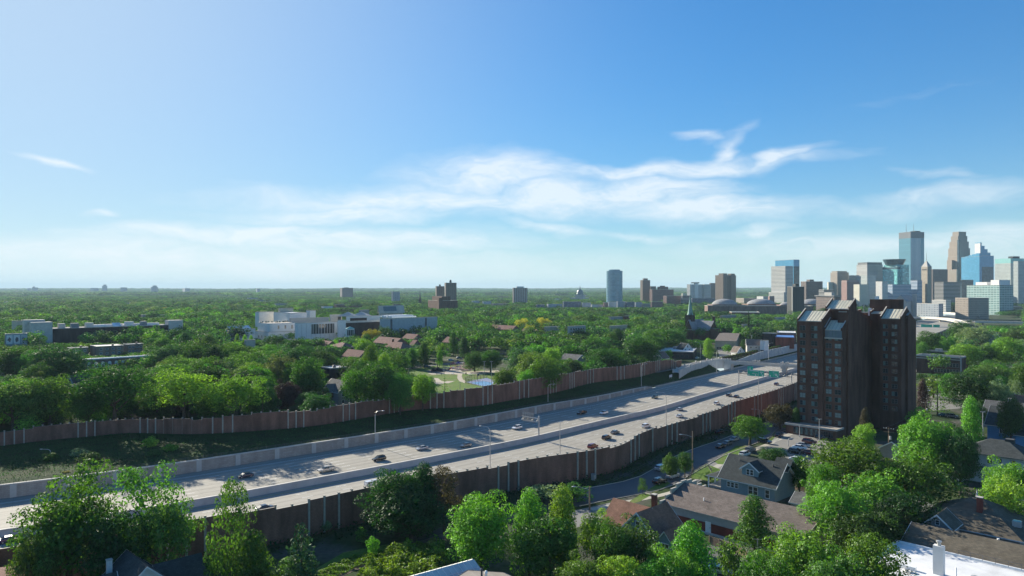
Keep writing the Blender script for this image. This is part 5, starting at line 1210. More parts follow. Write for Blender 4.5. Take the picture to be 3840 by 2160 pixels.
r,a,b_,z=res['brown gridded apartment tower right of the black tower']; sub(r,'plant_room','f_brown_grid',-a*.7,-2,b_*.25,b_*.5,z+.13,z+5,'roof_dark')
r,a,b_,z=res['tan tower with rounded shoulder left of the white banded tower']; sub(r,'upper_storeys','f_tan',-a*.85,-a*.02,b_*.02,b_*.85,z+.13,z+4.5,'roof_grey'); MB().lathe([(9,0),(9,z*.72),(0,z*.72)],14,0,(-a*.9,-2,0)).build('rounded_bay','f_cream',r)
r,a,b_,z=res['pale gridded office tower at the right border with green top']; sub(r,'green_top','turquoise_roof',-a-.2,.2,-.2,b_+.2,z-2,z+11,'roof_dark'); sub(r,'drum','roof_dark',-a*.4,-a*.1,b_*.3,b_*.8,z+11.1,z+17)
r,a,b_,z=res['pink granite block with dark right side']; sub(r,'parapet_storey','f_pink',-a*.96,-.3,.3,b_*.96,z+.13,z+3,'roof_grey')
r,a,b_,z=res['brown brick apartment block alone on the left skyline']; sub(r,'plant_room','roof_dark',-a*.7,-2,b_*.3,b_*.6,z+.13,z+3)
r,a,b_,z=res['white and brown striped apartment slab left of the domed basilica']; sub(r,'plant_room','stucco_white',-a*.9,-.5,b_*.25,b_*.75,z+.13,z+4.5,'roof_white')
vis(1605,1718,1440,1152); vis(2100,2410,1700,1152)
# brown base of the twins
r,a,b_,z=blk('brick_podium','dark brown brick complex at the feet of the twin towers','building',1450,1605,1652,1716,1128,'brown_brick','roof_grey',rz=math.radians(-62),visy=1150,footp=True); sub(r,'upper_block','brown_brick',-a*.8,-2,b_*.1,b_*.6,z+.13,z+9,'roof_dark'); sub(r,'shaft','brown_brick',-6,1.5,-4,4,0,z+6)
# rounded blue residential tower
X,Y=XP(2304,2150),2150; hb_=ZP(1016,2150); r=thing('apartment_tower','rounded pale blue glass residential tower standing alone','apartment tower',(X,Y,0),math.radians(-52)); lm('the rounded blue tower',X,Y)
pts=[(22.9*(abs(math.cos(t_))**.6)*(1 if math.cos(t_)>0 else -1),18.6*(abs(math.sin(t_))**.6)*(1 if math.sin(t_)>0 else -1)) for t_ in (2*PI*i/40 for i in range(40))]
MB().prism(pts,0,hb_,0,0).build('body','f_glass_teal',r); MB().prism([(x*.72,y*.72) for x,y in pts],hb_+.01,hb_+4,0,1).build('crown',['f_glass_teal','roof_white'],r); 
# white ribbed tower
r,a,b_,z=tow('apartment_tower','white ribbed slab tower with dark roof box',2500,2576,2588,2634,1067,'f_white_apt','roof_white',rz=math.radians(-60)); sub(r,'shaft','stucco_white',.02,6,b_*.3,b_*.55,0,z+4); sub(r,'lift_house','roof_dark',-a*.5,3,b_*.2,b_*.7,z+4.1,z+8); sub(r,'right_wing','f_stripe_white',.0,9,b_+.05,b_*1.55,0,z+1,'roof_white')
# big brown tower
r,a,b_,z=tow('apartment_tower','big dark brown apartment tower with taller centre shafts',2150,2682,2712,2760,1032,'f_brown_tower','roof_dark',rz=math.radians(-62),lmk='the big brown apartment tower')
sub(r,'shaft','f_brown_tower',-a*.55,.8,-.8,b_*.3,0,z+5.5,'roof_dark'); sub(r,'shaft','f_brown_tower',-a*.4,.8,b_*.6,b_*.9,0,z+5,'roof_dark')
for k in (.35,.45,.55): sub(r,'rib','f_black',.0,1.0,b_*k,b_*k+1.6,0,z-2)
# striped tower with glass back
r,a,b_,z=tow('office_tower','tall white banded tower joined to a blue glass slab',1900,2892,2945,2974,998,'f_stripe_white','roof_white',rz=math.radians(-68),lmk='the white banded tower',vy=1130)
sub(r,'podium','f_stripe_white',-a-4,.6,-5,-.05,0,ZP(1096,1900),'roof_white')
r2,a2,b2,z2=tow('office_tower','blue glass slab behind the tall white banded tower',1990,2907,2976,2998,974,'f_glass_blue','roof_white',rz=math.radians(-68)); sub(r2,'dark_side','f_glass_dark',.03,.4,.3,b2-.3,0,z2-18)
# domed exhibition hall
r,a,b_,z=blk('exhibition_hall','long mauve exhibition hall with three shallow domes','exhibition hall',1320,2654,3050,3070,1148,'mauve_brick','roof_membrane',rz=math.radians(-4),visy=1166,lmk='the domed exhibition hall')
for px,D,rad,hh in ((2717,1380,24,11.5),(2853,1420,27,11),(2950,1340,13,6),(3045,1420,24,11)):
    lx,ly=XP(px,D)-r.location.x,D-r.location.y; c,s=math.cos(-r.rotation_euler.z),math.sin(-r.rotation_euler.z); x,y=lx*c-ly*s,lx*s+ly*c
    prof=[(rad*math.cos(t_),hh*math.sin(t_)) for t_ in (PI/2*i/7 for i in range(7))]+[(0,hh)]
    MB().lathe([(rad*1.02,-3)]+prof,28,0,(x,y,z+1)).build('dome','roof_grey',r); sub(r,'dome_base','mauve_brick',x-rad*1.15,x+rad*1.15,y-rad,y+rad,z+.13,z+2.2)
# domed basilica
X,Y=XP(2175,2750),2750; r=thing('basilica','grey domed basilica with lantern and gilded tip','church',(X,Y,0),math.radians(-30)); lm('the domed basilica',X,Y)
MB().box(-24,18,-14,24,0,16).build('nave','stucco_grey',r); MB().box(-11,11,-11,11,16.01,24).build('tower_base','stucco_grey',r); b=MB(); b.lathe([(10,0),(10,3),(9.4,5),(8.6,9),(6.6,13),(3,16),(1.6,16.5)],20,0,(0,0,24.01)); b.build('dome','metal_panel_blue',r); MB().lathe([(1.8,0),(1.8,4),(.9,6),(0,12)],8,0,(0,0,40)).build('lantern','stucco_grey',r); r.scale=(1.31,1.31,1.31)
# needle spire, far churches
X,Y=XP(1575,1900),1900; r=thing('church_spire','thin dark church spire rising alone above the far trees','church',(X,Y,0),0); MB().box(-3,3,-3,3,0,26).build('bell_tower','dark_brick',r); MB().lathe([(2.9,0),(1.6,6),(0,25)],8,0,(0,0,26)).build('spire','roof_dark',r)
r,a,b_,z=blk('stone_church','grey stone church with square tower behind the dark tower roof','church',1250,3352,3400,3436,1132,'stucco_grey','roof_grey',rz=math.radians(-40)); b=MB(); gable_roof(b,-a,0,0,b_,z+.2,z+11,.3,'y'); b.build('gable_roof',['roof_grey','coping'],r); b=MB(); gable_walls(b,-a+.2,-.2,.2,b_-.2,z-.1,z+.2,z+10.6,'y'); b.build('gable','stucco_grey',r); sub(r,'bell_tower','stucco_grey',1,7,b_*.5,b_*.5+6,0,z+13)
# row of new flats in front of the skyline
rowl=[(2010,2012,2042,1143,'f_navy_apt'),(2110,2114,2180,1132,'f_navy_apt'),(2182,2184,2216,1136,'f_mixed_apt'),(2216,2220,2262,1143,'f_white_apt'),(2262,2266,2280,1135,'f_red_apt'),(2279,2282,2312,1133,'f_white_apt'),(2312,2316,2345,1131,'f_mixed_apt'),(2345,2350,2380,1133,'f_navy_apt'),(2380,2384,2408,1134,'f_mixed_apt'),(2050,2056,2108,1141,'f_mixed_apt'),(2408,2412,2440,1140,'f_tan'),(2440,2444,2486,1132,'f_red_apt')]
nm={'f_navy_apt':'navy blue','f_mixed_apt':'grey and dark','f_white_apt':'white','f_red_apt':'red brick','f_tan':'tan'}
rowl.sort(); cnt={}
ordn=['first','second','third','fourth','fifth']
for q in rowl:
    c=nm[q[4]]; cnt[c]=cnt.get(c,0)+1; tot=sum(nm[w[4]]==c for w in rowl)
    lb=('the %s block in the row of new flats before the rounded blue tower'%c) if tot==1 else '%s of the %s blocks from the left in the row of new flats'%(ordn[cnt[c]-1],c)
    blk('apartment_block',lb,'apartment block',1700+25*(cnt[c]%3),q[0],q[1],q[2],q[3],q[4],'roof_white',rz=math.radians(-60),group='row of new flats',visy=1152)
lm('the row of new flats',XP(2300,1230),1230)
# scattered low roofs in the middle distance
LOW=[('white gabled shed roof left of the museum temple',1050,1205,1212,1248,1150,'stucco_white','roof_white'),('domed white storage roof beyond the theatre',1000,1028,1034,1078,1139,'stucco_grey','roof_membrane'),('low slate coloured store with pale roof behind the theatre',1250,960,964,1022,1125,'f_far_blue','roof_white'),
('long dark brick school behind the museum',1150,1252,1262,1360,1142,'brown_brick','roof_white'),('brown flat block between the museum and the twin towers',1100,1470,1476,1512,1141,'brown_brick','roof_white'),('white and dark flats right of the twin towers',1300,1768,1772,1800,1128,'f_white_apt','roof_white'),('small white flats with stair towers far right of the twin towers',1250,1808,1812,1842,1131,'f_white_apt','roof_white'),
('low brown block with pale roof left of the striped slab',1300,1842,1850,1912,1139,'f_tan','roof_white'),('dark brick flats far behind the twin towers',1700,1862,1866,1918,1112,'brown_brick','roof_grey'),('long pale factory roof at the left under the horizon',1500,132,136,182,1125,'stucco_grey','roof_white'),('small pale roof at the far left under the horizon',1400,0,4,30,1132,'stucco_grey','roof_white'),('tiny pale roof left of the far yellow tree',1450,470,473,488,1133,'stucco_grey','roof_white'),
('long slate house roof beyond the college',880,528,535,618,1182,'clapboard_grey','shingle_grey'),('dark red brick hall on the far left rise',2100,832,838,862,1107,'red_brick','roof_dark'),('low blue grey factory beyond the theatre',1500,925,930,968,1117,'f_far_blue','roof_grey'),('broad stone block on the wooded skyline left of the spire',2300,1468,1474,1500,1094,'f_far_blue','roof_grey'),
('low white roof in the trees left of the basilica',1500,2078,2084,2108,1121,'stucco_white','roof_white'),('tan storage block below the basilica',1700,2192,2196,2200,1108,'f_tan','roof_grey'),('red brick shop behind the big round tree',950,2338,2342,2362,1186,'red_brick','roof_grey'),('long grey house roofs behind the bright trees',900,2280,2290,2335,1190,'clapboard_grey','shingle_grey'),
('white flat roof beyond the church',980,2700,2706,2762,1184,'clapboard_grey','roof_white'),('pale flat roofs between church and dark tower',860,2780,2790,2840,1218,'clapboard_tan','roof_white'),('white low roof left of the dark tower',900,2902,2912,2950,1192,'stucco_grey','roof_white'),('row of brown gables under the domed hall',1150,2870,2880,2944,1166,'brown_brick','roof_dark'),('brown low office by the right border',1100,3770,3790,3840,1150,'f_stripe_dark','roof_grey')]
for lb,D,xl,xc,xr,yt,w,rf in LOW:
    if yt>1100: D=min(D*2.4,41*F/(yt-HY))
    blk('low_building',lb,'building',D,xl,xc,xr,yt,w,rf,rz=math.radians(-52),visy=min(PY(0,D)-2,yt+(6 if 'roof' in lb and w!='f_white_apt' else 11)))
# far towers on the hazy horizon
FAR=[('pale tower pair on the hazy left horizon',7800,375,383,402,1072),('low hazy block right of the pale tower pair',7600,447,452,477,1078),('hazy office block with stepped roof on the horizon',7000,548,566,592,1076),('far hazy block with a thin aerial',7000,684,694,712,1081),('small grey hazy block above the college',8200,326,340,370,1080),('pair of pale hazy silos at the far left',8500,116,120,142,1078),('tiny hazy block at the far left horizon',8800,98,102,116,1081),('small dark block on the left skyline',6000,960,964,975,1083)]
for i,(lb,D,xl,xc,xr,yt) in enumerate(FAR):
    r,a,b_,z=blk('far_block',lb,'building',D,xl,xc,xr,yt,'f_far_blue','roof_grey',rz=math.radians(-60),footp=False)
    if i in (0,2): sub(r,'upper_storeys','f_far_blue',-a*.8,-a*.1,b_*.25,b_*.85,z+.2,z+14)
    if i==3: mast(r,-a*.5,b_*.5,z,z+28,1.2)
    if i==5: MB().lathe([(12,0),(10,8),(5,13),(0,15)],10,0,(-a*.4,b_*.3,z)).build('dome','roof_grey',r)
# highway ramps on the right
def deck(label,pts,w,z0,th=1.6):
    pts=chaikin([Vector(p) for p in pts],2); t_=thing('highway_ramp',label,'highway ramp',(pts[0].x,pts[0].y,0)); inv=Matrix.Translation(-t_.location)
    b=MB(); e=MB()
    for i in range(len(pts)-1):
        p,q=pts[i],pts[i+1]; d=(q-p); d.z=0; d.normalize(); n=Vector((-d.y,d.x,0))*w/2
        up=Vector((0,0,th))
        A=[p-n,q-n,q+n,p+n]; b.face([v+up for v in A]); b.face(A[::-1])
        for k in (0,2): b.face([A[k],A[k+1],A[k+1]+up,A[k]+up])
        for sg in (-1,1):
            m=n*sg*.98; o_=n.normalized()*.25
            B=[p+m-o_,q+m-o_,q+m+o_,p+m+o_]; u2=up+Vector((0,0,1.0))
            e.face([v+u2 for v in B]); 
            for k in range(4): e.face([B[k]+up*1.001,B[(k+1)%4]+up*1.001,B[(k+1)%4]+u2,B[k]+u2])
    b.build('deck',['concrete_pale'],t_).matrix_parent_inverse=inv; e.build('parapets','concrete_pale',t_).matrix_parent_inverse=inv
    for i in range(3,len(pts)-1,6):
        o=MB().box(-1,1,-1,1,-pts[i].z-5,0).build('pier','concrete',t_); o.matrix_parent_inverse=inv; o.location=pts[i]
    return t_
g=lambda px,py,z:G(px,py,z)
deck('pale curved highway flyover behind the dark tower',[g(3380,1195,3),g(3450,1193,3),g(3540,1198,4),g(3592,1207,4),g(3612,1216,3)],11,3)
deck('farther curved highway ramp with pale parapet below the old cream building',[g(3480,1172,3),g(3540,1175,4),g(3610,1181,4),g(3660,1190,4)],10,3)
deck('long level highway viaduct running to the right border',[g(3650,1210,3),g(3740,1211,3),g(3900,1215,3)],14,3)
patch('freeway_curve','freeway',[(3400,1262),(3440,1225),(3520,1206),(3600,1204),(3640,1210),(3560,1240),(3500,1262),(3440,1285)],.03)
vis(3436,3560,1000,1252); vis(3560,3640,1000,1225); vis(3640,3840,1150,1220); vis(2600,2760,420,1420)
# ---------------------------------------------------------------- vehicles
def carpaint(name,col,rough=.25,metal=.2):
    m,t,b=newmat(name); b.inputs['Base Color'].default_value=(*col,1); b.inputs['Roughness'].default_value=rough; b.inputs['Metallic'].default_value=metal; b.inputs['Coat Weight'].default_value=.6; b.inputs['Coat Roughness'].default_value=.08
    oc=t.n('ShaderNodeTexCoord').outputs['Object']; t.set(b.inputs['Roughness'],t.ramp(t.noise(oc,2,3),.3,.7,rough*.8,rough*1.5))
for n_,c_ in (('white',(.78,.78,.78)),('silver',(.45,.46,.48)),('grey',(.16,.165,.17)),('black',(.007,.008,.010)),('navy',(.015,.025,.06)),('red',(.15,.006,.016)),('maroon',(.10,.012,.016)),('tan',(.60,.52,.42)),('teal',(.03,.07,.08)),('purple',(.06,.035,.12)),('blue',(.08,.2,.4))): carpaint('paint_'+n_,c_)
PROF={ # lower body: (x, half width, z bottom, z shoulder); glasshouse: (x0 base, x1 roof front, x2 roof rear, x3 base rear, roof z)
'sedan':dict(L=4.7,body=[(-2.35,.72,.42,.82),(-2.2,.86,.28,.92),(-1.3,.92,.24,.98),(0,.93,.22,.96),(1.2,.91,.24,.90),(1.95,.86,.26,.80),(2.3,.70,.36,.68)],gh=(1.15,.35,-1.05,-1.85,1.44),w=.33,wx=(1.42,-1.38)),
'suv':dict(L=4.75,body=[(-2.37,.78,.5,1.02),(-2.25,.90,.34,1.12),(-1.2,.95,.3,1.12),(0,.95,.28,1.10),(1.15,.93,.3,1.06),(1.95,.90,.32,.98),(2.34,.76,.42,.82)],gh=(1.15,.45,-1.85,-2.2,1.70),w=.37,wx=(1.45,-1.42)),
'pickup':dict(L=5.7,body=[(-2.85,.90,.55,1.08),(-2.8,.95,.45,1.10),(-1.0,.97,.4,1.10),(0,.97,.38,1.10),(1.4,.95,.4,1.08),(2.4,.92,.42,1.0),(2.8,.82,.5,.9)],gh=(1.35,.75,-.55,-.75,1.78),w=.40,wx=(1.85,-1.65)),
}
CARM={}
def carmesh(kind):
    if kind in CARM: return CARM[kind]
    k='pickup' if kind=='topper' else kind; p=PROF[k]; b=MB(); bd=p['body']; rings=[]
    for x,w,z0,z1 in bd: rings.append([(x,-w*.94,z0),(x,-w,(z0+z1)*.52),(x,-w*.93,z1),(x,w*.93,z1),(x,w,(z0+z1)*.52),(x,w*.94,z0)])
    for a,c in zip(rings[:-1],rings[1:]):
        for i in range(6): b.face([a[i],a[(i+1)%6],c[(i+1)%6],c[i]][::-1],0,i in (0,1,3,4))
    b.face(rings[0]); b.face(rings[-1][::-1])
    x0,x1,x2,x3,zr=p['gh']; zs=bd[3][3]-.02; w0,w1=.86,.68
    if k=='pickup': w0,w1=.88,.74
    lo=[(x0,-w0,zs),(x0,w0,zs),(x3,w0,zs),(x3,-w0,zs)]; hi=[(x1,-w1,zr-.06),(x1,w1,zr-.06),(x2,w1,zr-.06),(x2,-w1,zr-.06)]
    g=MB()
    for i in range(4): g.face([lo[i],lo[(i+1)%4],hi[(i+1)%4],hi[i]])
    r=MB(); h2=[(x1+.03,-w1-.02,zr-.06),(x1+.03,w1+.02,zr-.06),(x2-.03,w1+.02,zr-.06),(x2-.03,-w1-.02,zr-.06)]; h3=[(x*.97 if abs(x)>.2 else x,y*.9,zr) for x,y,_ in h2]
    r.face(h3); 
    for i in range(4): r.face([h2[i],h2[(i+1)%4],h3[(i+1)%4],h3[i]])
    for fx in (.04,.5,.97): # pillars
        for s in (-1,1):
            xa,xb=x0+(x3-x0)*fx,x1+(x2-x1)*fx; r.tube([(xa,s*w0,zs),(xb,s*w1,zr-.05)],.045,4)
    if k=='pickup':
        if kind=='topper':
            r.box(-2.78,-.78,-.88,.88,1.1,1.74); g.box(-2.5,-1.1,-.9,.9,1.3,1.6,0)
        else:
            for a in ((-2.8,-.8,-.92,-.84),(-2.8,-.8,.84,.92),(-2.84,-2.76,-.839,.839)): b.box(*a,1.08,1.30)
            g.face([(-2.75,-.83,1.11),(-.8,-.83,1.11),(-.8,.83,1.11),(-2.75,.83,1.11)])
    w=MB(); rr=p['w']
    w.lathe([(rr*.62,-.11),(rr,-.10),(rr,.10),(rr*.62,.11)],14,0); tm=w
    rm=MB(); rm.lathe([(0,-.10),(rr*.62,-.105),(rr*.62,.105),(0,.10)],10,0)
    hl=MB(); hl.box(-.06,.03,-.16,.16,-.08,.08); 
    m=dict(body=b.mesh('body','paint_white'),glass=g.mesh('windows','car_glass'),roof=r.mesh('cabin_roof','paint_white'),tyre=tm.mesh('wheel','tyre'),rim=rm.mesh('rim','rim'),head=hl.mesh('headlight','head_white'),tail=hl.mesh('taillight','tail_red'))
    CARM[kind]=m; return m
def car(kind,paint,x,y,z,hd,label,name='car',group=None,cat=None):
    cat=cat or {'sedan':'car','suv':'suv','pickup':'pickup truck','topper':'pickup truck'}[kind]
    m=carmesh(kind); p=PROF['pickup' if kind=='topper' else kind]
    t_=thing(name,label,cat,(x,y,z),hd,group)
    def ch(n,me,par=t_,loc=(0,0,0),paintit=False):
        o=link(n,me,par,loc)
        if paintit: o.material_slots[0].link='OBJECT'; o.material_slots[0].material=M('paint_'+paint)
        return o
    ch('body',m['body'],paintit=True); ch('windows',m['glass']); ch('cabin_roof',m['roof'],paintit=True)
    for wx in p['wx']:
        for s in (-1,1):
            o=ch('wheel',m['tyre'],t_,(wx,s*.80,p['w'])); o.rotation_euler=(PI/2,0,0); ch('rim',m['rim'],o)
    bx=p['body']
    for s in (-1,1):
        ch('headlight',m['head'],t_,(bx[-1][0]-.06,s*.56,bx[-1][3]-.1)); o=ch('taillight',m['tail'],t_,(bx[0][0]+.05,s*.62,bx[0][3]-.12))
    return t_
def fcar(kind,paint,px,py,label,side):
    """side -1: far carriageway, traffic comes towards us; +1: near carriageway, going away"""
    q=G(px,py,ZF); s,o=proj(q.x,q.y); 
    lane=3.2+1.9+3.75*round((o-5.1)/3.75) if side<0 else -(1.3+1.9+3.75*round((-o-3.2)/3.75)); q=Ps(s,max(o,4.4) if side<0 else min(o,-4.0),ZF+.01)
    return car(kind,paint,q.x,q.y,q.z,head(s)+(PI if side<0 else 0),label,'car' if kind in('sedan','suv') else 'pickup_truck','traffic on the freeway')
FC=[('sedan','navy',920,1790,'dark blue car in tree shade on the far carriageway, nearest the left trees',-1),('pickup','tan',1224,1768,'tan pickup truck with open bed on the far carriageway',-1),('suv','black',1422,1727,'black sport utility car on the far carriageway behind the tan pickup',-1),('sedan','silver',1582,1686,'silver sedan at the edge of the tree shadow on the far carriageway',-1),('sedan','grey',1747,1675,'dark grey sedan beside the tall lamp on the far carriageway',-1),
('suv','white',1939,1609,'white sport utility car in the wall shadow left of the sign gantry back',-1),('pickup','black',2181,1553,'black pickup in the wall shadow on the far carriageway',-1),('suv','white',2264,1553,'white sport utility car just behind the black pickup',-1),('suv','teal',2455,1494,'dark teal sport utility car on the far carriageway beside the curved lamp',-1),
('topper','white',1403,1822,'white pickup with bed cap on the near carriageway half behind the dark trees',1),('suv','red',2224,1680,'dark red sport utility car close to the near noise wall',1),('suv','black',2275,1647,'black sport utility car ahead of the dark red one',1),('sedan','grey',2307,1626,'dark grey sedan ahead of the black sport utility car on the near carriageway',1),('suv','white',2423,1603,'white sport utility car with dark roof on the near carriageway by the wall step',1),('sedan','white',2549,1565,'white sedan close to the near wall beyond the lamp pole',1),('sedan','silver',2549,1539,'pale car alongside the white sedan, next lane towards the median',1),
('suv','white',2688,1517,'white hatchback on the near carriageway behind the two dark cars',1),('suv','navy',2734,1486,'dark car on the left of a close pair on the near carriageway',1),('sedan','navy',2762,1490,'dark car on the right of a close pair on the near carriageway',1),('suv','purple',2912,1444,'dark violet car under the green signs by the dark tower',1),('sedan','purple',40,2032,'violet car at the left border behind the noise wall',1),('sedan','navy',994,1912,'dark blue car roof seen just over the noise wall',1),('suv','white',425,1968,'white car glimpsed through the left trees on the freeway',1),
('suv','black',3499,1237,'small dark car on the far bend of the freeway right of the tower',-1)]
for q in FC: fcar(*q)
def pcar(kind,paint,px,py,label,hd=None,z=.03,group=None):
    q=G(px,py,0); s,o=proj(q.x,q.y); hd=head(s) if hd is None else hd
    return car(kind,paint,q.x,q.y,z,hd,label,'parked_car',group or 'parked cars')
PC=[('suv','silver',2480,1763,'white blue car parked at the kerb left of the two round street trees',None),('suv','silver',2523,1792,'silver car parked in front of the two round street trees',None),('suv','black',2474,1813,'dark car parked at the kerb nearest the sapling',None),('sedan','black',2701,1680,'dark car parked behind the street trees along the noise wall street',None),('sedan','grey',2728,1668,'grey car parked just ahead of the dark one on the street',None),('sedan','silver',2754,1653,'pale blue grey car parked under the round kerbside tree',None),('suv','black',2699,1627,'black car parked in the shade close under the noise wall',None),
('suv','navy',2867,1662,'dark blue car in the shade at the lot entrance',GR),('suv','white',2793,1710,'white car parked behind the bungalow',GR+PI/2),('suv','grey',2814,1694,'dark car parked behind the bungalow beside the white one',GR+PI/2),('sedan','silver',2700,2150,'silver car at the bottom edge in the yard',GR+.3),
('suv','navy',2922,1638,'dark blue car standing alone in the tower car park',GR+PI*.55),('suv','black',2984,1700,'black car at the front of the parked row by the tower',GR+.1),('sedan','white',2999,1684,'white car second in the parked row by the tower',GR+.1),('sedan','silver',3012,1675,'silver car third in the parked row by the tower',GR+.1),('suv','maroon',3035,1663,'maroon car at the back of the parked row by the tower',GR+.1),('suv','black',3083,1648,'black car at the tower entrance under the podium',GR+.2),('sedan','red',3038,1705,'red car at the tree edge in front of the parked row',GR+.1),('sedan','white',2988,1730,'white car half under the tree below the parked row',GR+.1)]
for q in PC: pcar(q[0],q[1],q[2],q[3],q[4],q[5])
PG='cars parked at the playground'
for q in (('sedan','silver',1566,1373,'silver car parked left of the black van at the playground',math.radians(25)),('suv','black',1600,1378,'black van with white nose parked at the playground',math.radians(20)),('sedan','silver',1690,1353,'silver car parked under trees behind the playground',math.radians(28)),('suv','grey',1722,1346,'grey car in the shade behind the playground trees',math.radians(28))): pcar(q[0],q[1],q[2],q[3],q[4],q[5],group=PG)
for i,(px,py,pt,lb) in enumerate(((3484,1470,'white','white car nearest the tower in the shaded lot behind the brick block'),(3500,1478,'white','white van in the middle of the shaded lot by the tower'),(3540,1450,'silver','silver car at the far side of the shaded lot'),(3560,1452,'grey','grey car next to the silver one in the shaded lot'),(3600,1468,'silver','silver car under the big dark tree right of the tower'),(3725,1380,'blue','blue car in the right car park'),(3740,1378,'maroon','maroon car in the right car park'),(3750,1385,'navy','navy car in the right car park'),(3735,1390,'silver','silver car at the front of the right car park'),(3570,1566,'grey','grey car by the tall trees near the brick block'),(3540,1562,'teal','teal car left of the grey one near the tall trees'))):
    pcar('suv' if i%2 else 'sedan',pt,px,py,lb,GR+.3*(i%3),group='cars in the lots right of the tower')
for i,(px,py,pt,lb) in enumerate(((2615,1345,'white','white car by the footbridge corner'),(2496,1352,'black','black car on the street behind the far wall end'),(2640,1336,'silver','silver car near the yellow green tree'),(365,1582,'white','white car roof over the far noise wall at the left'),(2762,1313,'grey','grey car in the motel yard'))):
    pcar('sedan',pt,px,py,lb,group='cars beyond the freeway')

# ---------------------------------------------------------------- lamps, poles and signs
def lamp(px,pyb,pyt,label,z=0.0,arm=-1,straight=False,head_dir=None,D=None,ln=2.6,name='street_lamp',wood=False,group='freeway lamps'):
    q=G(px,pyb,z) if D is None else Vector((XP(px,D),D,z)); h=ZP(pyt,q.y)-z
    t_=thing(name,label,'lamp',q,0,group); m='wood_pole' if wood else 'galvanized'
    if straight:
        MB().tube([(0,0,0),(0,0,h)],[.16,.09],8).build('pole',m,t_); MB().box(-.9,.9,-.09,.09,h+.001,h+.12).build('lamp_head','galvanized',t_); return t_
    if wood:
        MB().tube([(0,0,0),(0,0,h)],[.2,.14],8).build('pole',m,t_); zz=h*.86
        MB().tube([(0,0,zz),(arm*ln*.6,0,zz+.6),(arm*ln,0,zz+.75)],.05,5).build('arm','galvanized',t_); zt=zz+.75
    else:
        pts=[(0,0,0),(0,0,h*.84),(arm*.25,0,h*.93),(arm*.9,0,h*.985),(arm*ln,0,h)]
        MB().tube(pts,[.15,.11,.09,.08,.06],8).build('pole',m,t_); zt=h
    b=MB(); b.lathe([(0,-.12),(.2,-.08),(.26,0),(.18,.1),(0,.14)],8,0); o=b.build('lamp_head','galvanized',t_,(arm*(ln+.35),0,zt)); o.scale=(2.0,1,1)
    MB().lathe([(0,-.16),(.14,-.11),(.16,-.085)],8).build('lens','lamp_glass',o); return t_
lamp(1407,1641,1540,'tall curved lamp on the retaining wall above the black sport utility car',ZF+3.0,1)
lamp(1838,1752,1597,'tall curved lamp over the near wall beside the dark grey sedan',ZF,-1)
lamp(2498,1597,1471,'tall curved lamp at the near wall by the pair of white cars',ZF,-1,ln=3.4)
lamp(2055,1519,1440,'curved lamp on the slope below the middle of the far noise wall',-3.0,1)
lamp(2405,1449,1364,'curved lamp before the right end of the far noise wall',-2.5,1)
lamp(190,1735,1684,'short looking lamp on the slope at the far left',-3.0,-1)
lamp(2844,1476,1400,'thin lamp standing under the left green sign',ZF,-1)
lamp(2687,1402,1312,'lamp beside the footbridge ramp',-2,1)
lamp(2882,1350,1286,'lamp behind the footbridge on the street corner',0,1)
lamp(2100,1712,1583,'straight slim pole behind the near noise wall right of the gantry',ZF,1,True)
lamp(2700,1290,1265,'street lamp by the motel yard',0,1,group='street lamps beyond the freeway')
lamp(2626,1345,1283,'street lamp left of the yellow green tree',0,-1,group='street lamps beyond the freeway')
lamp(2818,1312,1257,'tall pale pole between the cottage and the weathered house',0,1,True,group='street lamps beyond the freeway')
lamp(2910,1290,1253,'street pole in front of the blue roofed shop',0,1,True,group='street lamps beyond the freeway')
lamp(1843,1452,1356,'tall park floodlight at the right of the blue court',0,1,True,group='park lights')
lamp(1816,1416,1356,'park floodlight behind the blue court',0,1,True,group='park lights')
lamp(1533,1416,1372,'park lamp at the left of the lawn',0,1,True,group='park lights'); lamp(1665,1404,1374,'short park lamp by the mulch patch',0,1,True,group='park lights'); lamp(1725,1464,1434,'slim pole on the lawn above the noise wall',0,1,True,group='park lights')
lamp(2211,1912,1824,'wooden pole with lamp arm on the street below the noise wall',0,-1,wood=True,group='wooden street poles',ln=3.4); lamp(2597,1773,1617,'tall wooden pole with lamp arm beside the round street trees',0,-1,wood=True,group='wooden street poles',ln=3.0)
lamp(2956,1674,1643,'small lamp in the tower car park',0,1,group='car park lamps',ln=1.0); lamp(2998,1640,1592,'slim lamp in front of the podium',0,1,True,group='car park lamps'); lamp(3072,1655,1572,'tall double lamp before the podium windows',0,1,True,group='car park lamps')
lamp(3685,1634,1545,'grey lamp pole left of the bright blue house',0,1,True,group='poles right of the tower'); lamp(2848,1570,1534,'street lamp at the tower corner by the noise wall',0,-1,group='poles right of the tower'); lamp(3664,1394,1355,'lamp with round head by the right car park',0,1,True,group='poles right of the tower'); lamp(3500,1290,1250,'curved lamp above the flat roofs right of the tower',0,-1,group='poles right of the tower'); lamp(3708,1372,1338,'dark pole in the right car park',0,1,True,group='poles right of the tower')
lamp(2840,2108,2022,'utility pole among the crowns at the bottom right',0,1,True,group='poles right of the tower')
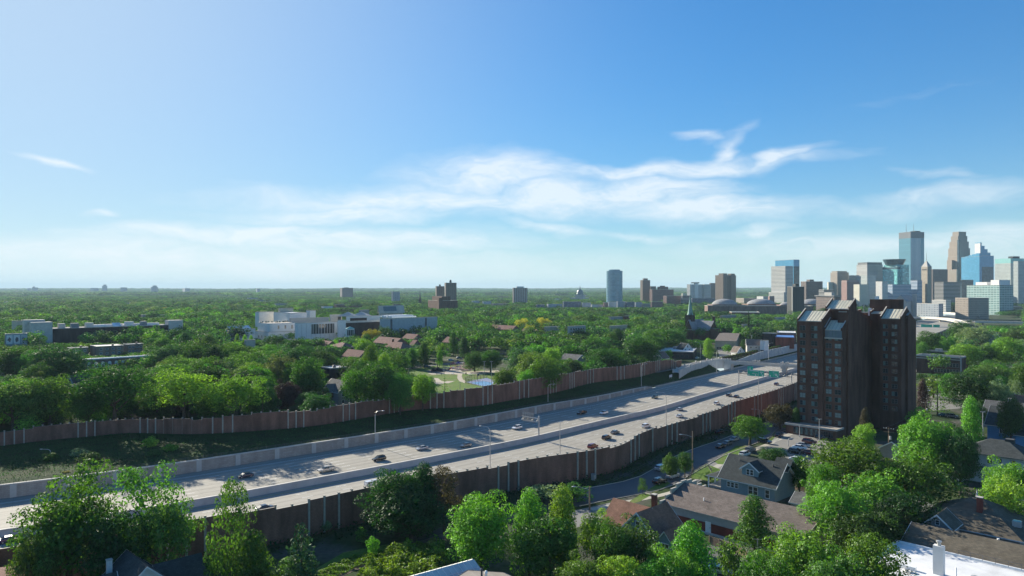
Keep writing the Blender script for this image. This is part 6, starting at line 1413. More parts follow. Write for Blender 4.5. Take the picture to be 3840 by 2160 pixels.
def utility(px,pyb,pyt,label,D=None):
    q=G(px,pyb,0) if D is None else Vector((XP(px,D),D,0)); h=ZP(pyt,q.y); t_=thing('utility_pole',label,'utility pole',q,GR,'utility poles')
    MB().tube([(0,0,0),(0,0,h)],[.19,.13],8).build('pole','wood_pole',t_)
    for k in (.3,1.3): MB().box(-1.5,1.5,-.07,.07,h-k-.12,h-k).build('crossarm','wood_pole',t_)
    b=MB(); b.lathe([(0,0),(.32,.02),(.34,1.0),(.2,1.12),(0,1.15)],10,0,(.5,-.15,h-3.6)); b.build('transformer','galvanized',t_)
    b=MB()
    for x in (-1.4,-.7,.7,1.4): b.lathe([(.06,0),(.09,.1),(.04,.25),(0,.26)],6,0,(x,0,h-.3))
    b.build('insulators','white_paint',t_)
    return q+Vector((0,0,h))
q0=G(2211,1912); q1=G(2597,1773); h0,h1=ZP(1824,q0.y)-.4,ZP(1617,q1.y)-.6
t_=thing('power_line','thin overhead line between the two wooden street poles along the noise wall street','cable',q0+Vector((0,0,h0))); b=MB()
for off_ in (0,.5):
    pts=[]
    for i in range(15):
        k=i/14; v=(q1-q0)*k; v.z=(h1-h0)*k-1.3*4*k*(1-k)-off_; pts.append(v)
    b.tube(pts,.022,3,cap=False)
b.build('wires','steel_dark',t_)
pa=utility(3332,1712,1604,'utility pole with crossarms and grey transformer beside the small dark garage')
pb=utility(3471,1560,1508,'utility pole with pale transformer right of the tower foot')
t_=thing('power_line','thin power lines between the two utility poles','cable',pa); b=MB()
for off_ in (-1.2,1.2):
    pts=[]
    for i in range(13):
        k=i/12; p=pa.lerp(pb,k)-pa; p.z-=1.6*4*k*(1-k)+.1; p.x+=off_*.7; p.y-=off_*.7; pts.append(p)
    b.tube(pts,.025,3,cap=False)
b.build('wires','steel_dark',t_)
# cantilever sign seen from behind
q=G(2042,1634,ZF+1.9); s,_=proj(q.x,q.y); hd=head(s); t_=thing('cantilever_sign','back of a cantilevered sign frame on a post at the median','sign',Ps(s,0,ZF),hd); lm('the cantilevered sign',q.x,q.y)
hT=ZP(1563,q.y)-ZF; MB().tube([(0,0,1.9),(0,0,hT)],.28,10).build('post','galvanized',t_)
b=MB()
for z in (hT-2.4,hT-1.0):
    for y_ in (-.35,.35): b.tube([(y_,0,z),(y_,8.6,z)],.09,5)
n=7
for i in range(n):
    y0,y1=8.6*i/n,8.6*(i+1)/n
    for y_ in (-.35,.35): b.tube([(y_,y0,hT-2.4 if i%2 else hT-1.0),(y_,y1,hT-1.0 if i%2 else hT-2.4)],.05,4)
b.build('truss','galvanized',t_)
b=MB(); b.box(.5,.62,3.0,8.8,hT-2.9,hT+.5); sg=b.build('sign_panel','roof_grey',t_); b=MB()
for i in range(6): y=3.3+i; b.box(.40,.499,y,y+.12,hT-2.9,hT+.5)
for zz in (hT-2.4,hT-1.2,hT): b.box(.33,.399,3.0,8.8,zz,zz+.12)
b.build('sign_ribs','galvanized',sg)
# gantry with green direction signs
qa=G(2779,1440,ZF+1.9); s,_=proj(qa.x,qa.y); hd=head(s); gt=thing('sign_gantry','steel gantry over the near carriageway carrying two green direction signs','sign gantry',Ps(s,0,ZF),hd); lm('the green signs',qa.x,qa.y)
hg=ZP(1390,qa.y)-ZF; span=-30.0
MB().tube([(0,0,1.85),(0,0,hg+.3)],.3,10).build('post','galvanized',gt); MB().tube([(0,span,0),(0,span,hg+.3)],.3,10).build('post','galvanized',gt)
b=MB()
for z in (hg-1.6,hg):
    for x in (-.4,.4): b.tube([(x,.3,z),(x,span-.3,z)],.13,6)
for i in range(18):
    y0,y1=span*i/18,span*(i+1)/18
    for x in (-.4,.4): b.tube([(x,y0,hg-1.6 if i%2 else hg),(x,y1,hg if i%2 else hg-1.6)],.06,4)
b.build('truss','steel_dark',gt)
def text(par,body,size,loc,m='white_paint'):
    fc=bpy.data.curves.new('lettering','FONT'); fc.body=body; fc.size=size; fc.align_x='CENTER'; fc.extrude=.012; fo=bpy.data.objects.new('lettering',fc); COL.objects.link(fo)
    dg=bpy.context.evaluated_depsgraph_get(); me=bpy.data.meshes.new_from_object(fo.evaluated_get(dg)); bpy.data.objects.remove(fo); me.materials.clear(); me.materials.append(M(m))
    o=link('lettering',me,par,loc); o.rotation_euler=(PI/2,0,-PI/2); return o
# sign faces traffic that drives away from us, so we read its face: normal along -x of the gantry
def sgn(y0,y1,z0,z1,tab=None):
    b=MB(); b.box(-.85,-.72,y1,y0,z0,z1); p=b.build('direction_sign','sign_green',gt)
    b=MB(); e=.09
    for a in ((y1,y0,z0,z0+e),(y1,y0,z1-e,z1),(y1,y1+e,z0+e+.001,z1-e-.001),(y0-e,y0,z0+e+.001,z1-e-.001)): b.box(-.87,-.851,*a)
    b.build('border','white_paint',p)
    if tab: b=MB(); b.box(-.85,-.72,y0-tab,y0,z1+.001,z1+1.9); b.build('exit_tab','sign_green',p)
    return p
y0=-5.4; W1=9.6
p1=sgn(y0,y0-W1,hg-2.5,hg+1.0,3.2); yy=y0-W1-2.6; p2=sgn(yy,yy-5.8,hg-2.4,hg+1.3)
def arrow(par,y,z):
    b=MB(); b.face([(-.865,y-.45,z),(-.865,y,z-.45),(-.865,y+.45,z)]); b.box(-.875,-.852,y-.13,y+.13,z+.001,z+.5); b.build('arrow','head_white',par)
for y in (y0-.9,y0-4.7,y0-8.7): arrow(p1,y,hg-1.8)
for y in (yy-.9,yy-4.9): arrow(p2,y,hg-1.7)
def mark(par,n,y0_,y1_,z0,z1,m='head_white'): b=MB(); b.box(-.875,-.852,y1_,y0_,z0,z1); return b.build(n,m,par)
mark(p1,'arrow',y0-1.4,y0-1.7,hg+.75,hg+2.2); mark(p1,'arrow',y0-1.701,y0-6.4,hg+.45,hg+.7); mark(p1,'arrow',y0-6.401,y0-6.7,hg-1.5,hg+.5,'turquoise_roof')
mark(p1,'legend',y0-7.2,y0-8.9,hg-.1,hg+.2); mark(p1,'legend',y0-7.7,y0-8.5,hg-1.1,hg-.7); mark(p1,'legend',y0-.6,y0-1.1,hg+1.6,hg+2.0,'turquoise_roof')
mark(p2,'shield',yy-2.2,yy-3.2,hg+.3,hg+.95,'turquoise_roof'); mark(p2,'arrow',yy-2.6,yy-2.8,hg-1.7,hg,'turquoise_roof'); mark(p2,'legend',yy-3.3,yy-4.8,hg-.6,hg-.3); mark(p2,'legend',yy-3.7,yy-4.6,hg-1.3,hg-.9)
q=G(2515,1418,-1.5); t_=thing('slope_sign','small grey sign board on the shaded slope before the far wall end','sign',q,head(proj(q.x,q.y)[0])); MB().box(-1.9,1.9,-.05,.05,.6,2.1).build('board','sign_back',t_); MB().tube([(-1.2,.1,-.3),(-1.2,.1,1.9)],.06,5).build('post','galvanized',t_); MB().tube([(1.2,.1,-.3),(1.2,.1,1.9)],.06,5).build('post','galvanized',t_)
q=G(3492,1226,6); t_=thing('sign_gantry','far gantry with two green signs over the freeway bend','sign gantry',(q.x,q.y,ZF),math.radians(-20)); hh=ZP(1217,q.y)-ZF
b=MB(); b.box(-11,1,-.3,.1,hh-3.4,hh); b.box(2,9,-.3,.1,hh-3.4,hh); b.build('direction_sign','sign_green',t_); MB().tube([(-20,0,-0),(-20,0,hh)],.5,6).build('post','galvanized',t_); MB().tube([(20,0,0),(20,0,hh)],.5,6).build('post','galvanized',t_); MB().tube([(-20,.5,hh-3),(20,.5,hh-3)],.4,6).build('truss','galvanized',t_)
# utility cabinets, bins
q=G(2226,1800,0); t_=thing('utility_box','pale green utility cabinet at the foot of the near noise wall','cabinet',(q.x,q.y,0),GR); MB().box(-.6,.6,-.4,.4,0,1.6,0).build('body','stucco_grey',t_); MB().box(-.66,.66,-.46,.46,1.601,1.72).build('lid','roof_grey',t_)
q=G(2430,1858,0); t_=thing('bench','pale bench on the pavement corner by the sapling','bench',(q.x,q.y,.05),GR)
MB().box(-.9,.9,-.25,.25,.4,.48).build('seat','coping',t_); MB().box(-.9,.9,.26,.33,.5,.95).build('backrest','coping',t_)
for x in (-.75,.75): MB().box(x-.05,x+.05,-.22,.22,0,.399).build('leg','steel_dark',t_)
# ---------------------------------------------------------------- playground and court
def PKp(a,b): return G(1480+a/6.44,1330+b/6.44,0)
q=PKp(1620,350); t_=thing('play_structure','red and violet playground climbing structure beside the park trees','play structure',(q.x,q.y,0),.5); lm('the red playground',q.x,q.y)
rr=random.Random(5)
for i,(x,y,m) in enumerate(((-6,0,'red_play'),(-2,1,'violet_play'),(3,0,'red_play'))):
    b=MB()
    for sx_ in (-1.2,1.2):
        for sy_ in (-1.2,1.2): b.tube([(x+sx_,y+sy_,0),(x+sx_,y+sy_,4.0)],.09,6)
    b.build('posts',m,t_); MB().box(x-1.25,x+1.25,y-1.25,y+1.25,1.5,1.65).build('platform','violet_play',t_); b=MB(); b.lathe([(1.9,4.0),(0,5.2)],4,0,(x,y,0)); b.build('canopy','red_play' if i!=1 else 'violet_play',t_)
for (a,c) in (((-8,-1.5,1.6),(-11,-3,.2)),((4.4,-1,1.6),(7.5,-2.5,.2)),((3,-1.2,1.6),(4,-5,.2))): MB().tube([a,((a[0]+c[0])/2,(a[1]+c[1])/2,.9),c],.42,6).build('slide','red_play',t_)
b=MB()
for k in range(9): b.tube([(-4.8+k*.9,-2.5,0),(-4.4+k*.9,-1.2,2.6+.4*math.sin(k))],.06,4)
b.tube([(-5,-2,2.2),(4,-2,2.4)],.08,5); b.build('climbing_bars','red_play',t_)
q=PKp(1010,400); t_=thing('climbing_rocks','low dark climbing boulders on the mulch patch','play structure',(q.x,q.y,0)); b=MB()
for (x,y,r_) in ((-2,0,1.6),(.5,.5,2.2),(2.6,-.3,1.4)): b.lathe([(r_,0),(r_*.9,r_*.6),(r_*.5,r_*1.1),(0,r_*1.25)],7,0,(x,y,0))
b.build('boulders','dark_brick',t_); MB().tube([(.5,.8,0),(.5,.8,5)],.25,6).build('totem','dark_brick',t_)
q=PKp(240,320); t_=thing('swing_set','pale swing frame at the left of the park','swing',(q.x,q.y,0),.4)
b=MB()
for x in (-2.5,2.5): b.tube([(x,-1.2,0),(x,0,3),(x,1.2,0)],.07,5)
b.tube([(-2.5,0,3),(2.5,0,3)],.07,5); b.build('frame','white_paint',t_)
for x in (-1,1): b=MB(); b.tube([(x-.2,0,3),(x-.2,0,.6)],.02,3); b.tube([(x+.2,0,3),(x+.2,0,.6)],.02,3); b.box(x-.25,x+.25,-.12,.12,.5,.56); b.build('swing_seat','steel_dark',t_)
for a,b2,lb in ((1400,480,'white picnic table on the lawn beside the curved path'),(1820,500,'pale picnic table on the lawn right of the curved path')):
    q=PKp(a,b2); t_=thing('picnic_table',lb,'table',(q.x,q.y,.03),.3,'picnic tables in the park'); MB().box(-.9,.9,-.4,.4,.7,.77).build('tabletop','white_paint',t_)
    for y in (-.75,.75): MB().box(-.9,.9,y-.14,y+.14,.42,.47).build('bench','white_paint',t_)
    for x in (-.6,.6): MB().box(x-.05,x+.05,-.7,.7,.3,.36).build('leg','steel_dark',t_); MB().box(x-.05,x+.05,-.06,.06,0,.69).build('leg','steel_dark',t_)
q=PKp(1722,480); t_=thing('trash_bin','dark litter bin beside the curved park path','bin',(q.x,q.y,.03)); MB().lathe([(.32,0),(.38,1.0),(.3,1.05)],10).build('body','trash_dark',t_); MB().lathe([(.4,1.05),(.3,1.25),(0,1.35)],10).build('lid','trash_dark',t_)
fence('tall dark mesh fence round the blue court',[PKp(1700,690).xy,PKp(1850,640).xy,PKp(2260,560).xy],3.4,'steel_dark',3.2,False,'court_fence')
fence('mesh fence on the freeway side of the blue court',[PKp(1700,690).xy,PKp(2330,800).xy],3.0,'steel_dark',3.2,False,'court_fence')
q=PKp(1995,640); t_=thing('basketball_hoop','dark basketball hoop at the side of the blue court','hoop',(q.x,q.y,.04),.8); MB().tube([(0,0,0),(0,0,3.4),(.8,0,3.7)],.1,6).build('post','steel_dark',t_); MB().box(.8,.86,-.9,.9,3.0,4.1).build('backboard','steel_dark',t_); MB().lathe([(.3,0),(.3,.05),(.24,.05),(.24,0)],10,0,(1.2,0,3.1)).build('rim','red_play',t_)
for a,b2,lb,c_ in ((1020,500,'person in dark clothes standing on the lawn by the mulch patch','steel_dark'),(1125,505,'person in green and white bending on the lawn left of the picnic table','trim_green')):
    q=PKp(a,b2); t_=thing('person',lb,'person',(q.x,q.y,.03),.5)
    b=MB(); 
    me=bpy.data.meshes.new('body'); V=[(0,0,.92),(0,0,1.2),(0,0,1.45),(0,0,1.56),(0,.02,1.68),(.1,0,.88),(.11,.02,.48),(.11,0,.05),(-.1,0,.88),(-.12,.1,.48),(-.12,.05,.05),(.2,0,1.42),(.27,.02,1.15),(.26,.12,.92),(-.2,0,1.42),(-.27,.02,1.15),(-.26,.12,.92)]
    E=[(0,1),(1,2),(2,3),(3,4),(0,5),(5,6),(6,7),(0,8),(8,9),(9,10),(2,11),(11,12),(12,13),(2,14),(14,15),(15,16)]
    me.from_pydata(V,E,[]); me.materials.append(M(c_)); o=link('body',me,t_); mo=o.modifiers.new('skin','SKIN'); o.modifiers.new('sub','SUBSURF').levels=1
    for i,r_ in enumerate((.15,.15,.17,.06,.11,.09,.07,.05,.09,.07,.05,.06,.05,.035,.06,.05,.035)): me.skin_vertices[0].data[i].radius=(r_,r_)
    me.skin_vertices[0].data[0].use_root=True
    MB().lathe([(.02,1.84),(.12,1.78),(.125,1.70),(.11,1.66)],10).build('hair','bark',t_)
# ---------------------------------------------------------------- trees
TINT={'mid':((0.058,0.168,0.028),'green'),'bright':((0.098,0.257,0.029),'bright green'),'dark':((0.034,0.100,0.026),'dark green'),'deep':((0.039,0.116,0.046),'blue green'),'olive':((0.091,0.177,0.038),'olive green'),'lime':((0.155,0.315,0.037),'yellow green'),'pale':((0.155,0.242,0.124),'pale grey green'),'plum':((0.042,0.023,0.024),'dark purple'),'yellow':((.34,.36,.045),'yellow'),'brown':((0.054,0.051,0.027),'brownish'),'spruce':((0.028,0.076,0.033),'dark')}
for k,(c,_) in TINT.items(): leafmat('leaf_'+k,c,.34 if k not in('spruce','plum') else .15,.018,.5)
nr=np.random.default_rng(11)
def cards(P,N,S,name,mat_='leaf_mid',asp=.75):
    n=len(P); a=nr.normal(size=(n,3)); u=np.cross(N,a); u/=np.linalg.norm(u,axis=1)[:,None]+1e-9; w=np.cross(N,u)
    S=S[:,None]*.5; u=u*S; w=w*S*asp; k=nr.uniform(.55,1,size=(n,1))
    V=np.empty((n,4,3)); V[:,0]=P-u; V[:,1]=P-w*k; V[:,2]=P+u; V[:,3]=P+w
    me=bpy.data.meshes.new(name); me.vertices.add(n*4); me.vertices.foreach_set('co',V.reshape(-1).astype(np.float32))
    me.loops.add(n*4); me.loops.foreach_set('vertex_index',np.arange(n*4,dtype=np.int32)); me.polygons.add(n); me.polygons.foreach_set('loop_start',np.arange(0,n*4,4,dtype=np.int32))
    me.materials.append(M(mat_)); me.update(calc_edges=True); me.validate(); return me
def crown(name,lobes,per,leaf,fill=0,flat=.35,up=.25,mat_='leaf_mid'):
    P=[];N=[];S=[]
    for (c,r) in lobes:
        n=max(6,int(per*(r[0]*r[1]*r[2])**(2/3)))
        d=nr.normal(size=(n,3)); d[:,2]+=up*1.2; d/=np.linalg.norm(d,axis=1)[:,None]
        rad=nr.uniform(.62,1.10,size=(n,1))**.6
        P.append(np.array(c)+d*np.array(r)*rad); nn=d+nr.normal(size=(n,3))*flat; nn[:,2]+=.25; N.append(nn/np.linalg.norm(nn,axis=1)[:,None]); S.append(leaf*nr.uniform(.6,1.35,size=n))
    if fill:
        c0=np.mean([c for c,_ in lobes],axis=0); ex=np.max(np.abs(np.array([c for c,_ in lobes])-c0),axis=0)
        d=nr.normal(size=(fill,3)); d/=np.linalg.norm(d,axis=1)[:,None]; P.append(c0+d*ex*nr.uniform(.2,.95,size=(fill,1))); N.append(nr.normal(size=(fill,3))); N[-1]/=np.linalg.norm(N[-1],axis=1)[:,None]; S.append(leaf*2.2*np.ones(fill))
    return cards(np.concatenate(P),np.concatenate(N),np.concatenate(S),name,mat_)
def lob_round(n,rx,rz,cz,lr,bot=-.55,irr=.18):
    L_=[]
    for i in range(n):
        z=bot+(1-bot)*(i+.5)/n; a=i*2.39996+nr.uniform(-.3,.3); rr_=math.sqrt(max(0,1-z*z)); k=nr.uniform(1-irr*1.6,1+irr)
        r=lr*nr.uniform(.7,1.25); L_.append(((rx*rr_*math.cos(a)*k*.82,rx*rr_*math.sin(a)*k*.82,cz+rz*z*k*.82),(r,r,r*.78)))
    L_.append(((0,0,cz+rz*.2),(rx*.5,rx*.5,rz*.5))); return L_
V={}
def trunk(h,r,zc,spread,n=5,seed=0):
    rr_=random.Random(seed); b=MB(); lean=rr_.uniform(-.4,.4)
    b.tube([(0,0,-.3),(.1*lean,0,h*.35),(lean*.5,0,h*.7),(lean,.1,zc)],[r*1.25,r,r*.72,r*.4],8)
    for i in range(n):
        a=2*PI*i/n+rr_.uniform(-.4,.4); z0=h*rr_.uniform(.55,.9); l=spread*rr_.uniform(.6,1)
        b.tube([(lean*.4,0,z0),(math.cos(a)*l*.5,math.sin(a)*l*.5,z0+l*.55),(math.cos(a)*l,math.sin(a)*l,z0+l*.95)],[r*.5,r*.34,r*.12],5)
    return b.mesh('trunk','bark')
for i in range(5): V['round%d'%i]=(crown('crown',lob_round(56+6*i,6.0,6.5,8.4,1.45+.1*i,-.95,.19+.04*i),92,.34,1100),trunk(6,.38,11,4.2,5,i))
for i in range(3): V['wide%d'%i]=(crown('crown',lob_round(62,6.2,5.6,9.3,1.3,-.75,.28),92,.32,700,.45),trunk(7,.34,11,5.0,6,20+i))
for i in range(3):
    L_=[]
    for k in range(40):
        z=(k+.5)/40; rr_=5.0*math.sin(PI*min(1,.18+.82*z**.9))**.6*(1-.3*z); a=k*2.4; q=nr.uniform(.4,1); L_.append(((rr_*q*math.cos(a),rr_*q*math.sin(a),1.8+z*12.2),(1.7,1.7,1.6)))
    V['tall%d'%i]=(crown('crown',L_,84,.35,800),trunk(6,.3,12,2.4,5,40+i))
for i in range(2):   # open, ragged crown of separate sprays
    L_=[]
    for k in range(44):
        a=nr.uniform(0,2*PI); q=nr.uniform(.15,1)**.6; z=nr.uniform(.15,1); L_.append(((5.2*q*math.cos(a)*(1-.3*z),5.2*q*math.sin(a)*(1-.3*z),3.2+z*11),(1.35,1.35,1.25)))
    V['open%d'%i]=(crown('crown',L_,74,.33,150,.6),trunk(8,.26,9.5,3.6,7,60+i))
L_=[]
for k in range(15):
    z=1.2+k*.92; rr_=4.4*(1-k/15.5)**.85
    for j in range(max(3,int(11*(1-k/17)))):
        a=j*2*PI/max(3,int(11*(1-k/17)))+k*.7; q=rr_*nr.uniform(.55,.95); L_.append(((q*math.cos(a),q*math.sin(a),z-.12*q),(.35+.42*rr_/2.4,.35+.42*rr_/2.4,.5)))
V['spruce0']=(crown('crown',L_,120,.36,500,.45,-.05),MB().tube([(0,0,-.3),(0,0,14.6)],[.28,.04],8).mesh('trunk','bark'))
L_=[]
for k in range(9):
    z=2.5+k*1.35; rr_=3.6*(1-k/9.6)
    for j in range(5): a=j*2*PI/5+k*1.1; L_.append(((rr_*.65*math.cos(a),rr_*.65*math.sin(a),z),(rr_*.36+.25,rr_*.36+.25,.42)))
V['conifer0']=(crown('crown',L_,26,.4,0,.5,.0),MB().tube([(0,0,-.3),(0,0,14.8)],[.26,.04],8).mesh('trunk','bark'))
for i in range(2): V['bush%d'%i]=(crown('crown',lob_round(12,6,6,7.0,2.9,-.9,.25),16,.95,60,.5),trunk(3,.3,8,4,5,80+i))
VN={'round':5,'wide':3,'tall':3,'open':2,'spruce':1,'conifer':1,'bush':2}
KW={'round':'round','wide':'broad','tall':'tall','open':'loose','spruce':'spruce','conifer':'conifer','bush':'bushy'}
TREES=[]   # dict(x,y,h,w,kind,var,tint,label)
def tr(px,yt,D,wpx,kind,tint,label=None,fixed=True):
    h=ZP(yt,D); TREES.append(dict(x=XP(px,D),y=D,h=h,w=wpx/F*D*(1.12 if D<175 else 1.0),kind=kind,tint=tint,label=label,var=R.randrange(VN[kind])))
# near trees
tr(265,1735,119,330,'open','mid','big ragged green tree at the left, nearer the corner, before the noise wall'); tr(570,1736,126,300,'open','mid','big loose tree right of the ragged one at the left'); tr(250,1830,117,310,'wide','mid','dense lower half of the ragged left tree'); tr(620,1850,121,210,'wide','olive','lower crown with bright top right in the left tree group'); tr(440,1900,116,230,'round','dark','dark low crown between the two big left trees'); tr(140,1980,112,170,'wide','olive','low olive crown in the left bottom corner')
tr(868,1805,112,200,'open','mid','slender open tree left of the spruce reaching over the freeway'); tr(950,1990,110,190,'tall','mid','lower dense crown at the foot of the slender open tree')
tr(1130,1950,116,175,'spruce','spruce','dark spruce at the bottom beside the footpath'); 
tr(1490,1752,152,210,'round','dark','dark tree before the noise wall, left of its twin'); tr(1590,1738,155,170,'tall','dark','dark upright crown between the two dark trees at the noise wall'); tr(1665,1752,154,150,'open','brown','brownish dark tree at the noise wall right of the dark pair'); tr(1540,1830,147,260,'round','dark','low dark crown in front of the dark trees at the noise wall')
tr(1800,1855,131,225,'round','bright','round bright green tree at the bottom, left of the pair by the street'); tr(1985,1835,130,170,'tall','bright','tall bright crown next right of the round bright green tree'); tr(2110,1822,133,170,'tall','lime','yellow green tall crown before the wooden lamp pole'); tr(2060,1920,124,220,'round','mid','shaded crown below the two tall bright crowns')
tr(2235,1905,127,130,'wide','lime','feathery yellow green tree left of the russet house'); tr(2370,1948,120,230,'wide','olive','broad feathery tree in front of the russet house'); tr(2300,1960,118,150,'round','mid','green crown between the two feathery trees'); 
tr(2480,2035,114,150,'round','mid','green crown at the corner of the russet house and the hall'); tr(2185,2085,112,170,'round','bright','bright crown at the bottom edge right of the low brown roof'); tr(2330,2068,111,190,'round','lime','bright yellow green crown at the bottom under the feathery tree'); tr(2440,2085,110,170,'round','bright','bright crown at the bottom edge below the russet house'); tr(2590,1958,116,220,'tall','bright','tall bright tree at the end of the long brown hall'); tr(2530,2050,111,180,'round','bright','low bright crown left of the tall bright tree by the hall')
tr(2828,1858,140,170,'tall','mid','tall green tree standing before the right half of the brown hall'); tr(2735,2000,128,90,'bush','olive','small olive tree at the foot of the brown hall'); tr(2850,2058,113,150,'round','bright','bright crown right of the silver car at the bottom')
tr(3180,1632,165,275,'wide','bright','largest crown, bright green, in front of the tower foot'); tr(3085,1722,158,130,'round','bright','left shoulder crown of the largest tree by the car park'); tr(3430,1697,155,270,'wide','bright','wide bright tree right of the largest crown'); tr(3290,1760,150,240,'round','bright','shaded crown between the largest tree and the wide bright tree'); tr(3135,1805,143,190,'round','bright','bright crown under the largest tree'); tr(3380,1850,141,230,'round','dark','dark low crown left of the tan hipped roof'); tr(3250,1905,134,240,'round','mid','green crown behind the bottom right bright trees')
tr(3010,1972,113,245,'round','bright','bright round tree at the bottom left of the white flat roof'); tr(3260,1992,108,260,'round','bright','bright round tree touching the white flat roof'); tr(3140,2060,104,220,'round','mid','green crown at the bottom edge between two bright round trees'); tr(2900,2090,106,180,'round','bright','low bright crown at the bottom left of the round tree')
tr(3475,1553,190,190,'round','bright','dense bright tree behind the small dark garage'); tr(3580,1575,193,130,'round','dark','dark crown right of the dense bright tree'); tr(3640,1488,208,120,'tall','bright','tall tree with bright top left of the bright blue house'); tr(3600,1610,182,130,'round','dark','low dark crown in front of the bright topped tall tree')
tr(3785,1722,158,160,'round','bright','bright tree in front of the white two storey house'); tr(3795,1785,146,190,'wide','lime','yellow green tree over the round ball ventilator'); 
tr(2900,1676,212,105,'round','mid','small round tree left of the tower car park row'); tr(2998,1706,182,84,'round','mid','green tree before the parked row of the tower'); tr(2812,1553,240,140,'round','bright','round bright tree on the kerb left of the tower car park')
tr(2515,1702,197,62,'round','mid','round street tree left of the wooden lamp pole, lower of two'); tr(2568,1690,199,62,'round','mid','round street tree touching the wooden lamp pole, taller of two'); tr(2410,1793,181,44,'open','mid','thin sapling on the corner lawn')
tr(2925,1512,268,105,'round','brown','brown leaved tree at the left edge of the dark tower'); tr(2985,1530,263,55,'tall','mid','narrow green tree against the left edge of the dark tower'); tr(3238,1592,222,85,'round','lime','yellow green tree at the foot of the tower'); tr(3243,1530,235,60,'tall','brown','slim brown tree against the tower wall'); tr(3440,1516,252,80,'bush','bright','low bright bush right of the tower foot')
tr(3640,1385,300,190,'round','dark','big very dark tree in front of the brick commercial block'); tr(3460,1420,300,60,'tall','plum','purple brown tree at the right edge of the tower'); tr(3515,1412,296,90,'conifer','bright','bright pointed tree before the brick block'); tr(3560,1398,330,70,'round','bright','bright crown left of the very dark tree'); tr(3500,1400,345,110,'bush','olive','clipped bright hedge crown under the brick block'); tr(3740,1418,290,95,'wide','pale','pale grey green tree right of the very dark tree'); tr(3660,1500,262,90,'round','dark','dark crown below the very dark tree'); tr(3800,1425,300,80,'open','pale','thin pale tree at the right border')
tr(3625,1285,468,140,'round','lime','bright tree behind the brick commercial block'); tr(3575,1312,458,76,'wide','bright','low bright tree over the brick block roof'); tr(3775,1262,470,120,'round','bright','tall bright tree at the right border above the car park'); tr(3665,1216,560,130,'wide','pale','pale budding tree right of the freeway bend'); tr(3600,1208,640,90,'round','mid','green tree left of the pale budding one'); tr(3805,1230,560,90,'wide','olive','olive tree at the right border by the viaduct'); tr(3490,1245,530,110,'round','mid','green tree just right of the tower before the freeway bend'); tr(3455,1280,500,50,'round','mid','small green tree against the tower edge before the flat roofs'); tr(3545,1262,520,70,'round','bright','bright tree over the dark flat roofs'); tr(3830,1360,330,70,'round','bright','bright tree at the right border beside the lilac roof'); tr(3700,1290,470,80,'round','mid','green tree by the slate gabled house'); tr(3790,1480,240,90,'round','olive','olive tree before the rust red roof')
# across the freeway
tr(50,1420,256,220,'wide','olive','large crown at the left border behind the far noise wall'); tr(185,1400,262,180,'round','mid','green crown second from the left border behind the noise wall'); tr(430,1362,266,270,'wide','mid','largest green tree behind the left part of the far noise wall'); tr(690,1378,269,240,'wide','lime','broad yellow green tree in the middle of the left tree row'); tr(885,1400,272,210,'wide','bright','broad bright tree at the right of the left tree row'); tr(330,1440,263,130,'round','mid','shaded crown left of the largest green tree'); tr(800,1470,276,150,'round','mid','low crown between the two broad trees of the left row'); tr(985,1475,274,80,'conifer','dark','dark conifer by the storage shed at the far wall')
tr(60,1300,400,130,'round','mid','round dark topped tree below the mural building'); tr(215,1292,385,190,'round','dark','big dark tree left of the tan walk ups'); tr(130,1310,395,120,'round','mid','green crown left of the big dark tree'); tr(400,1395,372,80,'bush','olive','low olive tree before the arched apartments'); tr(385,1374,385,66,'round','mid','green crown hiding the middle of the arched apartments')
tr(1078,1425,302,100,'round','plum','dark purple leaved tree beside the storage shed'); tr(1150,1345,322,135,'round','mid','green tree left of the bright white flat roof'); tr(1050,1320,345,120,'wide','pale','pale grey green tree above the dark purple tree'); tr(1200,1456,300,110,'open','deep','grey green loose tree before the two storey grey house'); tr(1140,1470,295,70,'round','deep','blue green crown left of the two storey grey house')
tr(1335,1378,305,125,'round','bright','bright tree right of the bright white flat roof'); tr(1432,1350,308,165,'round','mid','big tree in the group left of the park'); tr(1500,1402,300,100,'round','mid','shaded crown at the right of the group left of the park'); tr(1390,1295,390,110,'tall','lime','willow green tree in front of the plum tiled roofs'); tr(1440,1325,360,100,'tall','lime','lower willow green tree in front of the plum tiled roofs'); tr(1585,1395,310,90,'round','lime','bright yellow green tree at the left corner of the lawn'); tr(1668,1402,325,52,'conifer','mid','small layered conifer on the park lawn'); tr(1612,1410,318,50,'round','mid','slim tree at the edge of the lawn above the wall')
tr(1895,1378,352,90,'round','bright','bright tree right of the blue court'); tr(1780,1320,455,90,'round','mid','park tree left of the floodlights'); tr(1840,1310,450,90,'round','mid','park tree behind the floodlights'); tr(1545,1305,470,70,'tall','mid','upright tree left of the parked silver car'); tr(1590,1283,480,60,'tall','mid','tall narrow tree above the parked cars'); tr(1648,1314,485,34,'tall','bright','small bright upright tree behind the playground'); tr(1700,1242,560,48,'tall','mid','dark columnar tree behind the playground'); tr(1740,1262,540,60,'tall','dark','dark tall tree right of the columnar one')
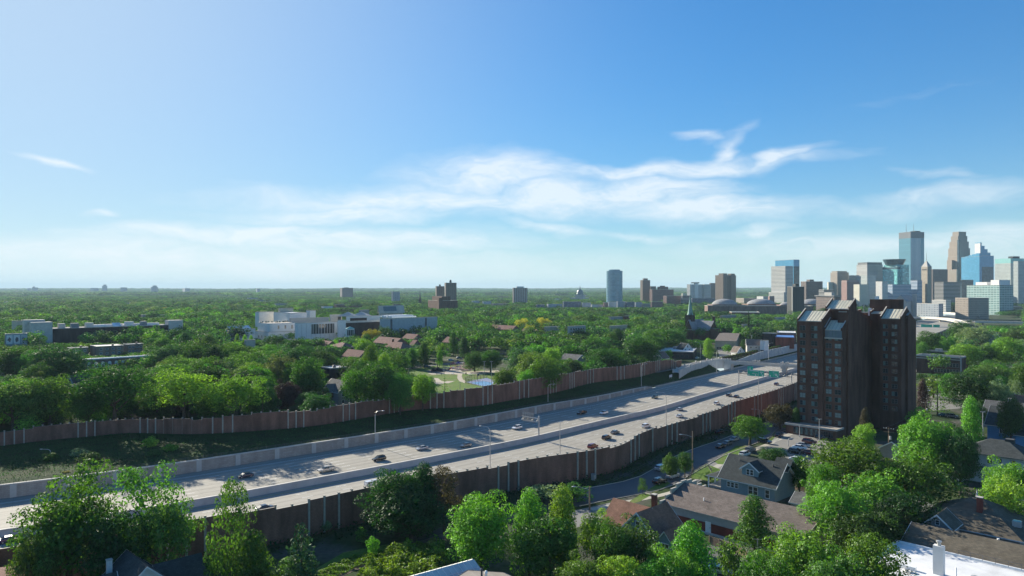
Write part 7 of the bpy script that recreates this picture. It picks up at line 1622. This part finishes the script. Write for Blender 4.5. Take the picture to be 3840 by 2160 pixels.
tr(2040,1340,362,140,'round','lime','brightest yellow green tree along the middle of the far noise wall'); tr(1975,1385,356,70,'round','bright','bright low crown left of the brightest tree at the wall'); tr(2070,1295,415,80,'round','lime','round yellow green crown behind the brightest tree at the wall'); tr(1960,1300,420,120,'round','deep','broad blue green tree left of the round yellow green crown'); tr(2270,1303,432,165,'round','mid','big green tree left of the far wall end'); tr(2400,1268,472,150,'round','mid','tallest green tree by the right end of the far wall'); tr(2360,1345,440,40,'conifer','bright','small bright conifer between the two big trees at the wall'); tr(2150,1345,400,70,'round','dark','dark crown by the grey roof in the trees'); tr(2230,1266,520,110,'round','mid','green tree behind the big tree left of the wall end'); tr(2515,1228,600,120,'round','mid','broad tree left of the brick church'); tr(2450,1255,560,90,'round','mid','green crown between the wall end trees and the church tree')
tr(2655,1268,535,52,'tall','lime','upright yellow green tree before the motel'); tr(2507,1313,530,32,'round','bright','small bright tree before the low white roofed shop'); tr(2730,1287,590,36,'bush','bright','round clipped tree before the motel'); tr(2795,1270,600,40,'round','dark','dark tree behind the white cottage'); tr(2765,1225,700,46,'round','bright','bright tree right of the brick church'); tr(2838,1228,690,44,'round','bright','bright tree above the weathered house'); tr(2807,1168,760,12,'tall','dark','very slim dark columnar tree under the wide white warehouse roof')
for px,yt,D,w in ((1960,1193,820,62),(2035,1190,830,60),(1985,1215,760,50)): tr(px,yt,D,w,'round','yellow')
tr(1400,1232,640,70,'wide','yellow','leaning yellow flowering tree beside the dark museum wing'); tr(1440,1222,650,60,'round','dark','dark round tree beside the yellow flowering one'); tr(1375,1240,632,40,'wide','yellow')
tr(620,1152,1480,34,'round','yellow','yellow crown far beyond the college'); tr(888,1135,1950,28,'round','yellow','yellow crown far left of the theatre'); tr(2710,1152,1480,24,'round','lime')
tr(575,1262,560,84,'round','mid','round tree before the right stair tower of the college'); tr(610,1258,540,80,'round','mid','broad crown in front of the college'); tr(660,1230,600,80,'round','dark','dark tree right of the college'); tr(795,1240,610,70,'round','mid','round tree left of the studio wing'); tr(890,1252,620,34,'tall','lime','left of three light green poplars before the studio wing'); tr(918,1255,618,30,'tall','lime','middle one of three light green poplars before the studio wing'); tr(942,1256,616,28,'tall','lime','right one of three light green poplars before the studio wing'); tr(800,1285,430,85,'round','dark','dark tree right of the arched apartments'); tr(730,1285,440,110,'round','mid','green tree right of the tan walk ups'); tr(860,1290,470,60,'round','plum','dark purple tree below the studio wing'); tr(1030,1253,560,90,'round','dark','dark tree hiding the theatre corner'); tr(1110,1265,520,120,'round','mid','broad green tree under the theatre windows'); tr(1000,1290,480,110,'round','bright','bright tree below the small tan box')

# ---- random wood between the hand placed trees
EX=[[(1490,1400),(1540,1378),(1620,1366),(1700,1350),(1900,1330),(1960,1400),(1890,1515),(1640,1550),(1500,1565),(1510,1450)],[(2680,1312),(2800,1290),(2830,1330),(2690,1350)],[(2470,1362),(2640,1340),(2660,1372),(2560,1384)],[(3440,1445),(3640,1435),(3620,1540),(3440,1530)],[(3660,1365),(3840,1365),(3840,1425),(3680,1425)],[(3436,1275),(3440,1190),(3850,1190),(3850,1222),(3640,1225),(3540,1262)],[(2660,1350),(3000,1262),(3000,1340),(2760,1350)]]
def inpoly(px,py,poly):
    c=np.zeros(len(px),bool); j=len(poly)-1
    for i in range(len(poly)):
        xi,yi=poly[i]; xj,yj=poly[j]
        c^=((yi>py)!=(yj>py))&(px<(xj-xi)*(py-yi)/(yj-yi+1e-9)+xi); j=i
    return c
def scatter(d0,d1,sp,jit=.38):
    ys=np.arange(d0,d1,sp); out=[]
    for j,y in enumerate(ys):
        xs=np.arange(-.73*y-(150 if y<460 else 20),.73*y+20,sp)+(sp/2 if j%2 else 0); out.append(np.stack([xs,np.full(len(xs),y)],1))
    p=np.concatenate(out); return p+nr.uniform(-jit,jit,size=p.shape)*sp
def vnoise(x,y,s):
    return np.sin(x/s+1.7*np.sin(y/s*1.3+2))*np.cos(y/s*1.1+1.3*np.sin(x/s*.7))
def clear(P,marg=2.5,near=False):
    x,y=P[:,0],P[:,1]; ok=np.ones(len(P),bool); px=1920+x/y*F; py=HY+H/y*F
    for (cx,cy,c,s,x0,x1,y0,y1) in FOOT:
        u=(x-cx)*c+(y-cy)*s; v=-(x-cx)*s+(y-cy)*c
        ok&=~((u>x0-marg)&(u<x1+marg)&(v>y0-marg)&(v<y1+marg))
    for e in EX: ok&=~inpoly(px,py,e)
    d=np.full(len(P),1e9); si=np.zeros(len(P),int)
    for a in range(0,len(P),2000):
        q=(x[a:a+2000,None]-SXm[None])**2+(y[a:a+2000,None]-SYm[None])**2; k=q.argmin(1); si[a:a+2000]=k; d[a:a+2000]=np.sqrt(q.min(1))
    o=-(x-SXm[si])*TY[si]+(y-SYm[si])*TX[si]; inr=d<np.abs(o)+6
    lo=NOF[si]-27; hi=np.where(SV[si]>S_BR-30,63,WOF[si]+4.5)
    ok&=~(inr&(o>lo)&(o<hi))
    nearside=o<=lo
    if near: ok&=~(nearside&((y<300)|(px<3440)))
    return ok
def hmax(P,h,w):
    """tree heights cut down where a building behind has to stay in view"""
    px=1920+P[:,0]/P[:,1]*F; hw=w/2/P[:,1]*F
    for (a,b,d,yv) in VIS:
        m=(P[:,1]<d)&(px+hw*.7>a)&(px-hw*.7<b)
        h=np.where(m,np.minimum(h,H-(yv-HY)/F*P[:,1]),h)
    return h
for x,y,h in ((-186,252,21),(-192,242,21),(-200,236,22),(-180,262,20),(-196,262,19),(-214,246,20),(-232,228,21),(-205,275,20),(-250,215,20),(-268,200,20),(-226,252,18)): TREES.append(dict(x=x,y=y,h=h,w=h*.9,kind='round',tint='mid',label=None,var=0,rnd=True))  # trees added mostly beyond the left border, to throw shade on the slope
man=np.array([(t['x'],t['y'],t['w']/2) for t in TREES])
def offman(P):
    ok=np.ones(len(P),bool)
    for x,y,r in man: ok&=((P[:,0]-x)**2+(P[:,1]-y)**2)>(r*.8+2.5)**2
    return ok
tl=['mid','mid','mid','dark','deep','bright','olive','mid','lime','pale','dark']
tp=np.array([.17,.17,.12,.12,.10,.12,.08,.06,.03,.015,.015]); tp/=tp.sum()
STUFF=[]
for d0,d1,sp in ((235,560,11.5),(560,1150,15.5)):
    P=scatter(d0,d1,sp); P=P[(np.abs(P[:,0])<.728*P[:,1]+8)|((P[:,0]<0)&(P[:,1]<460))]
    P=P[clear(P,3.2,True)&offman(P)]; P=P[(vnoise(P[:,0],P[:,1],31)>-.62)|(P[:,1]>900)]
    n=len(P); h=nr.normal(13.8 if d0<300 else 15.2,2.8,n).clip(7,21); w=h*nr.uniform(.85,1.25,n); h2=hmax(P,h,w); ok=h2>4.5; P,h,w,h2=P[ok],h[ok],w[ok],h2[ok]; w=w*np.clip(h2/h,.62,1)
    ti=nr.choice(len(tl),size=len(P),p=tp); kd=nr.choice(['round','round','round','wide','tall'],size=len(P))
    for i in range(len(P)): TREES.append(dict(x=P[i,0],y=P[i,1],h=h2[i],w=w[i],kind=str(kd[i]),tint=tl[ti[i]],label=None,var=int(nr.integers(VN[str(kd[i])])),rnd=True))
# things: all hand placed trees and the largest of the others in view
def app(t): return t['h']/t['y'] if abs(PX(t['x'],t['y'])-1920)<1935 else 0
hand=[t for t in TREES if not t.get('rnd')]; oth=sorted([t for t in TREES if t.get('rnd')],key=app,reverse=True)
NT_=max(0,292-len(hand)); things=hand+oth[:NT_]; rest=oth[NT_:]
def ordw(i): return ['first','second','third','fourth','fifth','sixth','seventh','eighth','ninth','tenth','eleventh','twelfth','thirteenth','fourteenth','fifteenth','sixteenth','seventeenth','eighteenth','nineteenth','twentieth'][i] if i<20 else 'number %d'%(i+1)
LMP=[(tx,PX(x,y),PY(4,y),y) for tx,x,y in LM if y>20]
for t in things:
    if t['label']: continue
    px,py=PX(t['x'],t['y']),PY(t['h']*.6,t['y'])
    b=min(LMP,key=lambda l:math.hypot((l[1]-px),(l[2]-py)*2.2)+abs(l[3]-t['y'])*.15)
    dx=px-b[1]
    rel=('right of ' if dx>0 else 'left of ') if abs(dx)>abs(py-b[2])*1.1 else ('before ' if t['y']<b[3] else 'behind ')
    
    t['base']='%s %s %%s %s%s'%(TINT[t['tint']][1],KW[t['kind']],rel,b[0])
grp={}
for t in things:
    if not t['label']: grp.setdefault(t['base'],[]).append(t)
for bs,ts in grp.items():
    ts.sort(key=lambda t:PX(t['x'],t['y']))
    for i,t in enumerate(ts): t['label']=bs%'tree' if len(ts)==1 else '%s from left of %d %s'%(ordw(i),len(ts),bs%'trees')
for t in things:
    c,k=V[t['kind']+str(t['var'])]
    nm={'spruce':'spruce_tree','conifer':'conifer_tree','bush':'leafy_bush'}.get(t['kind'],'broadleaf_tree')
    g='trees on the near side' if t['y']<235 else 'trees across the freeway'
    root=thing(nm,t['label'],'tree' if nm!='leafy_bush' else 'bush',(t['x'],t['y'],0),R.uniform(0,6.28),g); root.scale=(t['w']/12,t['w']/12,t['h']/15)
    if t['kind'] in('spruce',): root.scale=(t['w']/8.6,t['w']/8.6,t['h']/15)
    if t['kind'] in('conifer',): root.scale=(t['w']/7,t['w']/7,t['h']/15.6)
    o=link('crown',c,root); o.material_slots[0].link='OBJECT'; o.material_slots[0].material=M('leaf_'+t['tint']); link('trunk',k,root)
# shrubs on the slopes
SH=[(250,1782,'yellow flowering shrub low on the shaded slope at the left','yellow',2.2,1.5,-2.2),(190,1745,'tall green shrub under the left slope lamp','mid',5,4.5,-2.5),(300,1720,'pale leaved shrub left on the shaded slope','pale',5,3.6,-2.0),(340,1738,'green shrub right of the pale leaved one on the slope','mid',6,4,-2.0),(560,1688,'bright weedy shrub in the middle of the shaded slope','bright',4.5,5,-2),(640,1700,'lower weedy shrub toward the pale wall','bright',5,3.4,-2.2),(575,1722,'dark shrub above the pale wall coping','dark',5,3.2,-2.4),(310,1625,'rusty twiggy shrub against the far noise wall','brown',4,2.6,-.3),(580,1612,'pale twiggy shrub at the foot of the far noise wall','pale',4.5,2.8,-.3),(870,1612,'dark creeper patch on the far noise wall','dark',3.5,2.6,-.3),(1612,1530,'dark violet creeper on the far noise wall below the lawn','plum',4,2.4,-.3),(1395,1512,'dark shrub hanging over the far noise wall','dark',7,5.5,-.3),
 (1225,1996,'pale willowy shrub at the foot of the near noise wall','pale',2.2,2.8,0),(1355,2040,'thin green sapling by the bend of the footpath','mid',2.4,3.6,0),(1400,2085,'pale green sapling beside the footpath','bright',2.6,4.2,0),(1735,1860,'bright creeper spray at the near noise wall','lime',2.6,5,0),(1990,1815,'dark ivy patch on the near noise wall','dark',4,6,0),(2030,1880,'bare grey brush at the foot of the near wall','pale',8,4.5,0),(2150,1880,'green brush along the foot of the near wall','mid',8,4.5,0),(2665,1800,'dark clipped bush at the bungalow porch','dark',3,2.2,0),(2700,1372,'bright tuft under the footbridge ramp','lime',4,3,-3),(1650,2160,'leafy shrub at the bottom edge before the glass greenhouse','dark',5,4,0),(1100,2160,'bright shrub at the bottom edge by the spruce','bright',6,4,0)]
for px,py,lb,ti,w,h,z in SH:
    q=G(px,py,z); c,k=V['bush%d'%R.randrange(2)]; root=thing('shrub',lb,'shrub',(q.x,q.y,z),R.uniform(0,6),'shrubs along the walls'); root.scale=(w/12,w/12,h/14.5); o=link('foliage',c,root); o.material_slots[0].link='OBJECT'; o.material_slots[0].material=M('leaf_'+ti); link('stem',k,root)
# low bright shrubbery beside the footpath: one bed
def bed(name,label,pix,n,z0,hh,tint,leaf=.35,world=None):
    pts=[G(a,b,z0) for a,b in pix] if world is None else world
    xs=[p.x for p in pts]; ys=[p.y for p in pts]; q=np.stack([nr.uniform(min(xs),max(xs),n*3),nr.uniform(min(ys),max(ys),n*3)],1)
    m=inpoly(q[:,0],q[:,1],[(p.x,p.y) for p in pts]); q=q[m][:n]
    z=z0+hh*(.55+.45*vnoise(q[:,0],q[:,1],1.1))*nr.uniform(.5,1,len(q))
    N=nr.normal(size=(len(q),3))*.6; N[:,2]+=1; N/=np.linalg.norm(N,axis=1)[:,None]
    o=link(name,cards(np.column_stack([q,z]),N,leaf*nr.uniform(.6,1.4,len(q)),name,'leaf_'+tint)); return tag(o,label,'ground cover',None,'stuff')
bed('ground_cover','bright low ground cover beside the footpath',[(1195,2150),(1290,2098),(1400,2072),(1500,2046),(1545,2052),(1420,2096),(1320,2138),(1240,2175),(1180,2178)],5000,0,.7,'lime')
bed('bright_shrubs','bed of yellow green shrubs at the bottom right of the footpath',[(1340,2180),(1410,2125),(1500,2085),(1600,2060),(1665,2090),(1690,2160),(1620,2200),(1400,2210)],14000,0,4.2,'lime',.5)
sl=[]
for s in np.arange(S0+150,S_BR-16,3.0): sl.append(s)
q=[];zz=[]
for s in sl:
    for k in range(300 if s<proj(*G(700,1750,-2).xy)[0] else 130):  # extra dark weeds at the left, in place of shade on the sunlit patch
        u=nr.random(); o_=RO+1+u*(oW(s)-RO-1.5); p=Ps(s+nr.uniform(-1.5,1.5),o_); zt=ZF+retz(s)+u*(0-ZF-retz(s)); q.append((p.x,p.y,zt+nr.uniform(.02,.3)*(1+.8*math.sin(s*.13+u*6))))
q=np.array(q); N=nr.normal(size=q.shape)*.7; N[:,2]+=.8; N/=np.linalg.norm(N,axis=1)[:,None]
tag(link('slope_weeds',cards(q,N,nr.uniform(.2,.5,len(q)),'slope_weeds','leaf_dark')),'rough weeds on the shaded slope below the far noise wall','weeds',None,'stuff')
q=[]
for s in np.arange(S0+180,S_BR+40,2.0):
    for k in range(34):
        o_=oN(s)-.6-nr.random()**1.5*6.5; p=Ps(s+nr.uniform(-1,1),o_); q.append((p.x,p.y,nr.uniform(.02,.9)*(1.0 if nr.random()<.8 else 2)*(1-(oN(s)-o_)/9)))
q=np.array(q); N=nr.normal(size=q.shape)*.7; N[:,2]+=.7; N/=np.linalg.norm(N,axis=1)[:,None]
tag(link('wall_weeds',cards(q,N,nr.uniform(.35,.8,len(q)),'wall_weeds','leaf_dark')),'weeds and low brush along the foot of the near noise wall','weeds',None,'stuff')
q=[]
for s in np.arange(S_PW0-12,S_PW1-100,1.2):
    for k in range(26): p=Ps(s,47.2+nr.uniform(-.5,.5)); q.append((p.x,p.y,nr.uniform(0,3.0)))
q=np.array(q); N=nr.normal(size=q.shape); N/=np.linalg.norm(N,axis=1)[:,None]
iv=thing('ivy_wall','long ivy covered fence above the pale wall beyond the footbridge','fence',Ps(S_PW0+40,47.2,0)); inv=Matrix.Translation(-iv.location)
o=link('ivy',cards(q,N,nr.uniform(.5,1.1,len(q)),'ivy','leaf_olive'),iv); o.matrix_parent_inverse=inv
b=MB(); sweep(b,S_PW0-12,S_PW1-100,[(47.0,-.1),(47.0,2.5),(47.3,2.5),(47.3,-.1)],8); b.build('panels','brown_brick',iv).matrix_parent_inverse=inv

# ---- the far wood: one mass of crowns to the horizon
src=bpy.data.collections.new('far_crowns')
def farmesh(i,n,kind):
    if kind==0: L_=lob_round(13+i%3,5.7,5.2,7.6,2.15,-.7,.22); return crown('far_crown',L_,13,.85,60,.30)
    L_=[]
    for k in range(9):
        cx,cy=nr.uniform(-13,13,2); rz=nr.uniform(3.2,4.8); 
        for c,r in lob_round(5,4.8,rz,nr.uniform(6.5,8.5),2.9,-.3,.2): L_.append(((c[0]+cx,c[1]+cy,c[2]),r))
    return crown('far_clump',L_,3.2,1.7,0,.28)
srcs=[]
ftl=['mid','dark','deep','olive','bright','mid','deep','pale']
for i,ti in enumerate(ftl):
    for kd in (0,1):
        me=farmesh(i,0,kd); me.materials[0]=M('leaf_'+ti); o=bpy.data.objects.new('%02d_far_%s'%(i+kd*len(ftl),'clump' if kd else 'crown'),me); src.objects.link(o); srcs.append(o)
pts=[];scl=[];idx=[];rot=[]
for t in rest:
    pts.append((t['x'],t['y'],0)); scl.append((t['w']/11.5,t['w']/11.5,t['h']/13.2)); ti={'mid':0,'dark':1,'deep':2,'olive':3,'bright':4,'lime':4,'pale':7}[t['tint']]; idx.append(ti if nr.random()<.8 else int(nr.integers(7)))
P=scatter(1150,2300,17); P=P[np.abs(P[:,0])<.73*P[:,1]]; P=P[clear(P,6,False)]; n=len(P); h=nr.normal(14.5,3.2,n).clip(6,22); w=h*nr.uniform(1.0,1.6,n); h2=hmax(P,h,w); ok=(h2>4)&(nr.random(n)>.06+.10*(vnoise(P[:,0],P[:,1],70)>.55))
for p,hh,ww in zip(P[ok],h2[ok],w[ok]): pts.append((p[0],p[1],0)); scl.append((ww/11.5,ww/11.5,hh/13.2)); idx.append(int(nr.choice(8,p=[.2,.2,.18,.12,.1,.1,.07,.03])))
P=scatter(2300,4600,32); P=P[np.abs(P[:,0])<.73*P[:,1]]
ok=clear(P,12,False); P=P[ok]; n=len(P); h=nr.uniform(9.5,14.5,n)*(1+.18*vnoise(P[:,0],P[:,1],140)); h2=hmax(P,h,np.full(n,26.0)); ok=(h2>3)&(nr.random(n)>.04); P,h2=P[ok],h2[ok]
for p,hh in zip(P,h2): pts.append((p[0],p[1],0)); k_=nr.uniform(1.25,1.7); scl.append((k_,k_,hh/11.5)); idx.append(len(ftl)+int(nr.integers(7)))
P=scatter(4600,15500,96); P=P[np.abs(P[:,0])<.73*P[:,1]]
def hillz(x,y):
    r=np.clip((y-6000)/9000,0,1); a=x/np.maximum(y,1)
    return r*r*(3-2*r)*(44+14*np.clip(a*1.6,-.3,1)+9*vnoise(x,y,900)+5*vnoise(x,y,330))
for p in P: pts.append((p[0],p[1],float(hillz(p[0],p[1])))); s_=nr.uniform(3.0,4.2); scl.append((s_,s_,nr.uniform(1.1,2.6))); idx.append(len(ftl)+int(nr.integers(7)))
me=bpy.data.meshes.new('far_wood'); me.vertices.add(len(pts)); me.vertices.foreach_set('co',np.array(pts,dtype=np.float32).reshape(-1))
a=me.attributes.new('scl','FLOAT_VECTOR','POINT'); a.data.foreach_set('vector',np.array(scl,dtype=np.float32).reshape(-1))
a=me.attributes.new('idx','INT','POINT'); a.data.foreach_set('value',np.array(idx,dtype=np.int32))
a=me.attributes.new('rz','FLOAT','POINT'); a.data.foreach_set('value',nr.uniform(0,6.28,len(pts)).astype(np.float32))
fw=link('far_wood',me); tag(fw,'green mass of tree crowns covering the city to the horizon','wood',None,'stuff')
ng=bpy.data.node_groups.new('plant_crowns','GeometryNodeTree'); ng.interface.new_socket('Geometry',in_out='INPUT',socket_type='NodeSocketGeometry'); ng.interface.new_socket('Geometry',in_out='OUTPUT',socket_type='NodeSocketGeometry')
N_=ng.nodes; gi=N_.new('NodeGroupInput'); go=N_.new('NodeGroupOutput'); ci=N_.new('GeometryNodeCollectionInfo'); ip=N_.new('GeometryNodeInstanceOnPoints')
ci.inputs['Collection'].default_value=src; ci.inputs['Separate Children'].default_value=True; ci.inputs['Reset Children'].default_value=True
def attr(nm,ty): q=N_.new('GeometryNodeInputNamedAttribute'); q.data_type=ty; q.inputs[0].default_value=nm; return q
s_=attr('scl','FLOAT_VECTOR'); i_=attr('idx','INT'); r_=attr('rz','FLOAT'); cx=N_.new('ShaderNodeCombineXYZ'); lk=ng.links.new
lk(r_.outputs['Attribute'],cx.inputs[2]); lk(gi.outputs[0],ip.inputs['Points']); lk(ci.outputs[0],ip.inputs['Instance']); ip.inputs['Pick Instance'].default_value=True
lk(i_.outputs['Attribute'],ip.inputs['Instance Index']); lk(cx.outputs[0],ip.inputs['Rotation']); lk(s_.outputs['Attribute'],ip.inputs['Scale']); lk(ip.outputs[0],go.inputs[0])
fw.modifiers.new('crowns','NODES').node_group=ng
# low wooded rise that closes the view
xs=np.linspace(-14000,14000,90); ys=np.linspace(5800,16500,40); b=[]; 
for y in ys:
    for x in xs: b.append((float(x),float(y),float(hillz(np.array(x),np.array(y)))+.3))
f=[(j*90+i,j*90+i+1,(j+1)*90+i+1,(j+1)*90+i) for j in range(39) for i in range(89)]
me=bpy.data.meshes.new('hills'); me.from_pydata(b,[],f); me.materials.append(M('hill')); me.polygons.foreach_set('use_smooth',[True]*len(f)); tag(link('hills',me),kind='structure')
print('TREES things',len(things),'rest',len(rest),'far points',len(pts),'objects',len(SC.objects))
